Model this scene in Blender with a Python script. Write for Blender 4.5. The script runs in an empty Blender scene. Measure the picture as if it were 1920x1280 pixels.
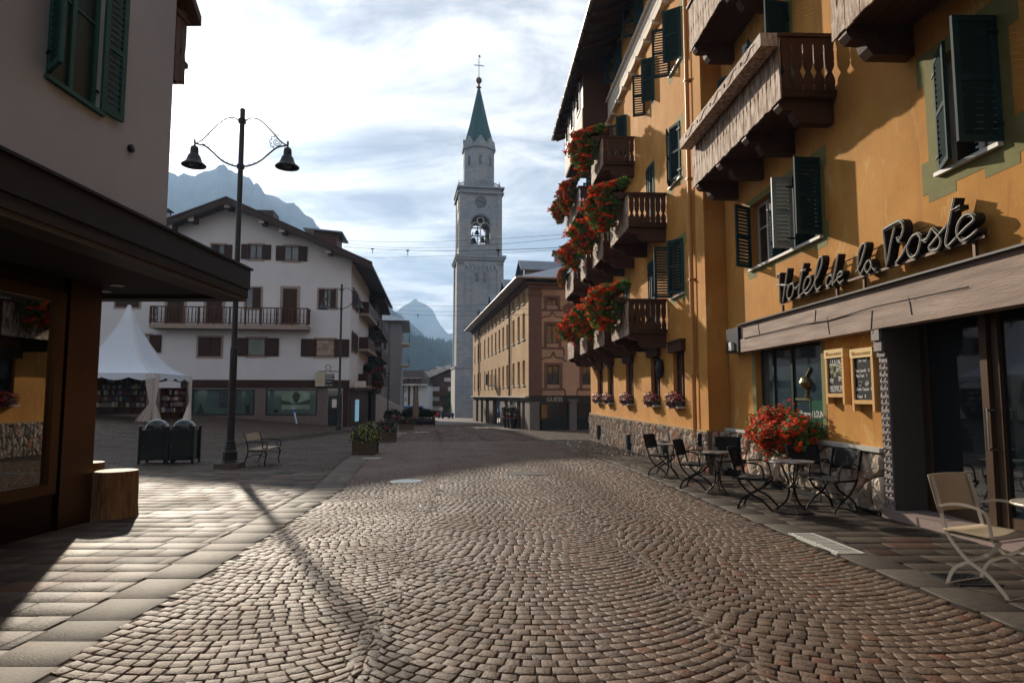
import bpy, bmesh, math, random
import numpy as np
from mathutils import Vector, Matrix, noise
R = math.radians
rnd = random.Random(7)
# ---------------------------------------------------------------- camera, light, sky
scn = bpy.context.scene
COL = scn.collection
F = 1200.0                      # focal length in photo pixels (1920 wide)
EYE = 1.5
TH = math.atan(102 / F)
cam_d = bpy.data.cameras.new("camera"); cam = bpy.data.objects.new("camera", cam_d); COL.objects.link(cam)
cam_d.sensor_width = 36; cam_d.lens = 36 * F / 1920; cam_d.clip_start = 0.05; cam_d.clip_end = 12000
cam.location = (0, 0, EYE); cam.rotation_euler = (R(90) + TH, 0, 0)
scn.camera = cam
sdir = (Vector((0, math.cos(TH), math.sin(TH))) * F + Vector((364 - 960, 0, 0)) + Vector((0, -math.sin(TH), math.cos(TH))) * (640 - 200)).normalized()
SUN_AZ = math.atan2(sdir.x, sdir.y); SUN_EL = math.asin(sdir.z)
sun_d = bpy.data.lights.new("sun", 'SUN'); sun = bpy.data.objects.new("sun", sun_d); COL.objects.link(sun)
sun_d.energy = 5.0; sun_d.angle = R(1.1); sun_d.color = (1.0, 0.87, 0.70)
sun.rotation_euler = sdir.to_track_quat('Z', 'Y').to_euler(); sun.location = (-60, 110, 70)
EXPOSURE = 0.70
scn.view_settings.view_transform = 'Standard'; scn.view_settings.look = 'None'
scn.view_settings.exposure = EXPOSURE; scn.view_settings.gamma = 1; scn.view_settings.use_curve_mapping = False
scn.render.engine = 'CYCLES'
scn.cycles.max_bounces = 7; scn.cycles.diffuse_bounces = 3; scn.cycles.glossy_bounces = 3; scn.cycles.transmission_bounces = 4
scn.cycles.volume_bounces = 0; scn.cycles.transparent_max_bounces = 8; scn.cycles.sample_clamp_indirect = 4.0
scn.cycles.caustics_reflective = False; scn.cycles.caustics_refractive = False
scn.cycles.use_denoising = True

world = bpy.data.worlds.new("World"); scn.world = world; world.use_nodes = True
nt = world.node_tree; nt.nodes.clear()
def N(t, kind, **kw):
    n = t.nodes.new(kind)
    for k, v in kw.items():
        if k.startswith('_'): setattr(n, k[1:], v)
        else:
            key = k.replace('__', ' ')
            n.inputs[int(key[1:]) if key[0] == 'i' and key[1:].isdigit() else key].default_value = v
    return n
def L(t, a, b): t.links.new(a, b)
def math_(t, op, a, b=None, clamp=False):
    n = t.nodes.new('ShaderNodeMath'); n.operation = op; n.use_clamp = clamp
    for i, v in enumerate((a, b)):
        if v is None: continue
        if isinstance(v, (int, float)): n.inputs[i].default_value = v
        else: L(t, v, n.inputs[i])
    return n.outputs[0]
def mixc(t, f, a, b, mode='MIX'):
    n = t.nodes.new('ShaderNodeMix'); n.data_type = 'RGBA'; n.blend_type = mode
    for s, v in ((n.inputs[0], f), (n.inputs[6], a), (n.inputs[7], b)):
        if isinstance(v, (int, float)): s.default_value = v
        elif isinstance(v, tuple): s.default_value = (*v[:3], 1)
        else: L(t, v, s)
    return n.outputs[2]
def ramp(t, f, stops, interp='LINEAR'):
    n = t.nodes.new('ShaderNodeValToRGB'); n.color_ramp.interpolation = interp
    el = n.color_ramp.elements
    while len(el) < len(stops): el.new(0.5)
    for e, (p, c) in zip(el, stops):
        e.position = p; e.color = (*c, 1) if isinstance(c, tuple) else (c, c, c, 1)
    L(t, f, n.inputs[0]); return n.outputs[0]
sky = N(nt, 'ShaderNodeTexSky', _sky_type='NISHITA', _sun_disc=False, _sun_elevation=SUN_EL, _sun_rotation=SUN_AZ,
        _altitude=1200.0, _air_density=1.0, _dust_density=2.0)
geo = N(nt, 'ShaderNodeTexCoord')
vnorm = N(nt, 'ShaderNodeVectorMath', _operation='NORMALIZE'); L(nt, geo.outputs['Generated'], vnorm.inputs[0])
dot = N(nt, 'ShaderNodeVectorMath', _operation='DOT_PRODUCT'); L(nt, vnorm.outputs[0], dot.inputs[0]); dot.inputs[1].default_value = sdir
sep = N(nt, 'ShaderNodeSeparateXYZ'); L(nt, vnorm.outputs[0], sep.inputs[0])
zc = math_(nt, 'MAXIMUM', sep.outputs[2], 0.0); zd = math_(nt, 'ADD', zc, 0.16)
cx = math_(nt, 'DIVIDE', sep.outputs[0], zd); cy = math_(nt, 'DIVIDE', sep.outputs[1], zd)
comb = N(nt, 'ShaderNodeCombineXYZ'); L(nt, cx, comb.inputs[0]); L(nt, cy, comb.inputs[1])
mp = N(nt, 'ShaderNodeMapping'); L(nt, comb.outputs[0], mp.inputs[0]); mp.inputs['Rotation'].default_value = (0, 0, R(35)); mp.inputs['Scale'].default_value = (0.75, 1.5, 1)
mp.inputs['Location'].default_value = (0.3, 1.3, 0)
nz = N(nt, 'ShaderNodeTexNoise', Scale=2.1, Detail=10.0, Roughness=0.62, Distortion=0.5); L(nt, mp.outputs[0], nz.inputs['Vector'])
nz2 = N(nt, 'ShaderNodeTexNoise', Scale=0.75, Detail=4.0, Roughness=0.5); L(nt, mp.outputs[0], nz2.inputs['Vector'])
dpos = math_(nt, 'MAXIMUM', dot.outputs['Value'], 0.0)
glowA = math_(nt, 'POWER', dpos, 5.0); glowB = math_(nt, 'POWER', dpos, 60.0); glowC = math_(nt, 'POWER', dpos, 420.0)
cov = math_(nt, 'ADD', math_(nt, 'MULTIPLY', nz.outputs[0], 0.62), math_(nt, 'MULTIPLY', nz2.outputs[0], 0.38))
# cover opens up toward the upper right, where the photo shows blue
hole = math_(nt, 'SUBTRACT', math_(nt, 'MULTIPLY', glowA, 0.16), math_(nt, 'MULTIPLY', zc, 0.05))
cov = math_(nt, 'ADD', cov, hole)
mask = ramp(nt, cov, [(0.0, 0.0), (0.38, 0.15), (0.465, 0.85), (0.60, 1.0)])
shade = ramp(nt, nz.outputs[0], [(0.37, (0.21, 0.225, 0.26)), (0.47, (0.37, 0.38, 0.40)), (0.585, (0.66, 0.65, 0.64))])
gl = math_(nt, 'ADD', math_(nt, 'ADD', math_(nt, 'MULTIPLY', glowA, 0.30), 0.97), math_(nt, 'ADD', math_(nt, 'MULTIPLY', glowB, 1.8), math_(nt, 'MULTIPLY', glowC, 3.0)))
vm = N(nt, 'ShaderNodeVectorMath', _operation='SCALE'); L(nt, shade, vm.inputs[0]); L(nt, gl, vm.inputs['Scale'])
warm = mixc(nt, math_(nt, 'SUBTRACT', 0.55, math_(nt, 'MULTIPLY', zc, 1.6), True), vm.outputs[0], (1.0, 0.93, 0.82), 'MULTIPLY')
skys = N(nt, 'ShaderNodeVectorMath', _operation='SCALE', Scale=0.075); L(nt, sky.outputs[0], skys.inputs[0])
allsky = mixc(nt, mask, skys.outputs[0], warm)
bg = N(nt, 'ShaderNodeBackground', Strength=1.0); L(nt, allsky, bg.inputs[0])
outw = N(nt, 'ShaderNodeOutputWorld'); L(nt, bg.outputs[0], outw.inputs[0])
world.cycles.sampling_method = 'MANUAL'; world.cycles.sample_map_resolution = 1024

# ---------------------------------------------------------------- helpers
fw = Vector((0, math.cos(TH), math.sin(TH))); upv = Vector((0, -math.sin(TH), math.cos(TH)))
def ray(px, py): return fw * F + Vector((1, 0, 0)) * (px - 960) + upv * (640 - py)
def at(px, py, Y):
    d = ray(px, py); t = Y / d.y; return Vector((d.x * t, Y, EYE + d.z * t))
def sm(a, b, x):
    x = min(1, max(0, (x - a) / (b - a))); return x * x * (3 - 2 * x)
def zg(x, y): return -0.02 * y + 0.085 * max(0.0, -x - 11.5) * sm(20, 33, y) * (1 - sm(60, 90, y))
def gnd(px, py):
    d = ray(px, py); t = -EYE / (d.z + 0.02 * d.y); return Vector((d.x * t, d.y * t, -0.02 * d.y * t))
class Frame:
    """wall frame: local x = u along the wall, y = n outward, z = up"""
    def __init__(s, o, u):
        s.o = Vector((o[0], o[1], o[2] if len(o) > 2 else 0)); s.u = Vector((u[0], u[1], 0)).normalized(); s.n = Vector((-s.u.y, s.u.x, 0))
        s.m = Matrix(((s.u.x, s.n.x, 0, s.o.x), (s.u.y, s.n.y, 0, s.o.y), (0, 0, 1, s.o.z), (0, 0, 0, 1)))
    def pix(s, px, py, n=0.0):
        d = ray(px, py); o = s.o + s.n * n - Vector((0, 0, EYE)); k = Vector((o.x, o.y, 0)).dot(s.n) / d.dot(s.n)
        p = d * k; q = Vector((p.x, p.y, 0)) - Vector((s.o.x, s.o.y, 0)); return q.dot(s.u), EYE + p.z
    def w(s, u, n, z): return s.m @ Vector((u, n, z))
class MB:
    def __init__(s, m=None): s.v = []; s.f = []; s.m = m or Matrix.Identity(4)
    def add(s, vs, fs, m=None):
        k = len(s.v); M = s.m @ m if m is not None else s.m
        s.v += [M @ Vector(p) for p in vs]; s.f += [tuple(i + k for i in f) for f in fs]; return s
    def box(s, x0, x1, y0, y1, z0, z1, m=None):
        vs = [(x, y, z) for z in (z0, z1) for (x, y) in ((x0, y0), (x1, y0), (x1, y1), (x0, y1))]
        return s.add(vs, [(3, 2, 1, 0), (4, 5, 6, 7), (0, 1, 5, 4), (1, 2, 6, 5), (2, 3, 7, 6), (3, 0, 4, 7)], m)
    def quad(s, a, b, c, d, m=None): return s.add([a, b, c, d], [(0, 1, 2, 3)], m)
    def prism(s, poly, d0, d1, axis='y', m=None):
        """poly: 2d outline; extruded along axis"""
        n = len(poly)
        def P(a, b, d): return (a, d, b) if axis == 'y' else ((d, a, b) if axis == 'x' else (a, b, d))
        vs = [P(a, b, d0) for a, b in poly] + [P(a, b, d1) for a, b in poly]
        fs = [tuple(range(n)), tuple(range(2 * n - 1, n - 1, -1))] + [(i, i + n, (i + 1) % n + n, (i + 1) % n) for i in range(n)]
        return s.add(vs, fs, m)
    def lathe(s, prof, seg=16, c=(0, 0), m=None, ph=0.0):
        vs = []; fs = []
        for r, z in prof:
            for i in range(seg):
                a = 2 * math.pi * i / seg + ph; vs.append((c[0] + r * math.cos(a), c[1] + r * math.sin(a), z))
        for j in range(len(prof) - 1):
            for i in range(seg): fs.append((j * seg + i, j * seg + (i + 1) % seg, (j + 1) * seg + (i + 1) % seg, (j + 1) * seg + i))
        fs.append(tuple(range(seg - 1, -1, -1))); fs.append(tuple((len(prof) - 1) * seg + i for i in range(seg)))
        return s.add(vs, fs, m)
    def tube(s, pts, r, seg=6, m=None, flat=None, ref=None):
        """flat=(a,b): rectangular profile, a across, b along ref"""
        pts = [Vector(p) for p in pts]; n = len(pts); rs = r if isinstance(r, (list, tuple)) else [r] * n
        vs = []; fs = []; prev = None
        for i, p in enumerate(pts):
            t = (pts[min(i + 1, n - 1)] - pts[max(i - 1, 0)]).normalized()
            if ref is not None: bx = Vector(ref); ax = t.cross(bx).normalized(); bx = bx.normalized()
            else:
                a = prev if prev is not None else (Vector((0, 0, 1)) if abs(t.z) < .9 else Vector((1, 0, 0)))
                ax = (a - t * a.dot(t)).normalized(); prev = ax; bx = t.cross(ax)
            if flat: prof = [(-flat[0] / 2, -flat[1] / 2), (flat[0] / 2, -flat[1] / 2), (flat[0] / 2, flat[1] / 2), (-flat[0] / 2, flat[1] / 2)]
            else: prof = [(rs[i] * math.cos(2 * math.pi * k / seg), rs[i] * math.sin(2 * math.pi * k / seg)) for k in range(seg)]
            vs += [p + ax * a_ + bx * b_ for a_, b_ in prof]
        k = len(prof)
        for j in range(n - 1):
            for i in range(k): fs.append((j * k + i, j * k + (i + 1) % k, (j + 1) * k + (i + 1) % k, (j + 1) * k + i))
        fs.append(tuple(range(k - 1, -1, -1))); fs.append(tuple((n - 1) * k + i for i in range(k)))
        return s.add(vs, fs, m)
    def build(s, name, mat, parent=None, smooth=False, **tags):
        me = bpy.data.meshes.new(name); me.from_pydata([tuple(v) for v in s.v], [], s.f); me.materials.append(mat)
        if smooth: me.shade_smooth()
        me.update()
        return link(name, me, parent, **tags)
def link(name, me, parent=None, **tags):
    o = bpy.data.objects.new(name, me); COL.objects.link(o)
    if parent is not None:
        o.parent = parent; o.matrix_parent_inverse = parent_world(parent).inverted()
    tag(o, **tags); return o
def parent_world(o):
    m = o.matrix_basis.copy()
    while o.parent is not None:
        m = o.parent.matrix_basis @ (o.matrix_parent_inverse @ m) if False else parent_world(o.parent) @ o.matrix_parent_inverse @ m; break
    return m
def tag(o, label=None, cat=None, group=None, kind=None):
    if label: o['label'] = label
    if cat: o['category'] = cat
    if group: o['group'] = group
    if kind: o['kind'] = kind
    return o
def thing(name, loc, label, cat, group=None, rz=0.0):
    o = bpy.data.objects.new(name, None); COL.objects.link(o); o.location = loc; o.rotation_euler = (0, 0, rz)
    o.empty_display_size = .3; return tag(o, label, cat, group)
def kids(o): return [c for c in bpy.data.objects if c.parent == o]
def dup(root, loc=None, rz=None, label=None, scale=None, group=None, cat=None):
    r = root.copy(); COL.objects.link(r)
    if loc is not None: r.location = loc
    if rz is not None: r.rotation_euler = (0, 0, rz)
    if scale is not None: r.scale = scale if isinstance(scale, (tuple, list)) else (scale,) * 3
    tag(r, label, cat, group)
    for c in kids(root):
        cc = c.copy(); COL.objects.link(cc); cc.parent = r; cc.matrix_parent_inverse = c.matrix_parent_inverse
        for g in kids(c):
            gg = g.copy(); COL.objects.link(gg); gg.parent = cc; gg.matrix_parent_inverse = g.matrix_parent_inverse
    return r
def cat_rom(pts, k=6):
    P = [Vector(p) for p in pts]; P = [P[0] * 2 - P[1]] + P + [P[-1] * 2 - P[-2]]; out = []
    for i in range(1, len(P) - 2):
        for j in range(k):
            t = j / k; a, b, c, d = P[i - 1], P[i], P[i + 1], P[i + 2]
            out.append(0.5 * ((2 * b) + (c - a) * t + (2 * a - 5 * b + 4 * c - d) * t * t + (3 * b - a - 3 * c + d) * t ** 3))
    out.append(P[-2]); return out

# ---------------------------------------------------------------- materials
MATS = {}
def mat(name, col, rough=0.6, metal=0.0, spec=0.22, var=0.0, vscale=3.0, bump=0.0, bdist=0.012, bscale=30.0, col2=None, c2amt=0.5, c2scale=1.2, emit=None, estr=0.0, stretch=None, attr=False, rvar=0.0, trans=0.0, alpha=1.0, coat=0.0):
    m = bpy.data.materials.new(name); m.use_nodes = True; t = m.node_tree; b = t.nodes['Principled BSDF']
    b.inputs['Roughness'].default_value = rough; b.inputs['Metallic'].default_value = metal; b.inputs['Specular IOR Level'].default_value = spec
    b.inputs['Coat Weight'].default_value = coat
    tc = N(t, 'ShaderNodeTexCoord'); vec = tc.outputs['Object']
    if stretch:
        mpp = N(t, 'ShaderNodeMapping'); L(t, vec, mpp.inputs[0]); mpp.inputs['Scale'].default_value = stretch; vec = mpp.outputs[0]
    c = None
    if col2:
        n2 = N(t, 'ShaderNodeTexNoise', Scale=c2scale, Detail=7.0, Roughness=0.62); L(t, vec, n2.inputs['Vector'])
        f = ramp(t, n2.outputs[0], [(0.5 - 0.25 * c2amt, 0.0), (0.5 + 0.22 * c2amt, 1.0)])
        c = mixc(t, f, col, col2)
    if attr:
        at_ = N(t, 'ShaderNodeAttribute', _attribute_name='tone'); c = mixc(t, 1.0, c if c is not None else col, at_.outputs['Color'], 'MULTIPLY')
    if var:
        n1 = N(t, 'ShaderNodeTexNoise', Scale=vscale, Detail=6.0, Roughness=0.65); L(t, vec, n1.inputs['Vector'])
        v = ramp(t, n1.outputs[0], [(0.25, 1 - var), (0.75, 1 + var * 0.6)])
        c = mixc(t, 1.0, c if c is not None else col, v, 'MULTIPLY')
    if c is not None: L(t, c, b.inputs['Base Color'])
    else: b.inputs['Base Color'].default_value = (*col, 1)
    if bump:
        nb = N(t, 'ShaderNodeTexNoise', Scale=bscale, Detail=5.0, Roughness=0.6); L(t, vec, nb.inputs['Vector'])
        bp = N(t, 'ShaderNodeBump', Strength=min(1, bump), Distance=bdist); L(t, nb.outputs[0], bp.inputs['Height']); L(t, bp.outputs[0], b.inputs['Normal'])
    if rvar:
        nr = N(t, 'ShaderNodeTexNoise', Scale=0.8, Detail=5.0); L(t, tc.outputs['Object'], nr.inputs['Vector'])
        L(t, ramp(t, nr.outputs[0], [(0.35, max(0.03, rough - rvar)), (0.65, min(1, rough + rvar))]), b.inputs['Roughness'])
    if emit: b.inputs['Emission Color'].default_value = (*emit, 1); b.inputs['Emission Strength'].default_value = estr
    if trans: b.inputs['Transmission Weight'].default_value = trans
    MATS[name] = m; return m
ST = mat('orange_stucco', (0.49, 0.200, 0.033), .85, var=.22, vscale=1.1, bump=.5, bscale=55, col2=(0.54, 0.27, 0.065), c2amt=.9, c2scale=.7)
def stucco_marks():
    # pale and rusty weathering marks with their own shapes
    t = ST.node_tree; b = t.nodes['Principled BSDF']; src = b.inputs['Base Color'].links[0].from_socket
    tc = N(t, 'ShaderNodeTexCoord'); m1 = N(t, 'ShaderNodeMapping'); L(t, tc.outputs['Object'], m1.inputs[0]); m1.inputs['Scale'].default_value = (1, 1, .45)
    n = N(t, 'ShaderNodeTexNoise', Scale=2.4, Detail=9.0, Roughness=0.7, Distortion=.6); L(t, m1.outputs[0], n.inputs['Vector'])
    c = mixc(t, ramp(t, n.outputs[0], [(.57, 0.0), (.68, .75)]), src, (0.62, 0.42, 0.17))
    c = mixc(t, ramp(t, n.outputs[0], [(.30, .45), (.40, 0.0)]), c, (0.36, 0.12, 0.025))
    m2 = N(t, 'ShaderNodeMapping'); L(t, tc.outputs['Object'], m2.inputs[0]); m2.inputs['Scale'].default_value = (3.2, 3.2, .16)
    n3 = N(t, 'ShaderNodeTexNoise', Scale=1.6, Detail=6.0, Roughness=0.6); L(t, m2.outputs[0], n3.inputs['Vector'])
    c = mixc(t, ramp(t, n3.outputs[0], [(.52, 0.0), (.74, .42)]), c, (0.30, 0.125, 0.035)); L(t, c, b.inputs['Base Color'])
stucco_marks()
TRIMG = mat('olive_painted_trim', (0.19, 0.18, 0.065), .8, var=.2, vscale=4)
WOOD_D = mat('dark_brown_timber', (0.075, 0.032, 0.016), .6, var=.35, vscale=6, stretch=(3, 3, .6), bump=.4, bscale=20)
WOOD_W = mat('weathered_grey_timber', (0.62, 0.50, 0.40), .75, var=.35, vscale=9, stretch=(3, 3, .8), bump=.6, bscale=25, col2=(0.26, 0.16, 0.105), c2amt=.4, c2scale=4)
WOOD_B = mat('silvered_beam_timber', (0.43, 0.325, 0.26), .7, var=.5, vscale=5, stretch=(.5, .5, 5), bump=.6, bscale=14, col2=(0.23, 0.16, 0.125), c2amt=.6, c2scale=2.5)
WOOD_P = mat('pale_timber_boarding', (0.72, 0.64, 0.54), .75, var=.25, vscale=6, stretch=(1, 1, 8), bump=.4)
SHUT = mat('dark_green_shutter_paint', (0.016, 0.040, 0.042), .7, spec=.15, var=.25, vscale=8)
SHUT2 = mat('faded_green_shutter_paint', (0.028, 0.095, 0.092), .6, var=.2)
FRAME_W = mat('white_window_frame', (0.62, 0.60, 0.55), .5)
def glass(name, col, rough=.03):
    return mat(name, col, rough, spec=.8, coat=.3)
GLASS = glass('dark_window_glass', (0.010, 0.015, 0.018))
GLASS2 = glass('blue_grey_window_glass', (0.03, 0.05, 0.06))
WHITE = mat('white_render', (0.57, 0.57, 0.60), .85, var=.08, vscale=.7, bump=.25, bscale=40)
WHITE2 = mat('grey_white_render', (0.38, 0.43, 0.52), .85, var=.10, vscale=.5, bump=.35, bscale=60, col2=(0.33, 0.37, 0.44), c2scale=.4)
BROWN = mat('red_brown_timber', (0.038, 0.015, 0.010), .6, var=.3, vscale=3, stretch=(4, 4, .6))
SURR = mat('pinkish_stone_surround', (0.30, 0.235, 0.20), .8, var=.15)
ROOF = mat('dark_roof_covering', (0.05, 0.035, 0.03), .6, var=.3, vscale=4, bump=.5, bscale=8)
ROOFM = mat('grey_blue_sheet_roof', (0.13, 0.16, 0.21), .35, metal=.6, var=.25, vscale=2)
TAN = mat('weathered_tan_render', (0.42, 0.235, 0.105), .85, var=.25, vscale=.9, bump=.3, col2=(0.50, 0.33, 0.17), c2amt=.7, c2scale=.5)
PINK = mat('faded_salmon_render', (0.31, 0.22, 0.15), .85, var=.15, vscale=.8, col2=(0.44, 0.28, 0.19), c2scale=.5)
RUST = mat('rust_red_painted_band', (0.145, 0.078, 0.052), .85, var=.3, vscale=2)
STONE_T = mat('pale_tower_ashlar', (0.27, 0.30, 0.35), .85, var=.2, vscale=1.5, bump=.4, bscale=3, col2=(0.35, 0.355, 0.36), c2scale=.25)
STONE_L = mat('light_limestone', (0.44, 0.42, 0.38), .8, var=.15)
COPPER = mat('green_copper_roofing', (0.026, 0.090, 0.098), .5, metal=.1, var=.25, vscale=.6)
IRON = mat('black_iron', (0.012, 0.013, 0.015), .45, metal=.3, spec=.5)
POLE = mat('dark_grey_painted_steel', (0.035, 0.037, 0.04), .45, metal=.2, var=.2)
GRANITE = mat('pink_grey_granite', (0.30, 0.225, 0.20), .55, var=.35, vscale=60, bump=.3, bscale=90)
GRAN_D = mat('dark_granite', (0.075, 0.062, 0.06), .6, var=.35, vscale=50, bump=.2, bscale=70)
LIMEC = mat('pale_carved_granite', (0.25, 0.215, 0.20), .6, var=.3, vscale=40, bump=1, bscale=30)
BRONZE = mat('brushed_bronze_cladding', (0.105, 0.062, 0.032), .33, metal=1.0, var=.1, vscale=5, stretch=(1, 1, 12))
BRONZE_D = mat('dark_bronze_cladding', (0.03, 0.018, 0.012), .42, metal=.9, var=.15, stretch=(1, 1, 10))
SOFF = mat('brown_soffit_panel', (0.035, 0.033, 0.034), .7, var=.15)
FASC = mat('dark_grey_sheet_fascia', (0.022, 0.026, 0.034), .45, metal=.4, var=.15)
DOORB = mat('brown_bronze_door_frame', (0.085, 0.052, 0.032), .4, metal=.4)
BLACKB = mat('black_chalkboard', (0.012, 0.012, 0.014), .8, var=.3)
CHALK = mat('white_chalk', (0.72, 0.72, 0.68), .9)
CHALKY = mat('yellow_chalk', (0.62, 0.66, 0.42), .9)
PINE = mat('varnished_pine', (0.62, 0.36, 0.13), .5, var=.2, stretch=(6, 6, 1))
PINE_T = mat('pale_pine', (0.70, 0.50, 0.22), .5, var=.1)
CAFEB = mat('black_woven_sling', (0.012, 0.012, 0.013), .7, bump=.3, bscale=200)
CAFEM = mat('black_chair_steel', (0.015, 0.015, 0.017), .4, metal=.3)
BEIGEF = mat('beige_woven_sling', (0.36, 0.28, 0.19), .75, bump=.3, bscale=200, var=.12, vscale=6)
BEIGEM = mat('cream_painted_steel', (0.52, 0.46, 0.38), .4, metal=.1)
TTOP = mat('grey_metal_table_top', (0.30, 0.31, 0.30), .25, metal=.6, rvar=.1)
CANVAS = mat('white_tent_canvas', (0.55, 0.60, 0.68), .8, var=.05)
CURT = mat('cream_tent_curtain', (0.66, 0.60, 0.56), .85, var=.08)
BARK = mat('peeled_log_bark', (0.25, 0.14, 0.065), .8, var=.75, vscale=5, stretch=(5, 5, .5), bump=.9, bscale=12)
LOGT = mat('sawn_log_top', (0.52, 0.40, 0.26), .7, var=.15, vscale=20)
BINM = mat('dark_green_black_bin_metal', (0.018, 0.027, 0.032), .18, metal=.3, coat=.8)
BLOND = mat('bleached_bench_board', (0.40, 0.34, 0.26), .55, var=.2, stretch=(1, 1, 1))
LEAF = mat('geranium_leaf', (0.085, 0.17, 0.030), .7, spec=.25, var=.5, vscale=7)
LEAFD = mat('dark_shrub_leaf', (0.018, 0.035, 0.018), .6, var=.4, vscale=5)
RED = mat('red_geranium_petal', (0.80, 0.075, 0.018), .75, spec=.15, var=.5, vscale=5)
DRED = mat('crimson_begonia_petal', (0.36, 0.012, 0.022), .45, var=.5, vscale=12)
YELF = mat('yellow_green_flower', (0.42, 0.44, 0.08), .6, var=.4, vscale=6)
WHF = mat('white_blossom', (0.55, 0.55, 0.50), .6)
for mm in (LEAF, RED, LEAFD, YELF):   # thin leaves pass a little light
    b = mm.node_tree.nodes['Principled BSDF']; t = mm.node_tree
    tr = N(t, 'ShaderNodeBsdfTranslucent'); mx = N(t, 'ShaderNodeMixShader', Fac=.35); o_ = t.nodes['Material Output']
    if b.inputs['Base Color'].links: L(t, b.inputs['Base Color'].links[0].from_socket, tr.inputs[0])
    L(t, b.outputs[0], mx.inputs[1]); L(t, tr.outputs[0], mx.inputs[2]); L(t, mx.outputs[0], o_.inputs[0])
def courses(m, w=1.3, h=.55):
    t = m.node_tree; b = t.nodes['Principled BSDF']; src = b.inputs['Base Color'].links[0].from_socket
    tc = N(t, 'ShaderNodeTexCoord'); s = N(t, 'ShaderNodeSeparateXYZ'); L(t, tc.outputs['Object'], s.inputs[0]); c = N(t, 'ShaderNodeCombineXYZ')
    L(t, math_(t, 'ADD', s.outputs[0], s.outputs[1]), c.inputs[0]); L(t, s.outputs[2], c.inputs[1])
    br = N(t, 'ShaderNodeTexBrick', Color1=(1, 1, 1, 1), Color2=(.86, .87, .90, 1), Mortar=(.58, .59, .62, 1), Scale=1.0); br.inputs['Mortar Size'].default_value = .018; br.inputs['Brick Width'].default_value = w; br.inputs['Row Height'].default_value = h
    L(t, c.outputs[0], br.inputs['Vector']); L(t, mixc(t, 1.0, src, br.outputs[0], 'MULTIPLY'), b.inputs['Base Color'])
courses(STONE_T)
STUMPH = None
COB = mat('porphyry_cobble', (0.130, 0.086, 0.058), .60, spec=.3, attr=True, var=.4, vscale=18, bump=1, bscale=45, rvar=.08)
SLAB = mat('grey_paving_slab', (0.088, 0.068, 0.053), .66, spec=.16, attr=True, var=.45, vscale=5, bump=.8, bscale=35, rvar=.08)
BAND = mat('pale_granite_kerb_band', (0.120, 0.100, 0.080), .68, spec=.16, attr=True, var=.35, vscale=14, bump=.5, bscale=60)
JOINT = mat('dark_sandy_joint', (0.028, 0.019, 0.013), .9, var=.3)
WETP = mat('wet_dark_paving', (0.035, 0.027, 0.022), .22, attr=True, var=.3, vscale=10, bump=.8, bscale=25)
GROUNDM = mat('valley_ground', (0.07, 0.075, 0.045), .95, var=.3, vscale=.02)
CHROME = mat('bright_steel', (0.6, 0.6, 0.58), .2, metal=1)
COPP = mat('polished_copper', (0.75, 0.30, 0.13), .25, metal=1)
NEON = mat('clear_neon_tube', (0.36, 0.33, 0.27), .4, spec=.25)
LETTER = mat('dark_sign_channel', (0.02, 0.016, 0.013), .55, metal=.2)
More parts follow.
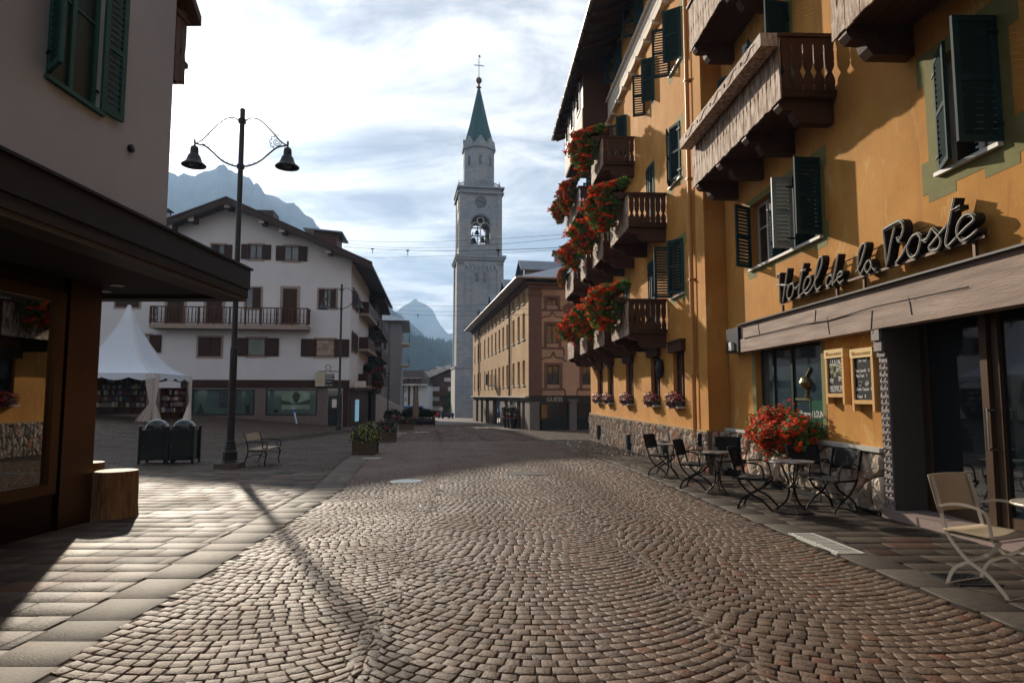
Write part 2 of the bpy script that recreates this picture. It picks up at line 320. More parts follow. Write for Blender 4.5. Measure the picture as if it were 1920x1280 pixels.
# ---------------------------------------------------------------- ground
rs = np.random.RandomState(3)
def zg_np(x, y):
    def smn(a, b, v):
        v = np.clip((v - a) / (b - a), 0, 1); return v * v * (3 - 2 * v)
    return -0.02 * y + 0.085 * np.maximum(0, -x - 11.5) * smn(20, 33, y) * (1 - smn(60, 90, y))
def stones(name, Q, material, depth=.03, bev=.012, lift=.003, tilt=.02, tones=((.8, 1.1), ), red=.0, gap=.006, kind='structure', parent=None, round_=True, z0=0.0):
    """Q: (N,4,2) ground corners of each stone, counter-clockwise -> one mesh of bevelled setts"""
    Q = np.asarray(Q, float); n = len(Q); c = Q.mean(1, keepdims=True); e = Q - c; ln = np.linalg.norm(e, axis=2, keepdims=True) + 1e-6
    outer = c + e * (1 - gap * 1.4 / ln); inner = c + e * (1 - (gap + bev) * 1.4 / ln)
    k = 8 if round_ else 4
    def octo(P, cut):
        if not round_: return P
        nx = np.roll(P, -1, 1); pv = np.roll(P, 1, 1)
        A = P + (pv - P) * cut; B = P + (nx - P) * cut
        return np.stack([A, B], 2).reshape(n, 8, 2)
    O = octo(outer, .10); I = octo(inner, .13)
    h = rs.normal(0, lift, (n, 1)); tx = rs.normal(0, tilt, (n, 1)); ty = rs.normal(0, tilt, (n, 1))
    cc = c[:, 0]
    def z(P, dz): return zg_np(P[..., 0], P[..., 1]) + h + (P[..., 0] - cc[:, :1]) * tx + (P[..., 1] - cc[:, 1:]) * ty + dz + z0
    V = np.zeros((n, 2 * k + 1 + k, 3))
    V[:, :k, :2] = O; V[:, :k, 2] = zg_np(O[..., 0], O[..., 1]) - depth + z0
    V[:, k:2 * k, :2] = O; V[:, k:2 * k, 2] = z(O, -bev * .8)
    V[:, 2 * k:3 * k, :2] = I; V[:, 2 * k:3 * k, 2] = z(I, 0)
    V[:, 3 * k, :2] = cc; V[:, 3 * k, 2] = z(cc[:, None], .0010)[:, 0]
    nv = 3 * k + 1
    f = []
    for r in (0, 1):
        for i in range(k): f.append((r * k + i, r * k + (i + 1) % k, (r + 1) * k + (i + 1) % k, (r + 1) * k + i))
    q = np.array(f); tf = np.array([(2 * k + i, 2 * k + (i + 1) % k, 3 * k) for i in range(k)])
    base = (np.arange(n) * nv)[:, None, None]
    qa = (q[None] + base).reshape(-1); ta = (tf[None] + base).reshape(-1)
    me = bpy.data.meshes.new(name); me.vertices.add(n * nv); me.vertices.foreach_set('co', V.reshape(-1).astype(np.float32))
    nq = n * len(q); ntr = n * len(tf)
    me.loops.add(len(qa) + len(ta)); me.loops.foreach_set('vertex_index', np.concatenate([qa, ta]).astype(np.int32))
    me.polygons.add(nq + ntr)
    st = np.concatenate([np.arange(nq) * 4, nq * 4 + np.arange(ntr) * 3]).astype(np.int32)
    me.polygons.foreach_set('loop_start', st)
    me.update(calc_edges=True)
    ca = me.color_attributes.new('tone', 'FLOAT_COLOR', 'POINT')
    lo, hi = tones[0]; g = rs.uniform(lo, hi, (n, 1)); col = np.repeat(g, 3, 1)
    rr = rs.rand(n); pick = rr < red; col[pick] *= np.array([1.15, .80, .68]); pk2 = rr > 1 - red * .6; col[pk2] *= np.array([1.12, 1.12, 1.08]); pk3 = (rr > .45) & (rr < .5); col[pk3] *= .72
    C = np.ones((n, nv, 4)); C[:, :, :3] = col[:, None, :]
    ca.data.foreach_set('color', C.reshape(-1).astype(np.float32))
    me.materials.append(material); return link(name, me, parent, kind=kind)
# the street: left and right edge of the setts as x(y)
LE = [(-6, -2.2), (0, -2.42), (3.5, -2.65), (12, -3.2), (18.75, -4.3), (27, -5.2), (36.7, -6.3), (60, -10.5), (110, -19)]
RE = [(-6, 3.95), (0, 3.68), (4.44, 3.48), (7.9, 3.30), (15.8, 2.97), (24, 2.35), (34, .9), (46, -.6), (82, -6.4), (110, -11)]
def ed(T, y): return np.interp(y, [a for a, _ in T], [b for _, b in T])
fillers = []
def arcs(y0, y1, W, p, cell, offs):
    """segmental arcs stacked along the street, bulging toward the viewer"""
    ha = R(49); Rr = W / 2 / math.sin(ha); out = []
    cen = lambda y: .0 + (ed(LE, y) + ed(RE, y)) / 2 * 1.0 - (ed(LE, 4.) + ed(RE, 4.)) / 2
    nl = 6; seam = [rs.uniform(-.09, .09, 4000) for _ in range(2 * nl + 3)]
    for ln in range(-nl, nl + 1):
        rows = int((y1 - y0) / p) + 12; nst = int(2 * ha * Rr / cell)
        j = np.arange(rows)[:, None]; i = np.arange(nst + 1)[None]
        tj = y0 - .9 + j * p 
        ph = -ha + (i + rs.uniform(-.5, .5, (rows, 1)) + rs.uniform(-.13, .13, (rows, nst + 1))) * (2 * ha / nst)
        dl, dr = seam[ln + nl], seam[ln + nl + 1]
        lo = np.arcsin(np.clip((-W / 2 + dl[:rows]) / Rr, -1, 1))[:, None]; hi = np.arcsin(np.clip((W / 2 + dr[:rows]) / Rr, -1, 1))[:, None]
        ph = np.minimum(np.maximum(-ha - .12 + (ph + ha) * (2 * ha + .24) / (2 * ha), lo), hi)
        s = Rr * np.sin(ph); t = tj + Rr * (1 - np.cos(ph))
        th = p * np.cos(ph) * 1.02
        s2 = s - np.sin(ph) * th * (1 - 1.0 * np.minimum(1, np.abs(ph) / ha) ** 7); t2 = t + np.cos(ph) * th * (1 + .56 * np.minimum(1, np.abs(ph) / ha) ** 8)
        sc = ln * W + .25
        def P(S, T_): return np.stack([S + sc + cen(T_), T_], -1)
        A, B, C_, D = P(s[:, :-1], t[:, :-1]), P(s[:, 1:], t[:, 1:]), P(s2[:, 1:], t2[:, 1:]), P(s2[:, :-1], t2[:, :-1])
        q = np.stack([A, B, C_, D], 2).reshape(-1, 4, 2); w = np.linalg.norm(q[:, 0] - q[:, 1], axis=1)
        q = q[w > cell * .22]; out.append(q)
    c0_ = len(out)
    for ln in range(-nl, nl + 1):      # small filler setts along each junction of two lanes
        for dx in (-.105, 0.0):
            t = np.arange(y0, y1, p * .9)[:, None] + rs.uniform(-.01, .01, (1, 1)); xx = ln * W + W / 2 + .25 + dx + rs.uniform(-.02, .02, t.shape)
            q = np.stack([np.concatenate([xx + a + cen((t + b_)), t + b_], 1) for a, b_ in ((0, 0), (.105, 0), (.105, p * .9), (0, p * .9))], 1); out.append(q)
    fill = np.concatenate(out[c0_:]); out = out[:c0_]; fc = fill.mean(1); fillers.append(fill[(fc[:, 0] > ed(LE, fc[:, 1]) + .05) & (fc[:, 0] < ed(RE, fc[:, 1]) - .05)])
    Q = np.concatenate(out); Q += rs.normal(0, .004, Q.shape)
    c = Q.mean(1); k = (c[:, 0] > ed(LE, c[:, 1]) + .05) & (c[:, 0] < ed(RE, c[:, 1]) - .05) & (c[:, 1] > y0) & (c[:, 1] < y1)
    return Q[k]
Qa = arcs(1.5, 30, 2.3, .106, .098, 1.0)
Qb = arcs(30, 62, 2.2, .16, .17, 1.0)
stones('cobbled_street', Qa, COB, red=.07, tones=((.80, 1.16),), bev=.004, gap=.0058, tilt=.010, lift=.002, round_=False)
stones('cobbled_street', Qb, COB, red=.06, tones=((.30, 1.2),), bev=.02, gap=.018, tilt=.035, lift=.006, round_=False)
stones('cobbled_street', fillers[0], COB, tones=((.7, 1.1),), bev=.004, gap=.004, tilt=.02, lift=.002, round_=False, z0=-.0045)
def rows(xa, xb, y0, y1, dep, ln0, ln1, skew=0.0, jit=.004, ang=0.0, off=(0, 0)):
    """rows of slabs; xa(y), xb(y) limits; ang rotates the rows about off"""
    out = []; y = y0; ca, sa = math.cos(ang), math.sin(ang)
    while y < y1:
        d = dep if not isinstance(dep, tuple) else rnd.uniform(*dep)
        lo, hi = xa(y), xb(y); x = lo - rnd.uniform(0, ln1)
        while x < hi:
            w = rnd.uniform(ln0, ln1); a, b = max(lo, x), min(hi, x + w)
            if b - a > .06:
                q = [(a, y + skew * a), (b, y + skew * b), (b, y + d + skew * b), (a, y + d + skew * a)]
                if ang: q = [(off[0] + ca * px - sa * py, off[1] + sa * px + ca * py) for px, py in q]
                out.append(q)
            x += w
        y += d
    Q = np.array(out); Q += rs.normal(0, jit, Q.shape); return Q
leb = lambda y: float(ed(LE, y)); reb = lambda y: float(ed(RE, y))
bw = lambda y: .42 + .012 * min(y, 20)
# pale border bands on both sides
Lb = rows(lambda y: leb(y) - bw(y), lambda y: leb(y), -4, 55, (.38, .62), 3, 4, jit=.002)
Rb = rows(lambda y: reb(y), lambda y: reb(y) + .40, -4, 21, (.5, .9), 3, 4, jit=.002)
stones('border_band', Lb, BAND, bev=.003, gap=.0025, tilt=.003, lift=.0015, tones=((.8, 1.25),), round_=False)
stones('border_band', Rb, BAND, bev=.006, gap=.004, tilt=.004, lift=.002, tones=((.55, .8),), round_=False)
# slab paving on the left, in rows across
Ls = rows(lambda y: -11.5, lambda y: leb(y) - bw(y), -3, 15.6, (.29, .36), .30, .62, jit=.004)
stones('pavement', Ls, SLAB, bev=.003, gap=.0022, tilt=.003, lift=.0015, tones=((.5, 1.45),), red=.10, round_=False)
# square beyond: small setts, tones lowered to deepen the shade
Lp = rows(lambda y: -30 if y > 20 else -16, lambda y: leb(y) - bw(y), 15.6, 27, .125, .10, .16, jit=.005, skew=.0)
stones('square', Lp, COB, bev=.014, gap=.010, tilt=.015, lift=.003, tones=((.34, .66),), round_=False)
Lq = rows(lambda y: -34, lambda y: leb(y) - bw(y), 27, 52, .30, .22, .40, jit=.008)
stones('square', Lq, COB, bev=.02, gap=.014, tilt=.01, lift=.003, tones=((.34, .66),), round_=False)
# right pavement to the hotel wall
HA = lambda y: 5.69 - .0375 * y
HB = lambda y: 5.374 - .048 * y
Rs_ = rows(lambda y: reb(y) + .40, lambda y: (HA(y) + .1 if y < 15 else HB(y) + .1), -3, 20.5, (.30, .37), .30, .62, jit=.003)
stones('pavement', Rs_, SLAB, bev=.003, gap=.0025, tilt=.005, lift=.0018, tones=((.40, .8),), red=.15, round_=False)
Rw = rows(lambda y: reb(y) + .05, lambda y: HB(y) + .1, 20.5, 31.6, .15, .13, .22, jit=.008)
stones('wet_pavement', Rw, WETP, bev=.016, gap=.010, tilt=.035, lift=.004, tones=((.7, 1.2),), round_=False)
Rf = rows(lambda y: reb(y) + .05, lambda y: 12, 31.6, 46, .3, .4, .8, jit=.006)
stones('pavement', Rf, SLAB, bev=.008, gap=.006, tilt=.006, lift=.002, tones=((.8, 1.15),), round_=False)
# sheets below the stones
def sheet(name, xs, ys, dz, material):
    vs = [(x, y, zg(x, y) + dz) for y in ys for x in xs]; nx = len(xs)
    fs = [(j * nx + i, j * nx + i + 1, (j + 1) * nx + i + 1, (j + 1) * nx + i) for j in range(len(ys) - 1) for i in range(nx - 1)]
    b = MB(); b.add(vs, fs); return b.build(name, material, kind='structure')
sheet('joint_sand', [-42 + i * 2 for i in range(36)], [-8 + i * 2 for i in range(60)], -.010, JOINT)
sheet('ground', [-2600, -600, -150] + [-60 + i * 4 for i in range(31)] + [150, 600, 2600], [-80, -20] + [-10 + i * 5 for i in range(24)] + [130, 170, 300, 700, 1500, 3600], -.05, GROUNDM)
# far paving beyond the joint sheet
fp_ = mat('far_paving', (0.13, 0.11, 0.095), .6, var=.3, vscale=3)
sheet('road', [-16 + i * 2 for i in range(18)], [46 + i * 4 for i in range(18)], -.006, fp_)
# drains and covers let into the paving
def flat_cover(name, px, py, w, d, label, rz=0.0, slots='x', material=IRON, disc=False, cat='drain cover'):
    g = gnd(px, py); b = MB(Matrix.Translation((g.x, g.y, g.z + .008)) @ Matrix.Rotation(-.02, 4, 'X') @ Matrix.Rotation(rz, 4, 'Z'))
    if disc: b.lathe([(w / 2, -.02), (w / 2, .0), (w / 2 - .02, .006), (0.001, .007)], 28)
    else:
        if slots == 'n': b.box(-w / 2, w / 2, -d / 2, d / 2, -.02, -.0)
        for a in (-1, 1): b.box(a * w / 2 - .02, a * w / 2 + .02, -d / 2 - .02, d / 2 + .02, -.02, .004)
        for a in (-1, 1): b.box(-w / 2 + .02, w / 2 - .02, a * d / 2 - .02, a * d / 2 + .02, -.02, .003)
        pt = .075; n = int((w if slots == 'x' else d) / pt)
        for i in range(n):
            if slots == 'x': x = -w / 2 + .03 + i * pt; b.box(x, x + .022, -d / 2 + .02, d / 2 - .02, -.015, .006)
            elif slots == 'y': y = -d / 2 + .03 + i * pt; b.box(-w / 2 + .02, w / 2 - .02, y, y + .034, -.015, .006)
        if slots == 'g':
            n = int(w / .05)
            for i in range(1, n): b.box(-w / 2 + i * w / n - .008, -w / 2 + i * w / n + .008, -d / 2, d / 2, -.015, .002)
            n = int(d / .05)
            for i in range(1, n): b.box(-w / 2, w / 2, -d / 2 + i * d / n - .008, -d / 2 + i * d / n + .008, -.015, .0035)
    o = b.build(name, material, label=label, cat=cat)
    if not disc and slots != 'n': q = MB(b.m); q.box(-w / 2, w / 2, -d / 2, d / 2, -.02, -.001); q.build('backing', WETP, o)
    return o
flat_cover('drain_grate', 1545, 1018, .27, 1.05, 'long slotted steel drain grate in the band in front of the café tables', rz=R(2), slots='y', material=mat('sun_glint_steel', (.75, .75, .70), .45, metal=.6))  # steel colour lightened to stand in for reflected sun
flat_cover('drain_grate', 1810, 1087, .34, .36, 'small square iron grid drain under the cream chair', slots='g')
flat_cover('manhole_cover', 762, 902, .68, .5, 'pale round manhole cover in the middle of the cobbles', disc=True, material=mat('worn_bright_cover', (.42, .42, .40), .32, metal=.7, var=.15, vscale=30), cat='manhole cover')
flat_cover('manhole_cover', 988, 888, .9, .5, 'grey rectangular stone cover set flush in the shaded cobbles', material=mat('cover_plate', (.12, .12, .115), .5), slots='n', cat='manhole cover')
for (px, py, w, lb) in ((697, 859, .5, 'pale rectangular plate in the left border band nearest the planters'), (752, 812, .6, 'pale plate beside the second planter in the border band'), (790, 810, .8, 'pale plate in the street beyond the planters')):
    flat_cover('metal_plate', px, py, w, .45, lb, slots='n', material=mat('pale_plate', (.45, .45, .43), .35, metal=.5), cat='metal plate')
# ---------------------------------------------------------------- hotel (right)
FA = Frame((5.69 - .0375 * 15.1, 15.1), (.0375, -1))     # near wing: u grows toward the camera ...
FA = Frame((5.69, 0), (-.0375, 1))                        # ... kept as u = distance down the street
FB = Frame((5.374, 0), (-.048, 1))
assert FA.n.x < 0
hotel = thing('hotel_building', (8, 15, -.3), 'long orange stuccoed hotel with dark green shutters and carved wooden balconies', 'hotel')
def wall(fr, u0, u1, z0, z1, ops, material, name, parent, depth=.22, n=0.0, back=True):
    """wall sheet with rectangular openings and their reveals"""
    us = sorted({u0, u1, *[a for o in ops for a in o[:2]]}); zs = sorted({z0, z1, *[a for o in ops for a in o[2:4]]})
    b = MB(fr.m)
    def inside(u, z): return any(o[0] < u < o[1] and o[2] < z < o[3] for o in ops)
    for i in range(len(us) - 1):
        j = 0
        while j < len(zs) - 1:
            if inside((us[i] + us[i + 1]) / 2, (zs[j] + zs[j + 1]) / 2): j += 1; continue
            k = j
            while k + 1 < len(zs) - 1 and not inside((us[i] + us[i + 1]) / 2, (zs[k + 1] + zs[k + 2]) / 2): k += 1
            b.quad((us[i], n, zs[j]), (us[i], n, zs[k + 1]), (us[i + 1], n, zs[k + 1]), (us[i + 1], n, zs[j])); j = k + 1
    for o in ops:
        a, c, e, f = o[:4]; d = n - depth
        b.quad((a, n, e), (a, d, e), (a, d, f), (a, n, f)); b.quad((c, n, e), (c, n, f), (c, d, f), (c, d, e))
        b.quad((a, n, e), (c, n, e), (c, d, e), (a, d, e)); b.quad((a, n, f), (a, d, f), (c, d, f), (c, n, f))
    return b.build(name, material, parent)
def win(fr, a, c, e, f, parent, depth=.16, n=0.0, leaves=2, frame=FRAME_W, glass_=GLASS, name='window', bar=True, fw_=.055):
    b = MB(fr.m); y0, y1 = n - depth - .05, n - depth
    b.box(a, a + fw_, y0, y1, e, f); b.box(c - fw_, c, y0, y1, e, f); b.box(a + fw_, c - fw_, y0, y1, e, e + fw_); b.box(a + fw_, c - fw_, y0, y1, f - fw_, f)
    for i in range(1, leaves):
        u = a + (c - a) * i / leaves; b.box(u - fw_ * .6, u + fw_ * .6, y0, y1 + .004, e + fw_, f - fw_)
    if bar: z = e + (f - e) * .62; b.box(a + fw_, c - fw_, y0 + .01, y1 - .01, z - .015, z + .015)
    w = b.build(name, frame, parent)
    g = MB(fr.m); g.box(a + .01, c - .01, y0 + .01, y0 + .025, e + .01, f - .01); g.build('pane', glass_, w)
    return w
def sill(fr, a, c, z, parent, mt, n=0.0, t=.05, pr=.07): b = MB(fr.m); b.box(a - .04, c + .04, n - .2, n + pr, z - t, z); return b.build('sill', mt, parent)
def shutter(fr, hu, w, z0, z1, side, ang, parent, mt=SHUT, n=.01, louv=.075, t=.04, name='shutter'):
    """leaf hinged at u=hu; side=+1 when closed it extends to +u; ang degrees opened"""
    a = R(ang); dx, dy = side * math.cos(a), math.sin(a)
    m = fr.m @ Matrix(((dx, -dy * side, 0, hu), (dy, dx * side, 0, n), (0, 0, 1, z0), (0, 0, 0, 1)))
    h = z1 - z0; s = .07; b = MB(m)
    b.box(0, s, -t / 2, t / 2, 0, h); b.box(w - s, w, -t / 2, t / 2, 0, h); b.box(s, w - s, -t / 2, t / 2, 0, s); b.box(s, w - s, -t / 2, t / 2, h - s, h)
    b.box(s, w - s, -t / 2, t / 2, h * .5 - .03, h * .5 + .03)
    k = int((h - 2 * s) / louv)
    for i in range(k):
        z = s + (i + .5) * (h - 2 * s) / k
        b.quad((s, -t * .42, z - louv * .36), (w - s, -t * .42, z - louv * .36), (w - s, t * .42, z + louv * .36), (s, t * .42, z + louv * .36))
        b.quad((s, -t * .42, z - louv * .36 - .006), (s, t * .42, z + louv * .36 - .006), (w - s, t * .42, z + louv * .36 - .006), (w - s, -t * .42, z - louv * .36 - .006))
    sh = b.build(name, mt, parent)
    h_ = MB(m); 
    for zz in (h * .12, h * .85): h_.box(-.05, .12, t / 2, t / 2 + .012, zz, zz + .03)
    h_.build('hinge', IRON, sh); return sh
def trim(fr, a, c, e, f, parent, mt, t=.13, n=.004, key=True):
    """flat painted surround with stepped corners"""
    b = MB(fr.m); T = t
    for (u0, u1, z0, z1) in ((a - T, a, e - T, f + T), (c, c + T, e - T, f + T), (a, c, f, f + T), (a, c, e - T, e)):
        b.box(u0, u1, 0, n, z0, z1)
    if key:
        for (u0, u1) in ((a - T * 1.7, a - T), (c + T, c + T * 1.7)):
            b.box(u0, u1, 0, n, e - T, e + .22); b.box(u0, u1, 0, n, f - .22, f + T)
        for (u0, u1) in ((a - T * 1.2, a + .25), (c - .25, c + T * 1.2)): b.box(u0, u1, 0, n - .001, e - T * 1.6, e - T)
    return b.build('painted_surround', mt, parent)
def Ya(px): return 5.69 / ((px - 960) / F + .0375)
def Yb(px): return 5.374 / ((px - 960) / F + .048)
sec = math.hypot(1, .0375)
UE = 15.1                       # near wing far end
opA = []
tri = (10.72, 13.65, 4.22, 5.60); win_r = (6.90, 7.85, 4.30, 5.75); shop = (10.93, 13.62, .83, 2.75); ent = (3.6, 8.93, -.35, 2.75)
doorsA = [(11.6, 12.7, 6.5, 8.95), (13.3, 14.2, 6.5, 8.95), (6.6, 7.7, 6.5, 8.95), (11.6, 12.7, 9.75, 12.1), (6.6, 7.7, 9.75, 12.1), (13.3, 14.2, 9.75, 12.1)]
more = [(2.5, 3.5, 4.33, 5.9), (-1.5, -.5, 4.33, 5.9)]
opA = [tri, win_r, shop, ent] + doorsA + more
wall(FA, -8, UE, -.5, 16.0, opA, ST, 'wall', hotel)
# far wing
UB0, UB1 = 15.12, 31.5
winB1 = [(Yb(1283), Yb(1262)), (Yb(1237), Yb(1220)), (Yb(1187), Yb(1173)), (Yb(1150), Yb(1139)), (Yb(1130), Yb(1120))]
opB = [(a, c, 1.22, 2.72) for a, c in winB1]
doorB = []
for fl in (3.3, 6.4, 9.55):
    for (a, c) in ((19.5, 20.4), (23.1, 23.95), (26.6, 27.4), (29.9, 30.7)): doorB.append((a, c, fl + .05, fl + 2.4) if not (fl > 9 and a < 20) else (a - .2, c, 10.7, 12.1))
winB = [(16.8, 17.85, 4.24, 5.70), (16.85, 17.85, 7.40, 8.95), (16.6, 17.6, 10.6, 12.05)]
attB = [(17.2, 18.2, 14.05, 15.2), (20.4, 21.4, 14.05, 15.2), (23.7, 24.7, 14.05, 15.2)]
wall(FB, UB0, UB1, -1.2, 15.6, opB + doorB + winB + attB, ST, 'wall', hotel)
# returns, backs, far end (closed shell)
b = MB()
cA = FA.w(UE * 1.0, 0, 0); cB = FB.w(UB0, 0, 0)
b.quad((cB.x, 15.12, -.6), (cB.x, 15.12, 15.6), (cA.x + .3, 15.12, 15.6), (cA.x + .3, 15.12, -.6))
eB = FB.w(UB1, 0, 0)
b.quad((eB.x, eB.y, -1.2), (eB.x + 12, eB.y + .6, -1.2), (eB.x + 12, eB.y + .6, 15.6), (eB.x, eB.y, 15.6))
b.quad((eB.x + 12, eB.y + .6, -1.2), (18, -8, -1.2), (18, -8, 16), (eB.x + 12, eB.y + .6, 15.6))
sA = FA.w(-8, 0, 0); b.quad((18, -8, -.5), (sA.x, sA.y, -.5), (sA.x, sA.y, 16), (18, -8, 16))
b.build('side_wall', ST, hotel)
# dark interior behind the openings
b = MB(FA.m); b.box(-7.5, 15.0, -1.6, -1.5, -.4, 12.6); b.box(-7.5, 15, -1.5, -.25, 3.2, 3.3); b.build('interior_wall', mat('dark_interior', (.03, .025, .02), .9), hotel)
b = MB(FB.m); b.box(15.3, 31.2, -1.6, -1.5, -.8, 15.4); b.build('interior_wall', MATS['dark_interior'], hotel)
# --- windows and doors
def fit(fr, o, parent, **k): return win(fr, *o[:4], parent, **k)
w = fit(FA, tri, hotel, leaves=6); sill(FA, tri[0], tri[1], tri[2], w, FRAME_W); trim(FA, *tri, hotel, TRIMG)
b = MB(FA.m); 
for m_ in (11.70, 12.68): b = MB(FA.m); b.box(m_ - .06, m_ + .06, -.2, -.01, tri[2], tri[3]); b.build('mullion', SHUT, w)
shutter(FA, tri[1], .47, tri[2] + .02, tri[3] - .02, -1, 60, hotel)
shutter(FA, 11.72, .38, tri[2] + .02, tri[3] - .02, 1, 88, hotel, mt=mat('sunlit_shutter_paint', (.30, .33, .32), .5, var=.15))  # lighter colour on this leaf stands in for sunlight on green paint
shutter(FA, tri[0], .46, tri[2] + .02, tri[3] - .02, 1, 95, hotel)
w = fit(FA, win_r, hotel); sill(FA, win_r[0], win_r[1], win_r[2], w, FRAME_W); trim(FA, *win_r, hotel, TRIMG, t=.2)
shutter(FA, win_r[1], .52, win_r[2], win_r[3], -1, 25, hotel); shutter(FA, win_r[0] - .04, .50, win_r[2], win_r[3], 1, 88, hotel)
for o in more:
    w = fit(FA, o, hotel); sill(FA, o[0], o[1], o[2], w, FRAME_W); trim(FA, *o, hotel, TRIMG, t=.2)
    shutter(FA, o[1], .5, o[2], o[3], -1, 160, hotel); shutter(FA, o[0], .5, o[2], o[3], 1, 160, hotel)
SHUT_LIT = MATS['sunlit_shutter_paint']  # same painted sunlit tone, reused on balcony door leaves
for i, o in enumerate(doorsA):
    w = fit(FA, o, hotel, name='balcony_door'); trim(FA, *o, hotel, TRIMG, key=False)
    shutter(FA, o[1], .5, o[2], o[3], -1, 150, hotel, mt=SHUT_LIT if i in (0, 3) else SHUT); shutter(FA, o[0], .5, o[2], o[3], 1, 100 if i in (0, 3) else 150, hotel, mt=SHUT)
for i, o in enumerate(opB):
    w = fit(FB, o, hotel, frame=WOOD_D, leaves=2, depth=.10)
    b = MB(FB.m); b.box(o[0] - .12, o[1] + .12, 0, .12, o[3] - .02, o[3] + .24); b.box(o[0] - .16, o[1] + .16, 0, .17, o[3] + .24, o[3] + .29); b.build('blind_box', WOOD_D, w)
    sill(FB, o[0], o[1], o[2], w, STONE_L, pr=.22)
for i, o in enumerate(winB):
    w = fit(FB, o, hotel, frame=SHUT if i == 1 else FRAME_W); sill(FB, o[0], o[1], o[2], w, FRAME_W); trim(FB, *o, hotel, TRIMG)
    if i == 0: shutter(FB, o[0], .5, o[2], o[3], 1, 40, hotel); shutter(FB, o[1], .5, o[2], o[3], -1, 92, hotel)
    elif i == 1: shutter(FB, o[0], .5, o[2], o[3], 1, 16, hotel); shutter(FB, o[1], .5, o[2], o[3], -1, 24, hotel)
    else: shutter(FB, o[0], .5, o[2], o[3], 1, 55, hotel); shutter(FB, o[1], .5, o[2], o[3], -1, 112, hotel)
for i, o in enumerate(doorB):
    w = fit(FB, o, hotel, name='balcony_door', bar=False, depth=.18); trim(FB, *o, hotel, TRIMG, key=False, t=.1)
    if i % 4 != 3 or True:
        shutter(FB, o[0], .40, o[2], o[3], 1, 4 if i < 8 else 60, hotel, name='door_shutter'); shutter(FB, o[1], .40, o[2], o[3], -1, 5 if i < 8 else 110, hotel, name='door_shutter')
for o in attB:
    w = fit(FB, o, hotel); shutter(FB, o[0], .5, o[2], o[3], 1, 20, hotel); shutter(FB, o[1], .5, o[2], o[3], -1, 120, hotel)
# --- timber attic band with moulding and brackets, far wing and near wing
def band(fr, u0, u1, n=0.0, z0=12.85, z1=13.85):
    b = MB(fr.m)
    for k in range(7):
        za = z0 + .10 + k * (z1 - z0 - .18) / 7; zb = z0 + .10 + (k + 1) * (z1 - z0 - .18) / 7 - .012; b.box(u0, u1, n, n + .10 + .006 * (k % 2), za, zb)
    b.box(u0, u1, n, n + .09, z0 + .05, z1 - .05)
    b.build('attic_boarding', WOOD_P, hotel)
    b = MB(fr.m); b.box(u0, u1, n, n + .2, z1 - .08, z1); b.box(u0, u1, n, n + .18, z0, z0 + .09)
    u = u0 + .3
    while u < u1: b.box(u, u + .12, n, n + .24, z0 - .10, z0 + .03); u += 1.05
    b.build('moulding', WOOD_P, hotel)
band(FB, UB0, 26.0); band(FA, -8, UE)
b = MB(FB.m); b.box(26.0, 31.6, 0.02, 1.15, 12.45, 15.5); b.build('attic_bay', WOOD_D, hotel)
b = MB(FB.m)
for k in range(7): b.box(26.05, 31.55, 1.15, 1.18 + .006 * (k % 2), 12.5 + k * .15, 12.64 + k * .15)
b.build('attic_boarding', WOOD_P, hotel)
for u in (26.7, 28.5, 30.2):
    fb = MB(FB.m); fb.box(u, u + .9, 1.15, 1.2, 13.75, 15.0); f_ = fb.build('window', FRAME_W, hotel); g = MB(FB.m); g.box(u + .07, u + .83, 1.2, 1.206, 13.82, 14.93); g.build('pane', GLASS, f_)
# --- roofs with deep eaves
def roof(fr, u0, u1, ze, proj, name='roof', rise=.38, wid=10):
    b = MB(fr.m); zi = ze + rise * proj
    b.add([(u0, proj, ze), (u1, proj, ze), (u1, -wid, ze + rise * (wid + proj)), (u0, -wid, ze + rise * (wid + proj)),
           (u0, proj, ze + .16), (u1, proj, ze + .16), (u1, -wid, ze + .16 + rise * (wid + proj)), (u0, -wid, ze + .16 + rise * (wid + proj))],
          [(0, 1, 2, 3), (7, 6, 5, 4), (0, 4, 5, 1), (1, 5, 6, 2), (3, 7, 4, 0), (2, 6, 7, 3)])
    r = b.build(name, ROOF, hotel)
    b = MB(fr.m); u = u0 + .4
    while u < u1: b.add([(u, proj - .12, ze - .13), (u + .12, proj - .12, ze - .13), (u + .12, -.1, ze - .13 + rise * (proj)), (u, -.1, ze - .13 + rise * proj),
                         (u, proj - .12, ze + .03), (u + .12, proj - .12, ze + .03), (u + .12, -.1, ze + rise * proj + .03), (u, -.1, ze + rise * proj + .03)],
                        [(3, 2, 1, 0), (0, 1, 5, 4), (1, 2, 6, 5), (3, 0, 4, 7)]); u += .75
    b.build('rafter', WOOD_D, r)
    b = MB(fr.m); pts = [(u0, proj + .07, ze + .08), (u1, proj + .07, ze + .08)]; b.tube(pts, .07, 8); b.build('gutter', mat('zinc_gutter', (.30, .27, .25), .4, metal=.6) if 'zinc_gutter' not in MATS else MATS['zinc_gutter'], r)
    b = MB(fr.m); b.tube([(u0, proj - .02, ze + .42), (u1, proj - .02, ze + .42)], .012, 5); b.tube([(u0, proj - .02, ze + .32), (u1, proj - .02, ze + .32)], .012, 5)
    u = u0 + .3
    while u < u1: b.tube([(u, proj - .02, ze + .44), (u, proj - .1, ze + .15)], .016, 5); b.tube([(u, proj - .02, ze + .42), (u, proj - .35, ze + .25)], .012, 5); b.box(u - .03, u + .03, proj - .06, proj + .12, ze - .04, ze + .04); u += 1.05
    b.build('snow_guard', IRON, r)
roof(FB, 15.2, 33.2, 15.0, 1.57); roof(FA, -9, 15.9, 16.0, 1.5)
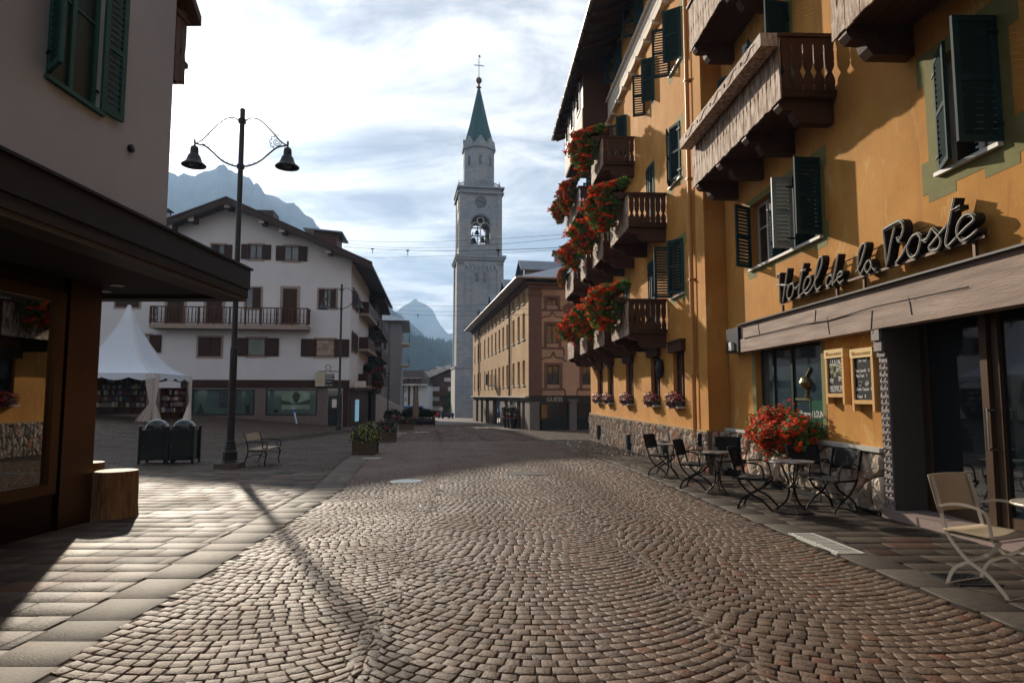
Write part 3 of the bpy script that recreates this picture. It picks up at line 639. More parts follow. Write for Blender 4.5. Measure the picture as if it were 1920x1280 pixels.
# --- rubble stone base: every stone its own bulge
def clip(poly, px, py, nx, ny):
    out = []; n = len(poly)
    for i in range(n):
        a, b_ = poly[i], poly[(i + 1) % n]; da = (a[0] - px) * nx + (a[1] - py) * ny; db = (b_[0] - px) * nx + (b_[1] - py) * ny
        if da <= 0: out.append(a)
        if (da < 0 < db) or (db < 0 < da): t = da / (da - db); out.append((a[0] + (b_[0] - a[0]) * t, a[1] + (b_[1] - a[1]) * t))
    return out
RUB = mat('rubble_porphyry', (0.50, 0.41, 0.32), .9, spec=.15, attr=True, var=.5, vscale=7, bump=1, bscale=9, bdist=.06)
def rubble(fr, u0, u1, z0, z1, su, sz, seed, parent, n0=0.0, bulge=.06, zs=0.0):
    rr = random.Random(seed); pts = []
    nu, nz_ = int((u1 - u0) / su) + 1, int((z1 - z0) / sz) + 1
    for i in range(-1, nu + 1):
        for j in range(-1, nz_ + 1): pts.append((u0 + (i + .5 + .5 * (j % 2) + rr.uniform(-.38, .38)) * su, z0 + (j + .5 + rr.uniform(-.38, .38)) * sz))
    V = []; Fc = []; T = []
    for i, (x, y) in enumerate(pts):
        poly = [(x - 2 * su, y - 2 * sz), (x + 2 * su, y - 2 * sz), (x + 2 * su, y + 2 * sz), (x - 2 * su, y + 2 * sz)]
        for j, (x2, y2) in enumerate(pts):
            if j == i or abs(x2 - x) > 2.6 * su or abs(y2 - y) > 2.6 * sz: continue
            dx, dy = (x2 - x) / su ** 2, (y2 - y) / sz ** 2
            mx, my = (x + x2) / 2, (y + y2) / 2; poly = clip(poly, mx, my, dx, dy)
            if len(poly) < 3: break
        if len(poly) < 3: continue
        for (px, py, nx, ny) in ((u0, 0, -1, 0), (u1, 0, 1, 0), (0, z0, 0, -1), (0, z1, 0, 1)):
            poly = clip(poly, px, py, nx, ny)
            if len(poly) < 3: break
        if len(poly) < 3: continue
        gx = sum(p[0] for p in poly) / len(poly); gy = sum(p[1] for p in poly) / len(poly)
        # cut the corners
        P2 = []
        for k in range(len(poly)):
            a, b_, c_ = poly[k - 1], poly[k], poly[(k + 1) % len(poly)]
            P2.append((b_[0] + (a[0] - b_[0]) * .22, b_[1] + (a[1] - b_[1]) * .22)); P2.append((b_[0] + (c_[0] - b_[0]) * .22, b_[1] + (c_[1] - b_[1]) * .22))
        m = len(P2); h = bulge * rr.uniform(.5, 1.3); k0 = len(V); tone = rr.uniform(.72, 1.4)
        tc = (tone, tone, tone) if rr.random() > .14 else (tone * 1.05, tone * .72, tone * .62)
        for s_, d in ((.97, 0), (.90, h * .55), (.72, h), (.35, h * 1.15)):
            for (a, c_) in P2:
                V.append((gx + (a - gx) * s_, n0 + d + (rr.uniform(-.014, .014) if d else 0), gy + (c_ - gy) * s_)); T.append(tc)
        V.append((gx, n0 + h * rr.uniform(1, 1.3), gy)); T.append(tc)
        for r_ in range(3):
            for q in range(m): Fc.append((k0 + r_ * m + q, k0 + (r_ + 1) * m + q, k0 + (r_ + 1) * m + (q + 1) % m, k0 + r_ * m + (q + 1) % m))
        for q in range(m): Fc.append((k0 + 3 * m + q, k0 + 4 * m, k0 + 3 * m + (q + 1) % m))
    b = MB(fr.m); b.add(V, Fc); o = b.build('rubble_base', RUB, parent); me = o.data
    ca = me.color_attributes.new('tone', 'FLOAT_COLOR', 'POINT'); ca.data.foreach_set('color', [v for t in T for v in (*t, 1)])
    b = MB(fr.m); b.box(u0, u1, -.02, n0 + .012, z0, z1); b.build('base_mortar', mat('base_mortar', (.16, .125, .095), .95, var=.2) if 'base_mortar' not in MATS else MATS['base_mortar'], parent)
rubble(FA, 9.15, 15.1, -.55, .70, .26, .40, 5, hotel, n0=.06, bulge=.09)
rubble(FB, 15.13, 31.5, -1.2, .65, .13, .34, 6, hotel, n0=.05, bulge=.06)
fret = Frame((cA.x + .02, 15.10), (-1, 0)); 
b = MB(FA.m); b.box(9.15, 15.1, -.05, .16, .70, .76); b.build('stone_ledge', STONE_L, hotel)
b = MB(FB.m); b.box(15.14, 31.5, -.02, .09, .65, .69); b.build('base_coping', mat('ochre_coping', (.42, .27, .11), .8), hotel)
b = MB(FA.m); b.box(9.2, 15.0, .02, .17, -.55, -.14); b.box(9.2, 15.0, .17, .21, -.55, -.20); b.build('plinth_kerb', BAND, hotel)
# base of the return wall
rubble(Frame((cA.x, 15.09), (-1, 0)), 0.0, .46, -.5, .68, .2, .3, 9, hotel, n0=.03)
# pale string course on the ledge side is the sill; entrance surround
b = MB(FA.m)
for (z0, z1, n1, u0_, u1_) in ((-.35, 2.05, .10, 8.915, 9.13), (2.05, 2.13, .13, 8.91, 9.14), (2.13, 2.28, .17, 8.905, 9.15), (2.28, 2.6, .20, 8.905, 9.15)): b.box(u0_, u1_, -.42, n1, z0, z1)
b.build('entrance_pillar', GRAN_D, hotel)
b = MB(FA.m); rr = random.Random(4)
for (z0, z1, n1) in ((-.3, 2.05, .10), (2.05, 2.13, .13), (2.13, 2.28, .17), (2.28, 2.47, .20)):
    b.box(8.94, 9.12, n1, n1 + .02, z0, z1 - .003)
z = -.25
while z < 2.0:
    for u in (8.985, 9.075): b.lathe([(.036, .12), (.03, .135), (.012, .125)], 7, (0, 0), m=Matrix(((1, 0, 0, u), (0, 0, 1, 0), (0, -1, 0, z + rr.uniform(-.01, .01)), (0, 0, 0, 1))))
    z += .10
b.build('carved_pilaster', LIMEC, hotel)
b = MB(FA.m); b.box(3.4, 9.16, -.42, .16, -.4, -.06); b.build('entrance_step', GRANITE, hotel)
# entrance glazing, set back
en = MB(FA.m); D0, D1 = -.42, -.34
for u in (8.87, 7.72, 7.60, 6.55, 6.40, 5.6, 5.4, 4.2): en.box(u - .06, u + .05, D0, D1 + .05 * (u in (7.72, 6.40)), -.06, 2.7)
en.box(3.6, 8.92, D0, D1 - .01, 2.55, 2.70); en.box(3.6, 8.92, D0 + .01, D1 - .02, -.06, .10)
ef = en.build('entrance_door', DOORB, hotel)
b = MB(FA.m); b.box(3.7, 8.92, D0 + .02, D0 + .035, .0, 2.65); b.build('pane', GLASS, ef)
b = MB(FA.m); b.tube([(7.62, D1 + .13, .85), (7.62, D1 + .13, 1.35)], .018, 8)
for z in (.87, 1.33): b.tube([(7.62, D1 + .02, z), (7.62, D1 + .14, z)], .014, 6)
b.build('door_handle', CHROME, ef)
b = MB(FA.m)
for u in (7.00, 7.05): b.tube([(u, D1 + .08, .98), (u, D1 + .08, 2.02)], .013, 8)
b.tube([(7.02, D1 - .02, 1.5), (7.02, D1 + .08, 1.5)], .02, 6); b.build('door_handle', COPP, ef)
b = MB(FA.m); b.box(6.78, 6.86, D0 + .036, D0 + .039, 1.38, 1.5); b.build('sticker', mat('blue_white_sticker', (.5, .65, .8), .5, var=.5, vscale=60), ef)
# lounge window: tall panes, green frame, coffee grinder on a stand inside, lettering on the glass
w = win(FA, *shop, hotel, leaves=1, frame=mat('dark_green_shop_frame', (.02, .035, .02), .4), glass_=GLASS2, bar=False, depth=.12, name='lounge_window')
for m_ in (13.0, 12.2): b = MB(FA.m); b.box(m_, m_ + .07, -.18, -.11, .83, 2.7); b.build('mullion', MATS['dark_green_shop_frame'], w)
for m_, n_ in ((10.80, 10.93), (13.62, 13.78)): b = MB(FA.m); b.box(m_, n_, 0, .005, .78, 2.5); b.build('painted_surround', TRIMG, w)
b = MB(FA.m); b.box(10.98, 11.62, -.148, -.143, .88, 1.42); b.build('frosted_panel', mat('green_film', (.02, .085, .055), .3), w)
b = MB(FA.m); b.lathe([(.05, 1.47), (.05, 1.5), (.025, 1.52), (.025, 1.62), (.10, 1.66), (.13, 1.74), (.10, 1.82), (.03, 1.86)], 14, c=(11.72, -.135)); b.box(11.60, 12.25, -.142, -.128, 1.42, 1.46); b.box(11.62, 11.64, -.141, -.131, .9, 1.42); b.box(12.2, 12.22, -.141, -.131, .9, 1.42)
b.tube([(11.72, -.13, 1.84), (11.62, -.13, 1.93), (11.55, -.13, 2.0)], .025, 8)
b.build('display_stand', mat('dull_brass', (.16, .14, .07), .4, metal=.8), w)
def text_mesh(name, s, fr, u, z, size, mt, parent, n, flip=True, ext=.002, width=None, font_shear=0.0, align='LEFT', **tags):
    """text reading toward decreasing u (left to right as seen from the street)"""
    c = bpy.data.curves.new(name, 'FONT'); c.body = s; c.size = size; c.extrude = ext; c.shear = font_shear; c.align_x = align
    o = bpy.data.objects.new(name, c); COL.objects.link(o); dg = bpy.context.evaluated_depsgraph_get(); dg.update()
    me = bpy.data.meshes.new_from_object(o.evaluated_get(dg)); bpy.data.objects.remove(o); bpy.data.curves.remove(c)
    xs = [v.co.x for v in me.vertices]; sc = 1.0
    if width and xs: sc = width / (max(xs) - min(xs))
    M = fr.m @ Matrix(((-1, 0, 0, u), (0, 0, 1, n), (0, 1, 0, z), (0, 0, 0, 1))) @ Matrix.Diagonal((sc, 1, 1, 1))
    me.transform(M); me.materials.clear(); me.materials.append(mt); return link(name, me, parent, **tags)
text_mesh('window_lettering', 'Villeneuve | LOUNGE', FA, 12.08, 1.12, .17, CHALK, w, -.135, width=1.05)
# weathered beam over the shop front
b = MB(FA.m)
b.box(-8, 13.85, .0, .20, 2.72, 3.02); b.box(-8, 13.85, .0, .23, 2.44, 2.715)
bm_ = b.build('shopfront_beam', WOOD_B, hotel)
b = MB(FA.m); b.box(-8, 13.9, -.02, .27, 3.02, 3.045); b.build('flashing', IRON, bm_)
b = MB(FA.m); 
for (u, z, l, s_) in ((10.2, 2.62, .14, .05), (9.1, 2.55, .16, -.06), (12.9, 2.86, .12, .05), (10.7, 2.84, .1, -.05), (8.2, 2.66, .12, .04)): b.tube([(u, .205 if z > 2.72 else .235, z - l), (u + s_, .205 if z > 2.72 else .235, z + l)], .005, 4)
b.tube([(13.6, .24, 2.72), (11, .245, 2.73), (10.2, .24, 2.70), (9, .245, 2.75), (7.2, .24, 2.73)], .009, 5); b.build('cable', IRON, bm_)
b = MB(FA.m); b.box(13.87, 14.55, -.02, .26, 2.46, 3.0); dk = b.build('junction_box', FASC, hotel)
b = MB(FA.m); b.box(14.1, 14.25, .26, .33, 2.50, 2.68); b.build('lamp_lens', FRAME_W, dk)
# downpipe at the inner corner
b = MB(FB.m); b.tube([(15.95, .09, 15.0), (15.95, .09, .75), (15.93, .10, .55), (15.85, .02, .45)], .055, 10)
for z in (2, 4.4, 7, 9.6, 12): b.box(15.87, 16.03, 0, .16, z, z + .04)
b.build('downpipe', mat('painted_downpipe', (.48, .22, .06), .5), hotel)
b = MB(FB.m); b.box(15.14, 15.7, 0, .03, .70, 12.8); b.build('corner_strip', ST, hotel)
# ---------------------------------------------------------------- balconies (parts of the hotel)
def cut_board(b, m, w, h, t, notch=1.0, sides=(1, 1), seed=0):
    """upright board whose edges are scalloped, so that pairs leave baluster-shaped gaps"""
    prof = [(0, 0), (.10, 0), (.12, .30), (.16, .06), (.19, .28), (.22, .05), (.28, .05), (.34, .30), (.42, 1.0), (.5, .35), (.56, .12), (.60, .26), (.63, .10), (.78, .14), (.81, .3), (.84, .1), (.88, .22), (.90, 0), (1, 0)]
    g = w * .24 * notch
    Lf = [((g * a) if sides[0] else 0, h * t_) for t_, a in prof]; Rt = [(w - ((g * a) if sides[1] else 0), h * t_) for t_, a in prof]
    vs = []; n = len(prof)
    for d in (0, t): vs += [(x, d, z) for x, z in Lf] + [(x, d, z) for x, z in Rt]
    fs = []
    for i in range(n - 1):
        fs.append((i, n + i, n + i + 1, i + 1)); fs.append((2 * n + i, 2 * n + i + 1, 3 * n + i + 1, 3 * n + i))
        fs.append((i, i + 1, 2 * n + i + 1, 2 * n + i)); fs.append((n + i, 3 * n + i, 3 * n + i + 1, n + i + 1))
    fs.append((n - 1, 2 * n - 1, 4 * n - 1, 3 * n - 1)); fs.append((0, 2 * n, 3 * n, n))
    b.add(vs, fs, m)
def balcony(fr, u0, u1, z, proj, h=1.04, planter=False, bw_=.165, parent=hotel, side_dark=True, brackets=2, front_notch=.75, bd=WOOD_W):
    fl = MB(fr.m); fl.box(u0, u1, 0, proj - .03, z - .02, z + .06); k = 6
    for i in range(k): d0 = (proj - .05) * i / k; fl.box(u0 + .01, u1 - .01, d0 + .006, d0 + (proj - .05) / k - .006, z - .045, z - .02)
    f = fl.build('balcony', WOOD_D, parent)
    b = MB(fr.m); nb = int((u1 - u0) / bw_); w = (u1 - u0) / nb
    for i in range(nb): cut_board(b, Matrix.Translation((u0 + i * w, proj - .03 + .004 * (i % 2), z - .10 - .02 * ((i * 7) % 3) / 2)), w * .975, h + .06, .026, front_notch)
    b.build('front_boards', bd, f)
    b = MB(fr.m); ns = max(4, int(proj / bw_)); w = (proj - .06) / ns
    for uu in (u0, u1 - .026):
        b = MB(fr.m)
        for i in range(ns): cut_board(b, Matrix.Translation((uu, .02 + i * w, z - .06)) @ Matrix(((0, 1, 0, 0), (1, 0, 0, 0), (0, 0, 1, 0), (0, 0, 0, 1))), w * .985, h, .026, 1.25)
        b.build('side_boards', WOOD_D, f)
    b = MB(fr.m); b.box(u0 - .03, u1 + .03, proj - .075, proj + .045, z + h - .06, z + h); b.box(u0 - .035, u0 + .065, .0, proj - .075, z + h - .058, z + h + .002); b.box(u1 - .065, u1 + .035, .0, proj - .075, z + h - .058, z + h + .002)
    b.build('handrail', WOOD_D, f)
    b = MB(fr.m)
    nbk = brackets
    for i in range(nbk):
        u = u0 + .12 + (u1 - u0 - .44) * i / max(1, nbk - 1)
        b = MB(fr.m); b.prism([(0, z - .045), (proj * .97, z - .045), (proj * .97, z - .16), (proj * .90, z - .24), (proj * .72, z - .25), (proj * .68, z - .36), (proj * .6, z - .45), (.0, z - .45)], u, u + .2, 'x', m=Matrix(((1, 0, 0, 0), (0, 1, 0, 0), (0, 0, 1, 0), (0, 0, 0, 1))))
        b.build('bracket', WOOD_D, f)
    if planter:
        b = MB(fr.m); b.box(u0 - .08, u1 - .15, proj + .05, proj + .33, z + h - .26, z + h - .04); p = b.build('planter_trough', WOOD_W, f)
        b = MB(fr.m); u = u0 + .1; nn = proj + .333
        while u < u1 - .9:   # carved scrolls along the board
            zc_ = z + h - .15
            b.tube(cat_rom([(u + .5, nn, zc_ - .05), (u + .38, nn, zc_ - .05), (u + .28, nn, zc_ + .01), (u + .18, nn, zc_ + .055), (u + .06, nn, zc_ + .04)], 4), .011, 5)
            for a in range(3): b.tube([(u + .62 - .035 * math.cos(a * 1.05), nn, zc_ - .035 * math.sin(a * 1.05)), (u + .62 + .035 * math.cos(a * 1.05), nn, zc_ + .035 * math.sin(a * 1.05))], .009, 4)
            u += .78
        b.build('carving', WOOD_D, p)
    return f
balcony(FA, 10.08, 14.55, 6.42, .95, planter=True, brackets=4, h=1.0)
balcony(FA, 10.08, 14.55, 9.68, .95, planter=False, brackets=3)
balcony(FA, 3.6, 8.52, 6.48, .95, planter=True, brackets=4)
balcony(FA, 3.6, 8.52, 9.72, .95, brackets=3)
BB = {3.36: [(18.42, 20.8), (22.1, 24.1), (25.7, 27.4), (29.3, 31.3)], 6.45: [(18.25, 20.8), (22.1, 24.1), (25.7, 27.0), (29.3, 32.0)], 9.67: [(21.93, 24.2), (27.3, 31.8)]}
for z, l in BB.items():
    for (a, c) in l: balcony(FB, a, c, z, 1.15, h=.94, brackets=2, bw_=.16)
# ---------------------------------------------------------------- neon script sign on the facade
sign = thing('neon_sign', FA.w(9.6, .1, 3.27), 'script neon sign on a rail above the timber beam, reading Hotel de la Poste', 'neon sign')
def SA(x, y): return (1450 + x / 9.143, 440 + y / 9.143)
def SB(x, y): return (1640 + x / 8.348, 360 + y / 8.348)
strokes = [
 ('A', 0, [(104, 668), (106, 850), (115, 1165)]), ('A', 0, [(66, 745), (78, 680), (122, 668)]), ('A', 0, [(245, 575), (205, 850), (160, 1160)]), ('A', 0, [(58, 855), (250, 866)]),
 ('A', 1, [(345, 835), (290, 850), (250, 930), (236, 1020), (255, 1090), (300, 1085), (338, 990), (350, 880), (335, 825)]), ('A', 0, [(348, 870), (372, 918), (415, 890), (440, 840)]),
 ('A', 0, [(520, 490), (485, 680), (452, 880), (434, 1010), (452, 1048), (520, 985)]), ('A', 0, [(468, 622), (548, 600)]),
 ('A', 1, [(520, 985), (600, 890), (642, 790), (625, 722), (575, 735), (532, 830), (518, 930), (548, 1000), (610, 985), (690, 860)]),
 ('A', 1, [(690, 860), (765, 700), (825, 520), (838, 410), (812, 380), (768, 470), (730, 650), (718, 830), (735, 930), (775, 930), (815, 880)]),
 ('A', 1, [(1010, 740), (990, 695), (940, 715), (908, 800), (915, 875), (960, 860), (1000, 780)]), ('A', 0, [(1110, 330), (1065, 590), (1012, 850), (1060, 800), (1105, 745)]),
 ('A', 1, [(1105, 745), (1170, 700), (1180, 645), (1140, 640), (1105, 700), (1105, 780), (1145, 822), (1200, 780)]),
 ('A', 1, [(1420, 640), (1470, 560), (1530, 380), (1578, 200), (1555, 150), (1500, 210), (1458, 350), (1452, 540), (1490, 670), (1540, 600), (1580, 500)]),
 ('A', 1, [(1650, 440), (1600, 470), (1578, 570), (1600, 640), (1650, 605), (1685, 500), (1660, 440)]), ('A', 0, [(1668, 460), (1700, 560), (1750, 605)]),
 ('B', 0, [(130, 600), (160, 850), (190, 1175)]), ('B', 1, [(130, 592), (260, 520), (385, 458), (440, 500), (445, 600), (405, 715), (370, 760), (348, 705)]), ('B', 0, [(312, 555), (250, 820), (196, 1165)]),
 ('B', 0, [(330, 1115), (430, 975), (500, 830)]), ('B', 1, [(722, 700), (660, 658), (575, 715), (515, 840), (520, 950), (580, 1018), (650, 980), (700, 850), (720, 700)]),
 ('B', 1, [(740, 755), (800, 750), (860, 650), (892, 570)]), ('B', 1, [(892, 570), (960, 630), (1022, 710), (1032, 800), (985, 895), (900, 912), (850, 870), (905, 790), (1000, 675), (1135, 515)]),
 ('B', 0, [(1245, 92), (1200, 300), (1150, 560), (1112, 780), (1140, 842), (1190, 810), (1280, 715)]), ('B', 0, [(1205, 285), (1325, 232)]),
 ('B', 1, [(1300, 690), (1420, 565), (1540, 455), (1545, 380), (1470, 350), (1370, 400), (1300, 520), (1288, 640), (1330, 730), (1395, 752), (1490, 700), (1605, 600)])]
for k, cv, pts in strokes:
    P = [FA.pix(*(SA if k == 'A' else SB)(*p), n=.18) for p in pts]
    P3 = [Vector((u, .12, z)) for u, z in P]; C3 = cat_rom(P3, 5)
    wd = .046 if k == 'A' else .056
    b = MB(FA.m); b.tube(C3, .03, flat=(wd, .11), ref=(0, 1, 0)); le = b.build('letter', LETTER, sign)
    b = MB(FA.m); b.tube([p + Vector((0, .066, 0)) for p in C3], .008, 6); b.build('tube', NEON, le, smooth=True)
r0 = FA.pix(1464, 569, n=.12); r1 = FA.pix(1850, 442, n=.12)
b = MB(FA.m); b.tube([(r0[0], .12, r0[1]), (r1[0], .12, r1[1])], .02, flat=(.035, .05), ref=(0, 1, 0)); b.tube([(r0[0], .06, r0[1] + .30), (r1[0] + 1, .06, r1[1] + .38)], .01, 5)
for px, py in ((1468, 572), (1570, 536), (1621, 518), (1828, 450)):
    u, z = FA.pix(px, py, n=.1); b.box(u - .02, u + .02, .08, .12, 3.03, z)
b.build('rail', DOORB, sign)
# ---------------------------------------------------------------- menu boards
def menu_board(u0, u1, z0, z1, label, lines, sketch):
    t = thing('menu_board', FA.w((u0 + u1) / 2, 0, z0), label, 'menu board', 'menu boards by the lounge window')
    b = MB(FA.m); n0, n1 = .012, .12; wd = .055; zl = z0 + .17
    b.box(u0, u0 + wd, n0, n1, z0, z1 - .14); b.box(u1 - wd, u1, n0, n1, z0, z1 - .14)
    b.prism([(u0 + wd, zl), (u0 + wd, z0 + .12), (u0 + wd + .03, z0 + .11), (u1 - wd - .03, z0 + .11), (u1 - wd, z0 + .12), (u1 - wd, zl)], n0, n1, 'y')
    fr_ = b.build('frame', PINE, t)
    b = MB(FA.m); b.box(u0 - .004, u1 + .004, n0, n1 + .006, z1 - .138, z1); hd = b.build('header', PINE_T, t)
    text_mesh('header_lettering', 'Villeneuve', FA, u1 - .05, z1 - .10, .085, PINE, hd, n1 + .009, width=(u1 - u0) * .42)
    text_mesh('header_lettering', 'LOUNGE', FA, u0 + (u1 - u0) * .45, z1 - .10, .06, PINE, hd, n1 + .009, width=(u1 - u0) * .36)
    b = MB(FA.m); b.box(u0 + wd, u1 - wd, n0, n1 - .03, zl, z1 - .14); bd_ = b.build('slate', BLACKB, t)
    for (s_, fx, fz, sz, wf, mt) in lines:
        text_mesh('chalk_writing', s_, FA, u1 - wd - (u1 - u0 - 2 * wd) * fx, zl + (z1 - .14 - zl) * fz, sz, mt, bd_, n1 - .026, width=(u1 - u0 - 2 * wd) * wf)
    b = MB(FA.m)
    for pl in sketch: b.tube([(u1 - wd - (u1 - u0 - 2 * wd) * x, n1 - .025, zl + (z1 - .14 - zl) * z) for x, z in pl], .0045, 4)
    b.build('chalk_drawing', CHALKY if 'cocktail' in label else CHALK, bd_)
    b = MB(FA.m); um = (u0 + u1) / 2; b.tube([(u0 + .1, .05, z1), (um, .02, z1 + .26)], .003, 4); b.tube([(u1 - .1, .05, z1), (um, .02, z1 + .26)], .003, 4); b.build('cord', PINE_T, t)
circ = lambda cx_, cz_, rx, rz_, n=10: [(cx_ + rx * math.cos(2 * math.pi * i / n), cz_ + rz_ * math.sin(2 * math.pi * i / n)) for i in range(n + 1)]
menu_board(10.04, 10.59, 1.37, 2.25, 'pine framed chalkboard with cocktails written across its top', [('COCKTAiLS', .05, .80, .17, .9, CHALK), ('Spritz', .55, .66, .06, .3, CHALK), ('della casa', .52, .60, .06, .4, CHALKY), ('Gin', .36, .54, .06, .16, CHALKY), ('Tonic', .34, .47, .06, .2, CHALKY), ('Bellini', .08, .36, .06, .26, CHALK), ('9 €', .12, .28, .07, .2, CHALK), ('Hugo', .66, .42, .06, .24, CHALK), ('8 €', .68, .34, .07, .2, CHALK), ('Negroni  Americano  Mojito', .05, .17, .05, .88, CHALK), ('Martini  Daiquiri  Sour', .05, .11, .05, .86, CHALK), ('Analcolici  Prosecco', .05, .05, .05, .88, CHALK)],
           [[(.06, .76), (.3, .79), (.6, .79), (.94, .74)], [(.1, .74), (.35, .765), (.6, .765), (.9, .72)], [(.12, .68), (.3, .74), (.22, .64), (.4, .66), (.18, .6), (.34, .58), (.14, .56)], circ(.25, .66, .13, .07), circ(.26, .65, .07, .035), circ(.78, .5, .12, .05), [(.2, .55), (.2, .44), (.1, .4)], [(.42, .42), (.42, .38)]])
menu_board(9.27, 9.84, 1.27, 2.21, 'pine framed chalkboard with a sparse toast menu, nearer the entrance', [('"Our Toast"', .22, .90, .07, .5, CHALK), ('Toast Lavarella   10', .06, .66, .07, .78, CHALK), ('Pizza Toast   11', .08, .54, .07, .62, CHALK), ('Crudo Toscano   8', .06, .22, .07, .86, CHALK), ('Toast   8', .08, .05, .07, .5, CHALK)],
           [circ(.32, .385, .09, .05), circ(.68, .385, .11, .05), [(.26, .42), (.24, .45)], [(.58, .39), (.78, .40)], [(.58, .365), (.78, .37)]])
# ---------------------------------------------------------------- flowers
def card(b, p, s, nrm, rr):
    a = nrm.orthogonal().normalized(); a.rotate(Matrix.Rotation(rr.uniform(0, 6.28), 3, nrm)); c = nrm.cross(a)
    b.v += [p - a * s - c * s * .7, p + a * s - c * s * .7, p + a * s * .8 + c * s, p - a * s * .8 + c * s]; k = len(b.v) - 4; b.f.append((k, k + 1, k + 2, k + 3))
def bush_meshes(name, shape, nl, nf, ls, fs, lm, fm, seed, per=7, spread=.035, sunny=None, flo=.0):
    """shape(rr) -> (point, outward normal, depth 0..1)"""
    rr = random.Random(seed); lb = MB(); fb = MB()
    for _ in range(nl):
        p, nn, d = shape(rr); v = (nn + Vector((rr.gauss(0, .7), rr.gauss(0, .7), rr.gauss(0, .7)))).normalized(); card(lb, p, ls * rr.uniform(.6, 1.3), v, rr)
    k = 0
    while k < nf:
        p, nn, d = shape(rr)
        if d < flo or (sunny is not None and rr.random() > .16 + .84 * max(0, nn.dot(sunny))): continue
        k += 1; c = p + nn * .03; q = rr.choice((.8, 1, 1.25))
        for _ in range(per):
            o = Vector((rr.gauss(0, spread), rr.gauss(0, spread), rr.gauss(0, spread))) * q; v = (nn + Vector((rr.gauss(0, .5), rr.gauss(0, .5), rr.gauss(0, .5)))).normalized()
            card(fb, c + o, fs * rr.uniform(.7, 1.3), v, rr)
    def mk(b, m, nm):
        me = bpy.data.meshes.new(nm); me.from_pydata([tuple(v) for v in b.v], [], b.f); me.materials.append(m); return me
    return mk(lb, lm, 'foliage'), mk(fb, fm, 'blossom')
# cascade: local x = along the balcony (-1..1), y outward, z up
def cascade(rr):
    x = rr.uniform(-1, 1); e = (1 - abs(x) ** 4) ** .5; a = rr.uniform(-.35, 2.9); r_ = rr.uniform(.55, 1) ** .5
    lump = 1 + .22 * math.sin(x * 7 + 1) + .16 * math.sin(a * 4 + x * 5) + .1 * math.sin(a * 9 - x * 11)
    ny, nz_ = math.sin(a), math.cos(a); rad = r_ * lump * (.35 + .65 * e)
    return Vector((x * 1.0, .02 + .50 * rad * max(ny, -.3), .10 + (.42 if nz_ > 0 else 1.0) * nz_ * rad * .9)), Vector((x * .3, ny, nz_)).normalized(), r_
sd_loc = Vector((.25, .95, .1)).normalized()    # where the sun stands as seen from a balcony front
VAR = [bush_meshes('geranium', cascade, 3600, 350, .040, .032, LEAF, RED, sd, sunny=sd_loc, flo=.66) for sd in (1, 2, 3)]
trough = MB(); trough.box(-.96, .96, -.02, .20, -.12, .06); TRM = bpy.data.meshes.new('trough'); TRM.from_pydata([tuple(v) for v in trough.v], [], trough.f); TRM.materials.append(WOOD_D)
def flowerbox(fr, uc, n, z, sx, sy, sz, var, label, group='geranium boxes on the balconies', cat='flower box'):
    t = thing('flower_box', (0, 0, 0), label, cat, group); t.matrix_basis = fr.m @ Matrix.Translation((uc, n, z)) @ Matrix.Diagonal((sx, sy, sz, 1))
    for nm, me in (('trough', TRM), ('foliage', VAR[var][0]), ('blossom', VAR[var][1])):
        o = bpy.data.objects.new(nm, me); COL.objects.link(o); o.parent = t
    return t
names = {3.36: 'lowest balcony row', 6.45: 'middle balcony row', 9.67: 'top balcony row'}
posn = {0: 'nearest', 1: 'second', 2: 'third', 3: 'farthest'}
vi = 0
for z, l in BB.items():
    for i, (a, c) in enumerate(l):
        nm = names[z]
        if z == 6.45 and i == 3: flowerbox(FB, 31.3, 1.2, z + .95, .55, .7, .7, 0, 'small sparse geranium box at the far end of the middle balcony row'); continue
        if z == 3.36 and i == 3: continue
        if z == 9.67 and i == 1:
            flowerbox(FB, 28.6, 1.2, z + 1.0, .95, 1.15, 1.0, 2, 'red geranium box at the near end of the far top balcony'); flowerbox(FB, 31.0, 1.2, z + 1.0, .75, 1.2, .8, 1, 'pale geranium box at the far end of the far top balcony'); continue
        lb = {0: 'large red geranium box cascading from the balcony nearest the corner, ' + nm, 1: 'red geranium box on the second balcony of the ' + nm, 2: 'smaller red geranium box on the third balcony of the ' + nm}[i]
        sc = (1.0, .88, .8, .6)[i]
        flowerbox(FB, (a + c) / 2, 1.17, z + .98, (c - a) / 2 * .78, 1.6 * (.85 + .15 * sc), .98 * sc + .05, vi % 3, lb); vi += 1
# big geranium on the lounge window sill
def mound(rr):
    th = rr.uniform(0, 6.28); ph = math.acos(rr.uniform(-.75, 1)); r_ = rr.uniform(.5, 1) ** .5
    lump = 1 + .14 * math.sin(th * 5) + .12 * math.sin(ph * 6 + th * 3) + .1 * math.sin(th * 11 + ph * 4)
    d = Vector((math.sin(ph) * math.cos(th), math.sin(ph) * math.sin(th), math.cos(ph))); k = 1 - .35 * max(0, -d.z)
    return Vector((d.x * lump * r_ * k, d.y * lump * r_ * k, d.z * lump * r_)), d, r_
lm, fm = bush_meshes('geranium', mound, 5600, 520, .036, .034, LEAF, RED, 11, per=9, spread=.034, sunny=Vector((-.1, .9, .4)).normalized(), flo=.75)
t = thing('geranium_planter', (0, 0, 0), 'large bushy red geranium in a trough under the lounge window', 'geranium'); t.matrix_basis = FA.m @ Matrix.Translation((11.6, .42, .80)) @ Matrix.Diagonal((.98, .46, .47, 1))
for nm, me in (('foliage', lm), ('blossom', fm)): o = bpy.data.objects.new(nm, me); COL.objects.link(o); o.parent = t
b = MB(FA.m); b.box(10.95, 12.3, .17, .42, .55, .76); b.build('trough', WOOD_D, t)
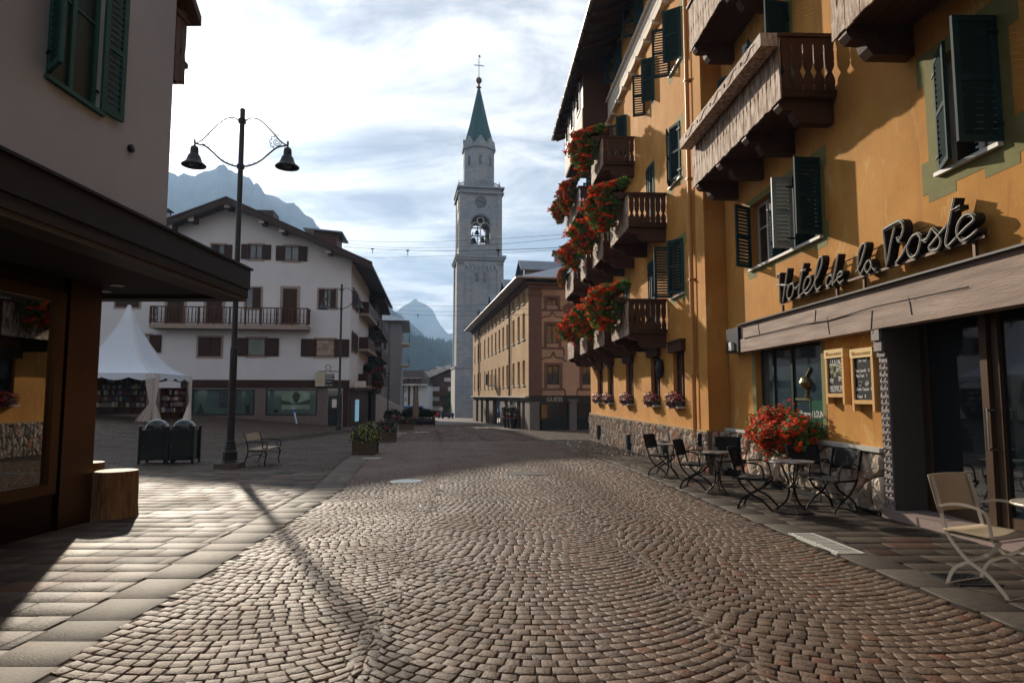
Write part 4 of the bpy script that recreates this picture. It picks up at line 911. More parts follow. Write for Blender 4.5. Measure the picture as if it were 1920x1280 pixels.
BEG = bush_meshes('begonia', mound, 500, 170, .07, .05, LEAFD, DRED, 21, per=6, spread=.09, flo=.6)
for i, (a, c) in enumerate(winB1):
    t = thing('window_box', (0, 0, 0), ['dark red begonias in a green box on the ground-floor sill nearest the corner', 'dark red begonias on the second ground-floor sill from the downpipe', 'dark red begonias on the middle ground-floor sill', 'dark red begonias on the fourth ground-floor sill from the downpipe', 'dark red begonias on the ground-floor sill farthest up the street'][i], 'window box', 'begonia boxes on the stone sills')
    t.matrix_basis = FB.m @ Matrix.Translation(((a + c) / 2, .14, 1.36)) @ Matrix.Diagonal(((c - a) / 2 * .95, .24, .26, 1))
    for nm, me in (('foliage', BEG[0]), ('blossom', BEG[1])): o = bpy.data.objects.new(nm, me); COL.objects.link(o); o.parent = t
    b = MB(FB.m); b.box(a + .08, c - .08, .02, .21, 1.225, 1.38); b.build('trough', mat('green_box', (.05, .09, .075), .5) if 'green_box' not in MATS else MATS['green_box'], t)
# small black boxes at the foot of the stone base, and wall fittings
for i, (px, y0_, y1_, lb) in enumerate(((1123, 798, 823, 'small black box on the stone base farthest up the street'), (1179, 816, 843, 'small dark box on the stone base between the third and fourth sills'), (1247, 828, 858, 'dark box on the stone base behind the first café chair'))):
    u, z1_ = FB.pix(px, y0_, n=.15); _, z0_ = FB.pix(px, y1_, n=.15); b = MB(FB.m); b.box(u - .14, u + .14, .1, .24, z0_, z1_); b.box(u - .16, u + .16, .09, .26, z1_, z1_ + .025); b.box(u - .10, u + .10, .24, .25, z0_ + .06, z1_ - .06); b.build('utility_box', FASC, label=lb, cat='utility box', group='boxes on the stone base')
b = MB(FB.m); b.lathe([(.03, 2.0), (.09, 2.06), (.12, 2.3), (.09, 2.52), (.02, 2.6)], 10, c=(18.9, .12), m=Matrix.Translation((0, 0, 0))); b.tube([(18.9, 0, 2.55), (18.9, .12, 2.6)], .015, 5); b.build('wall_lantern', IRON, label='small dark lantern on the orange wall under the lowest nearest balcony', cat='lantern')
# ---------------------------------------------------------------- café furniture
def make_chair(fab, met, label):
    t = thing('cafe_chair', (0, 0, 0), label, 'chair', 'folding café chairs outside the hotel')
    for s in (-1, 1):
        x = s * .245; b = MB()
        b.tube(cat_rom([(x, -.33, .90), (x, -.275, .70), (x, -.235, .52), (x, -.19, .40), (x, -.05, .25), (x, .10, .17), (x, .22, .06), (x, .26, .0)], 5), .012, flat=(.028, .013), ref=(1, 0, 0))
        b.build('back_leg', met, t)
        x2 = s * .222; b = MB(); b.tube(cat_rom([(x2, .20, .44), (x2, .12, .34), (x2, -.02, .25), (x2, -.16, .16), (x2, -.22, .06), (x2, -.235, .0)], 5), .012, flat=(.028, .013), ref=(1, 0, 0)); b.build('front_leg', met, t)
        b = MB(); b.tube(cat_rom([(x + s * .02, -.265, .66), (x + s * .025, -.1, .70), (x + s * .03, .08, .685), (x + s * .025, .14, .62), (x + s * .01, .16, .45)], 5), .011, flat=(.022, .010), ref=(1, 0, 0)); b.build('armrest', met, t)
    b = MB()
    for (y, z) in ((.262, .01), (-.236, .01), (.20, .44), (-.215, .44), (-.02, .25)): b.tube([(-.245, y, z), (.245, y, z)], .008, 6)
    b.tube([(-.23, -.2, .445), (-.23, .21, .445)], .01, 6); b.tube([(.23, -.2, .445), (.23, .21, .445)], .01, 6); b.build('stretcher', met, t)
    def slab(fn, nm, nu=8, nv=5, th=.006):
        V = []; n = (nu + 1) * (nv + 1)
        for k in (0, 1):
            for j in range(nv + 1):
                for i in range(nu + 1): V.append(fn(i / nu, j / nv, k * th))
        Fs = []; id_ = lambda k, i, j: k * n + j * (nu + 1) + i
        for j in range(nv):
            for i in range(nu): Fs.append((id_(0, i, j), id_(0, i, j + 1), id_(0, i + 1, j + 1), id_(0, i + 1, j))); Fs.append((id_(1, i, j), id_(1, i + 1, j), id_(1, i + 1, j + 1), id_(1, i, j + 1)))
        for i in range(nu): Fs.append((id_(0, i, 0), id_(0, i + 1, 0), id_(1, i + 1, 0), id_(1, i, 0))); Fs.append((id_(0, i, nv), id_(1, i, nv), id_(1, i + 1, nv), id_(0, i + 1, nv)))
        for j in range(nv): Fs.append((id_(0, 0, j), id_(1, 0, j), id_(1, 0, j + 1), id_(0, 0, j + 1))); Fs.append((id_(0, nu, j), id_(0, nu, j + 1), id_(1, nu, j + 1), id_(1, nu, j)))
        b = MB(); b.add(V, Fs); return b.build(nm, fab, t, smooth=True)
    slab(lambda a, c, k: (-.262 + .524 * a, -.232 + .438 * c, .462 + k - .030 * math.sin(math.pi * a) * math.sin(math.pi * c)), 'seat', th=.012)
    slab(lambda a, c, k: (-.262 + .524 * a, -.262 - .085 * c - .05 * math.sin(math.pi * a) - k, .60 + .31 * c), 'backrest', th=.010)
    return t
chB = make_chair(CAFEB, CAFEM, 'black folding chair at the far end of the café row, its back to the street')
def put(px, py, rz, proto, label, first=False, dz=0, Y=None):
    g = gnd(px, py)
    if Y: g = Vector(((px - 960) / F * Y, Y, zg(0, Y)))
    if first: proto.location = g; proto.rotation_euler = (R(-1.1), 0, rz); tag(proto, label); return proto
    o = dup(proto, g, rz, label); return o
# local +y = facing; rz=-90deg faces +X (the hotel)
put(1242, 891, R(-128), chB, 'black folding chair at the far end of the café row, its back to the street', True)
put(1305, 915, R(-122), chB, 'black folding chair second from the far end, angled between two tables')
put(1330, 888, R(160), chB, 'black folding chair beside the wall, facing the viewer behind the middle table')
put(1372, 905, R(172), chB, 'black folding chair by the stone base, just behind the middle table')
put(1420, 952, R(-122), chB, 'black folding chair in front of the geraniums, seat turned toward the round table')
put(1520, 944, R(172), chB, 'black folding chair against the rubble wall behind the nearest black table')
put(1562, 957, R(112), chB, 'black folding chair facing the street at the near end of the rubble wall')
chC = make_chair(BEIGEF, BEIGEM, 'cream folding chair with beige sling in front of the hotel door')
g = Vector((4.04, 5.52, zg(0, 5.52))); chC.location = g; chC.rotation_euler = (R(-1.1), 0, R(-158))
def make_table(top, met, label, r=.31):
    t = thing('cafe_table', (0, 0, 0), label, 'table', 'round café tables outside the hotel')
    b = MB(); b.lathe([(.001, .715), (r - .02, .715), (r, .722), (r + .004, .732), (r, .742), (r - .012, .742), (r - .03, .738), (.001, .738)], 40); b.build('table_top', top, t, smooth=False)
    for k in range(3):
        a = 2 * math.pi * k / 3 + .4; d = Vector((math.cos(a), math.sin(a), 0)); b = MB()
        b.tube(cat_rom([d * .16 + Vector((0, 0, .715)), d * .10 + Vector((0, 0, .58)), d * .045 + Vector((0, 0, .38)), d * .08 + Vector((0, 0, .18)), d * .24 + Vector((0, 0, .02))], 5), .012, flat=(.026, .012), ref=tuple(Vector((0, 0, 1)).cross(d))); b.build('leg', met, t)
    b = MB(); b.lathe([(.05, .35), (.055, .36), (.055, .38), (.05, .39)], 12); b.lathe([(.235, .0), (.25, .0), (.25, .02), (.235, .02)], 24); b.build('ring', met, t)
    return t
tb = make_table(TTOP, CAFEM, 'round grey-topped café table between the two nearest black chairs'); g = Vector((4.10, 9.5, zg(0, 9.5))); tb.location = g; tb.rotation_euler = (R(-1.1), 0, 0)
dup(tb, (3.66, 11.55, zg(0, 11.55)), .7, 'round café table among the black chairs beside the geraniums', scale=(.85, .85, 1))
dup(tb, (3.45, 14.2, zg(0, 14.2)), 1.3, 'round café table farthest up the pavement, behind the first chair', scale=(.8, .8, 1))
tc_ = make_table(mat('cream_table_top', (.42, .38, .31), .35, metal=.2), BEIGEM, 'cream round café table at the right edge beside the cream chair'); tc_.location = (4.42, 5.25, zg(0, 5.25)); tc_.rotation_euler = (R(-1.1), 0, .9)
b = MB(Matrix.Translation((3.86, 4.83, zg(0, 4.83)))); b.lathe([(.07, 0), (.08, .01), (.08, .05), (.06, .065), (.03, .07), (.025, .10), (.001, .10)], 16); b.build('table_foot', IRON, label='small black round foot on the kerb band at the right edge', cat='parasol foot')
# ---------------------------------------------------------------- modern shop (left, near)
shopb = thing('corner_building', (-10, 4, 0), 'pale rendered corner building with green shutters above a bronze shop front', 'building')
FU = Frame((-4.9, 8.9), (0, -1)); FS = Frame((-5.65, 8.74), (0, -1)); XB = -14.0
wo = (1.56, 2.42, 4.86, 6.55)
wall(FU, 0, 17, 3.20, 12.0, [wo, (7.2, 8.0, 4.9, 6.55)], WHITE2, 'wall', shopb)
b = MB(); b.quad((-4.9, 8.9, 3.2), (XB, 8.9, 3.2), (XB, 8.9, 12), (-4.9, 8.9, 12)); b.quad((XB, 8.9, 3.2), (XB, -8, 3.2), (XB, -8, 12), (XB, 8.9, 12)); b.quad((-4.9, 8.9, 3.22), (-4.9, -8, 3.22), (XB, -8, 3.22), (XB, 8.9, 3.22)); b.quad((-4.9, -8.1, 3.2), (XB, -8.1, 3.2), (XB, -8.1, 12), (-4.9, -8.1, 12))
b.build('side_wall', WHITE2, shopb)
for o in (wo, (7.2, 8.0, 4.9, 6.55)):
    w = win(FU, *o, shopb, frame=SHUT2, leaves=2, depth=.05, glass_=mat('dim_teal_pane', (.012, .03, .035), .25) if 'dim_teal_pane' not in MATS else MATS['dim_teal_pane']); sill(FU, o[0], o[1], o[2], w, SHUT2, pr=.05)
    shutter(FU, o[0], .36, o[2] + .02, o[3], 1, 172, shopb, mt=SHUT2); shutter(FU, o[1], .40, o[2] + .02, o[3], -1, 128, shopb, mt=SHUT2)
b = MB(FU.m); b.lathe([(.001, 0), (.05, .01), (.05, .05), (.001, .06)], 10, m=Matrix(((1, 0, 0, .95), (0, 0, 1, 0), (0, -1, 0, 4.65), (0, 0, 0, 1)))); b.build('wall_stud', FASC, shopb)
# ground floor
b = MB(FS.m); b.box(0, .62, -.06, .0, -.35, 3.05); b.box(.05, .57, 0.0, .003, .02, .04); b.build('corner_pillar', BRONZE, shopb)
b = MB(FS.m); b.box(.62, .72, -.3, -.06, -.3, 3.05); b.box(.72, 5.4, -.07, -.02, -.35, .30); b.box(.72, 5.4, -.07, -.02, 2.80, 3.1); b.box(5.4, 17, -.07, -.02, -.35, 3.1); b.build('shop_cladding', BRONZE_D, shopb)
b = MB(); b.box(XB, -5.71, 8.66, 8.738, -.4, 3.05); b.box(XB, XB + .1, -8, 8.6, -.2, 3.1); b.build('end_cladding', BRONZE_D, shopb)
b = MB(FS.m)
for (u0, u1, z0, z1) in ((.73, .87, .31, 2.79), (5.25, 5.39, .31, 2.79)): b.box(u0, u1, -.06, .03, z0, z1)
b.box(.872, 5.248, -.06, .03, .31, .43); b.box(.872, 5.248, -.06, .03, 2.66, 2.79)
wf = b.build('display_window', BRONZE, shopb)
tg = bpy.data.materials.new('clear_shop_glass'); tg.use_nodes = True; t_ = tg.node_tree; t_.nodes.clear()
fz = N(t_, 'ShaderNodeFresnel', IOR=1.55); gl_ = N(t_, 'ShaderNodeBsdfGlossy', Roughness=.0); tp = N(t_, 'ShaderNodeBsdfTransparent'); tp.inputs[0].default_value = (.55, .58, .58, 1); mxs = N(t_, 'ShaderNodeMixShader')
L(t_, math_(t_, 'MULTIPLY', fz.outputs[0], 4.0, True), mxs.inputs[0]); L(t_, tp.outputs[0], mxs.inputs[1]); L(t_, gl_.outputs[0], mxs.inputs[2]); oo = N(t_, 'ShaderNodeOutputMaterial'); L(t_, mxs.outputs[0], oo.inputs[0])
b = MB(FS.m); b.box(.86, 5.26, -.03, -.022, .42, 2.67); b.build('pane', tg, wf)
DARKI = MATS['dark_interior']
b = MB(FS.m); b.box(.72, 5.4, -2.2, -2.1, -.2, 3.1); b.box(.74, .78, -2.1, -.1, 0, 3.0); b.box(.8, 5.3, -2.1, -.12, .38, .43); b.build('display_shelf', DARKI, shopb)
for i, (u, w_, h_, lb) in enumerate(((1.75, .20, .34, 'small gilt picture frame leaning in the bronze shop window'), (2.1, .22, .3, 'second gilt frame in the bronze shop window, lower and at the image edge'))):
    t = thing('picture_frame', FS.w(u, -.5, .43), lb, 'picture frame', 'frames in the shop window'); M = FS.m @ Matrix.Translation((u, -.5, .43)) @ Matrix.Rotation(R(12), 4, 'X')
    b = MB(M); b.box(-w_ / 2, w_ / 2, -.01, .01, 0, .03); b.box(-w_ / 2, w_ / 2, -.01, .01, h_ - .03, h_); b.box(-w_ / 2, -w_ / 2 + .03, -.01, .01, .03, h_ - .03); b.box(w_ / 2 - .03, w_ / 2, -.01, .01, .03, h_ - .03); b.build('frame', mat('gilt_frame_%d' % i, (.55, .45, .2), .4, metal=.6), t)
    b = MB(M); b.box(-w_ / 2 + .03, w_ / 2 - .03, -.008, -.002, .03, h_ - .03); b.build('picture', mat('print_%d' % i, (.25, .22, .14), .6, var=.6, vscale=30), t)
b = MB(FS.m); b.box(1.15, 1.4, -.5, -.3, .43, .52); b.box(1.18, 1.24, -.42, -.38, .52, .66); b.build('display_box', LOGT, label='small pale boxes at the foot of the bronze shop window', cat='box')
# canopy
CX, CY = -4.04, 9.7
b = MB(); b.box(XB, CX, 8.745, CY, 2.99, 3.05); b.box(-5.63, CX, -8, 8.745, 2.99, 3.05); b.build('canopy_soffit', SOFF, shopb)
b = MB(); b.box(CX - .05, CX, -8, CY, 3.05, 3.12); b.box(CX - .05, CX + .02, -8, CY + .02, 3.12, 3.42); b.box(XB, CX - .05, CY - .05, CY, 3.05, 3.12); b.box(XB, CX - .05, CY - .05, CY + .02, 3.12, 3.42); b.box(XB, CX - .05, 8.91, CY - .05, 3.36, 3.40); b.box(-4.89, CX - .05, -8, 8.91, 3.36, 3.40); b.box(CX - .02, CX + .05, -8, CY + .05, 3.42, 3.45); b.box(XB, CX - .02, CY - .02, CY + .05, 3.42, 3.45)
b.build('canopy_fascia', FASC, shopb)
b = MB(); b.box(CX - .32, CX - .02, -8, CY - .02, 2.93, 2.988); b.box(XB, CX - .32, CY - .32, CY - .02, 2.93, 2.988); b.build('canopy_edge', mat('warm_grey_edge', (.06, .057, .055), .5), shopb)
for px, py, lb in ((220, 534, 'lit round downlight in the canopy soffit, right of the bronze pillar'), (196, 545, 'lit round downlight in the canopy soffit, beside the pillar edge')):
    d = ray(px, py); k = (2.985 - EYE) / d.z; p = Vector((0, 0, EYE)) + d * k
    t = thing('downlight', p, lb, 'downlight', 'lights in the canopy soffit'); b = MB(Matrix.Translation(p)); b.lathe([(.075, .004), (.09, .0), (.09, -.012), (.07, -.012)], 20); b.build('rim', CHROME, t)
    b = MB(Matrix.Translation(p)); b.lathe([(.06, -.004), (.06, -.008), (.001, -.008)], 20); b.build('lens', mat('lit_lens', (1, .8, .5), .5, emit=(1, .72, .35), estr=40) if 'lit_lens' not in MATS else MATS['lit_lens'], t)
# upper balcony and eave at the far side
b = MB(); 
for i in range(2): cut_board(b, Matrix.Translation((-4.93, 8.92 + i * .15, 6.08 + .05 * (i % 2))) @ Matrix(((0, 1, 0, 0), (1, 0, 0, 0), (0, 0, 1, 0), (0, 0, 0, 1))), .145, 1.1, .03, .6)
b.box(XB, -4.94, 9.20, 9.24, 6.15, 7.1); b.box(XB, -4.95, 8.91, 9.2, 6.25, 6.3); b.box(-4.98, -4.88, 8.91, 9.27, 7.08, 7.14); b.box(-5.1, -4.9, 8.91, 9.3, 6.42, 6.50); b.build('rear_balcony', WOOD_D, shopb)
b = MB(); b.add([(-3.9, 8.9, 7.62), (-3.9, 9.9, 7.28), (XB, 9.9, 7.28), (XB, 8.9, 7.62), (-3.9, 8.9, 7.72), (-3.9, 9.9, 7.38), (XB, 9.9, 7.38), (XB, 8.9, 7.72)], [(0, 1, 2, 3), (7, 6, 5, 4), (0, 4, 5, 1), (1, 5, 6, 2), (2, 6, 7, 3), (3, 7, 4, 0)]) if False else b.add([(-4.78, 8.92, 7.55), (-4.78, 9.4, 7.16), (XB, 9.4, 7.16), (XB, 8.92, 7.55), (-4.78, 8.92, 7.70), (-4.78, 9.4, 7.31), (XB, 9.4, 7.31), (XB, 8.92, 7.70)], [(0, 1, 2, 3), (7, 6, 5, 4), (0, 4, 5, 1), (1, 5, 6, 2), (2, 6, 7, 3), (3, 7, 4, 0)])
b.build('eave', WOOD_D, shopb)
# ---------------------------------------------------------------- log stumps
def stump(x, y, r, h, label, seed):
    rr = random.Random(seed); t = thing('log_stump', (x, y, zg(x, y)), label, 'log stump', 'log stumps by the shop corner')
    b = MB(Matrix.Translation((x, y, zg(x, y)))); n = 28; V = []; rg = [1 + .035 * math.sin(3 * 2 * math.pi * i / n + seed) + rr.uniform(-.02, .02) for i in range(n)]
    pr = [(1.07, -.03), (1.04, .06), (1.0, .2), (1.0, h * .6), (.98, h * .95), (.965, h)]
    for k, z in pr:
        for i in range(n): a = 2 * math.pi * i / n; V.append((r * k * rg[i] * math.cos(a), r * k * rg[i] * math.sin(a), z))
    Fc = [(j * n + i, j * n + (i + 1) % n, (j + 1) * n + (i + 1) % n, (j + 1) * n + i) for j in range(len(pr) - 1) for i in range(n)]
    b.add(V, Fc); b.build('bark', BARK, t)
    b = MB(Matrix.Translation((x, y, zg(x, y)))); V = []
    for k in (1, .0):
        for i in range(n): a = 2 * math.pi * i / n; V.append((r * .965 * rg[i] * math.cos(a) * k, r * .965 * rg[i] * math.sin(a) * k, h + .001))
    b.add(V[:n] + [(0, 0, h + .004)], [(i, (i + 1) % n, n) for i in range(n)]); b.build('cut_top', LOGT, t)
stump(-5.56, 9.12, .272, .64, 'peeled log stump standing in the sun at the shop corner', 1)
stump(-6.72, 10.25, .25, .66, 'second log stump mostly hidden behind the bronze pillar', 2)
# ---------------------------------------------------------------- litter bins
def bin_(x, y, rz, label):
    t = thing('litter_bin', (0, 0, 0), label, 'bin', 'twin litter bins'); w, d, h = .62, .54, .88
    b = MB(); b.box(-w / 2, w / 2, -d / 2, d / 2, .10, h); b.build('body', BINM, t)
    b = MB(); b.box(-w / 2 + .05, w / 2 - .05, -d / 2 - .018, -d / 2, .13, h - .10); dr = b.build('door', BINM, t)
    b = MB(); b.lathe([(.018, 0), (.018, .02), (.001, .02)], 10, m=Matrix(((1, 0, 0, -w / 2 + .09), (0, 0, -1, -d / 2 - .018), (0, 1, 0, .45), (0, 0, 0, 1)))); b.build('lock', CHROME, dr)
    for sx in (-1, 1):
        for sy in (-1, 1): b = MB(); b.box(sx * (w / 2 + .02) - .03, sx * (w / 2 + .02) + .03, sy * (d / 2) - .03, sy * (d / 2) + .03, 0, h + .12); b.lathe([(.04, h + .12), (.045, h + .14), (.02, h + .165), (.001, h + .17)], 10, c=(sx * (w / 2 + .02), sy * d / 2)); b.build('corner_post', BINM, t)
    b = MB(); b.box(-w / 2 - .01, w / 2 + .01, -d / 2 - .01, d / 2 + .01, h, h + .04); b.build('rim', BINM, t)
    b = MB(); n = 10; mm_ = 24; V = []
    for j in range(n + 1):
        e = math.pi / 2 * j / n
        for i in range(mm_): a = 2 * math.pi * i / mm_; ca, sa = math.cos(a), math.sin(a); k = (abs(ca) ** 3.2 + abs(sa) ** 3.2) ** (-1 / 3.2); V.append((w / 2 * .97 * k * ca * math.cos(e), d / 2 * .95 * k * sa * math.cos(e) ** .8, h + .04 + .30 * math.sin(e)))
    Fc = [(j * mm_ + i, j * mm_ + (i + 1) % mm_, (j + 1) * mm_ + (i + 1) % mm_, (j + 1) * mm_ + i) for j in range(n) for i in range(mm_)]
    b.add(V, Fc); b.build('dome_lid', BINM, t, smooth=True)
    b = MB(); b.prism([(-w / 2 + .10, h + .06), (w * .05, h + .06), (-.02, h + .16), (-w / 2 + .16, h + .17)], -d / 2 - .0, -d / 2 + .03, 'y'); b.build('flap', IRON, t)
    b = MB(); b.box(-w / 2 + .06, w / 2 - .06, -d / 2 + .08, d / 2 - .08, h + .04, h + .05); b.build('opening', IRON, t)
    t.location = (x, y, zg(x, y)); t.rotation_euler = (R(-1.1), 0, rz); return t
b0 = bin_(-9.9, 18.0, R(8), 'dark domed litter bin, left one of the pair')
dup(b0, (-9.16, 18.05, zg(-9.2, 18.0)), R(8), 'dark domed litter bin nearer the lamp post, right one of the pair')
# ---------------------------------------------------------------- bench
t = thing('park_bench', (0, 0, 0), 'bleached wooden bench with black scrolled iron arms beside the lamp post', 'bench')
Lh = .62
for s in (-1, 1):
    x = s * (Lh - .04); b = MB()
    b.tube(cat_rom([(x, -.34, .0), (x, -.26, .22), (x, -.22, .42), (x, -.26, .62), (x, -.33, .82), (x, -.36, .86)], 5), .017, 6)
    b.tube(cat_rom([(x, .26, .0), (x, .22, .12), (x, .25, .28), (x, .20, .42), (x, .0, .40), (x, -.22, .42)], 5), .016, 6)
    b.tube(cat_rom([(x, -.27, .64), (x, -.1, .66), (x, .12, .655), (x, .24, .62), (x, .27, .54), (x, .22, .48), (x, .15, .50), (x, .15, .56), (x, .20, .57)], 5), .014, 6)
    b.tube(cat_rom([(x, .20, .42), (x, .26, .46), (x, .27, .54)], 4), .013, 6)
    b.tube(cat_rom([(x, -.27, .22), (x, -.1, .30), (x, .05, .32), (x, .22, .28), (x, .28, .34), (x, .24, .38)], 4), .011, 6)
    b.build('side_frame', IRON, t)
for i, (y, z) in enumerate(((-.16, .435), (-.04, .43), (.08, .435), (.20, .44))): b = MB(); b.box(-Lh, Lh, y - .052, y + .052, z, z + .028); b.build('seat_slat', BLOND, t)
b = MB(Matrix.Translation((0, -.29, .66)) @ Matrix.Rotation(R(20), 4, 'X')); b.box(-Lh, Lh, -.014, .014, 0, .19); b.build('back_board', BLOND, t)
b = MB(); b.tube([(-Lh + .04, -.25, .56), (Lh - .04, -.25, .56)], .012, 6); b.build('back_rail', IRON, t)
t.location = (-6.72, 17.5, zg(0, 17.5)); t.rotation_euler = (R(-1.1), 0, R(-90 + 3))
# ---------------------------------------------------------------- street lamps
def lamp(label):
    t = thing('street_lamp', (0, 0, 0), label, 'street lamp', 'twin-armed street lamps on the square')
    b = MB(); b.box(-.29, .29, -.29, .29, -.05, .13); b.build('footing', mat('grey_footing_stone', (.13, .12, .11), .8, var=.3, vscale=20), t)
    b = MB(); b.lathe([(.20, .13), (.20, .16), (.175, .18), (.17, .38), (.185, .40), (.15, .44), (.13, .55), (.11, .62), (.12, .64), (.12, .67), (.095, .70)], 8, ph=R(22)); b.build('plinth', POLE, t)
    b = MB(); b.lathe([(.095, .70), (.09, 3.0), (.088, 3.02), (.088, 3.08), (.072, 3.1), (.066, 7.3), (.066, 9.45), (.07, 9.46), (.07, 9.50), (.05, 9.52)], 14); b.build('pole', POLE, t, smooth=False)
    for z in (7.92, 9.18): b = MB(); b.lathe([(.075, z - .06), (.10, z - .05), (.10, z - .02), (.085, z), (.10, z + .02), (.10, z + .05), (.075, z + .06)], 14); b.build('collar', POLE, t)
    for s in (-1, 1):
        b = MB(); P = lambda x, z: (s * x, 0, z)
        b.tube(cat_rom([P(.08, 9.18), P(.22, 9.26), P(.45, 9.22), P(.72, 8.98), P(.95, 8.72), P(1.08, 8.60), P(1.2, 8.53)], 5), .018, 6)
        b.tube(cat_rom([P(.08, 9.14), P(.10, 9.08), P(.15, 9.09), P(.15, 9.15), P(.11, 9.16)], 4), .010, 5)
        b.tube(cat_rom([P(.08, 7.92), P(.3, 7.98), P(.52, 8.10), P(.76, 8.32), P(.95, 8.47), P(1.2, 8.53)], 5), .025, 6)
        for q in range(3): b.tube([P(.25 + .12 * q, 7.96 + .05 * q), P(.20 + .12 * q, 8.03 + .05 * q)], .008, 4)
        sp = [(.94 + (.02 + .10 * a / 12.5) * math.cos(a), 8.62 + (.02 + .10 * a / 12.5) * math.sin(a)) for a in [i * .4 for i in range(32)]]
        b.tube([P(x, z) for x, z in sp], .012, 5)
        for q in range(5):
            a0 = R(100 + 38 * q); cx_, cz_ = .94 + .155 * math.cos(a0), 8.62 + .155 * math.sin(a0)
            b.tube([P(cx_ + .05 * math.cos(a), cz_ + .05 * math.sin(a)) for a in [a0 - 2 + i * .5 for i in range(9)]], .011, 4)
        ar = b.build('arm', IRON, t)
        b = MB(); b.lathe([(.001, 8.66), (.025, 8.64), (.03, 8.58), (.02, 8.52), (.03, 8.48), (.09, 8.44), (.105, 8.38), (.11, 8.24), (.15, 8.20), (.19, 8.08), (.22, 8.02), (.30, 7.96), (.315, 7.94), (.31, 7.92), (.22, 7.99), (.10, 8.1)], 22, c=(s * 1.22, 0)); hd = b.build('lamp_head', POLE, t, smooth=False)
        b = MB(); b.lathe([(.16, 7.99), (.12, 7.94), (.001, 7.93)], 14, c=(s * 1.22, 0)); b.build('lamp_glass', GLASS2, hd)
    return t
l1 = lamp('tall black twin-armed street lamp beside the bench, its arms scrolled against the sky')
l1.location = (-7.24, 16.62, zg(0, 16.6)); l1.rotation_euler = (0, 0, R(3))
l2 = dup(l1, (-11.02, 41.0, zg(-11, 41)), R(-6), 'tall twin-armed street lamp farther back, in front of the corner shop door')
b = MB(Matrix.Translation((-11.0, 57, zg(-11, 57)))); b.lathe([(.10, 0), (.06, .3), (.05, 4.6), (.03, 4.7)], 10); b.box(-.9, .1, -.05, .05, 4.62, 4.72); b.build('lamp_post', POLE, label='slim modern lamp post with a flat arm before the white ramp wall', cat='street lamp')
# ---------------------------------------------------------------- white chalet house across the square
FW = Frame((-12.7, 50), (-1, -.12))
def rect(fr, x0, y0, x1, y1, n=0.0):
    ua = fr.pix(x0, (y0 + y1) / 2, n)[0]; ub = fr.pix(x1, (y0 + y1) / 2, n)[0]; xm = (x0 + x1) / 2
    za = fr.pix(xm, y0, n)[1]; zb = fr.pix(xm, y1, n)[1]; return min(ua, ub), max(ua, ub), min(za, zb), max(za, zb)
house = thing('chalet_house', FW.w(9, -9, 0), 'white gabled house with brown shutters, long timber balcony and a shop at street level', 'house')
uA = FW.pix(435, 400)[0]; zA = FW.pix(435, 388)[1]; zE = FW.pix(655, 488)[1]; UW = 2 * uA; DL = 22.0
zb = -1.6
b = MB(FW.m)
for n in (0, -DL): b.add([(0, n, zb), (UW, n, zb), (UW, n, zE), (uA, n, zA), (0, n, zE)], [(0, 1, 2, 3, 4)])
b.quad((0, 0, zb), (0, 0, zE), (0, -DL, zE), (0, -DL, zb)); b.quad((UW, 0, zb), (UW, -DL, zb), (UW, -DL, zE), (UW, 0, zE)); b.build('wall', WHITE, house)
sl = (zA - zE) / uA; ov = 1.75; fo = 1.5; th = .42
def slope_roof(m, u0, z0, u1, z1, n0, n1, t, name, mt, parent):
    b = MB(m); b.add([(u0, n0, z0), (u1, n0, z1), (u1, n1, z1), (u0, n1, z0), (u0, n0, z0 + t), (u1, n0, z1 + t), (u1, n1, z1 + t), (u0, n1, z0 + t)], [(0, 1, 2, 3), (7, 6, 5, 4), (0, 4, 5, 1), (1, 5, 6, 2), (2, 6, 7, 3), (3, 7, 4, 0)]); return b.build(name, mt, parent)
zr = zA + .02
R1 = slope_roof(FW.m, uA, zr, -ov, zr - sl * (uA + ov), fo, -DL - 1, .18, 'roof', ROOF, house)
R2 = slope_roof(FW.m, uA, zr, UW + ov, zr - sl * (uA + ov), fo, -DL - 1, .18, 'roof', ROOF, house)
for (u1_, z1_) in ((-ov, zr - sl * (uA + ov)), (UW + ov, zr - sl * (uA + ov))):
    slope_roof(FW.m, uA, zr - .22, u1_, z1_ - .22, fo + .0, fo - .08, .215, 'bargeboard', BROWN, house); slope_roof(FW.m, uA, zr + .19, u1_, z1_ + .19, fo + .06, fo - .1, .16, 'verge_board', BROWN, house)
b = MB(FW.m)
for k in (.0, .27, .43, .80):
    for s in (-1, 1):
        if k == 0 and s == 1: continue
        u = uA + s * k * (uA + .3); z = zr - sl * abs(u - uA); b.box(u - .16, u + .16, .0, fo - .25, z - .42, z - .02)
b.build('purlin', WOOD_D, house)
b = MB(FW.m)
for k in (.0, .27, .43, .80):
    for s in (-1, 1):
        if k == 0 and s == 1: continue
        u = uA + s * k * (uA + .3); z = zr - sl * abs(u - uA); b.box(u - .2, u + .2, fo - .25, fo - .2, z - .46, z - .04)
b.build('purlin_cap', STONE_L, house)
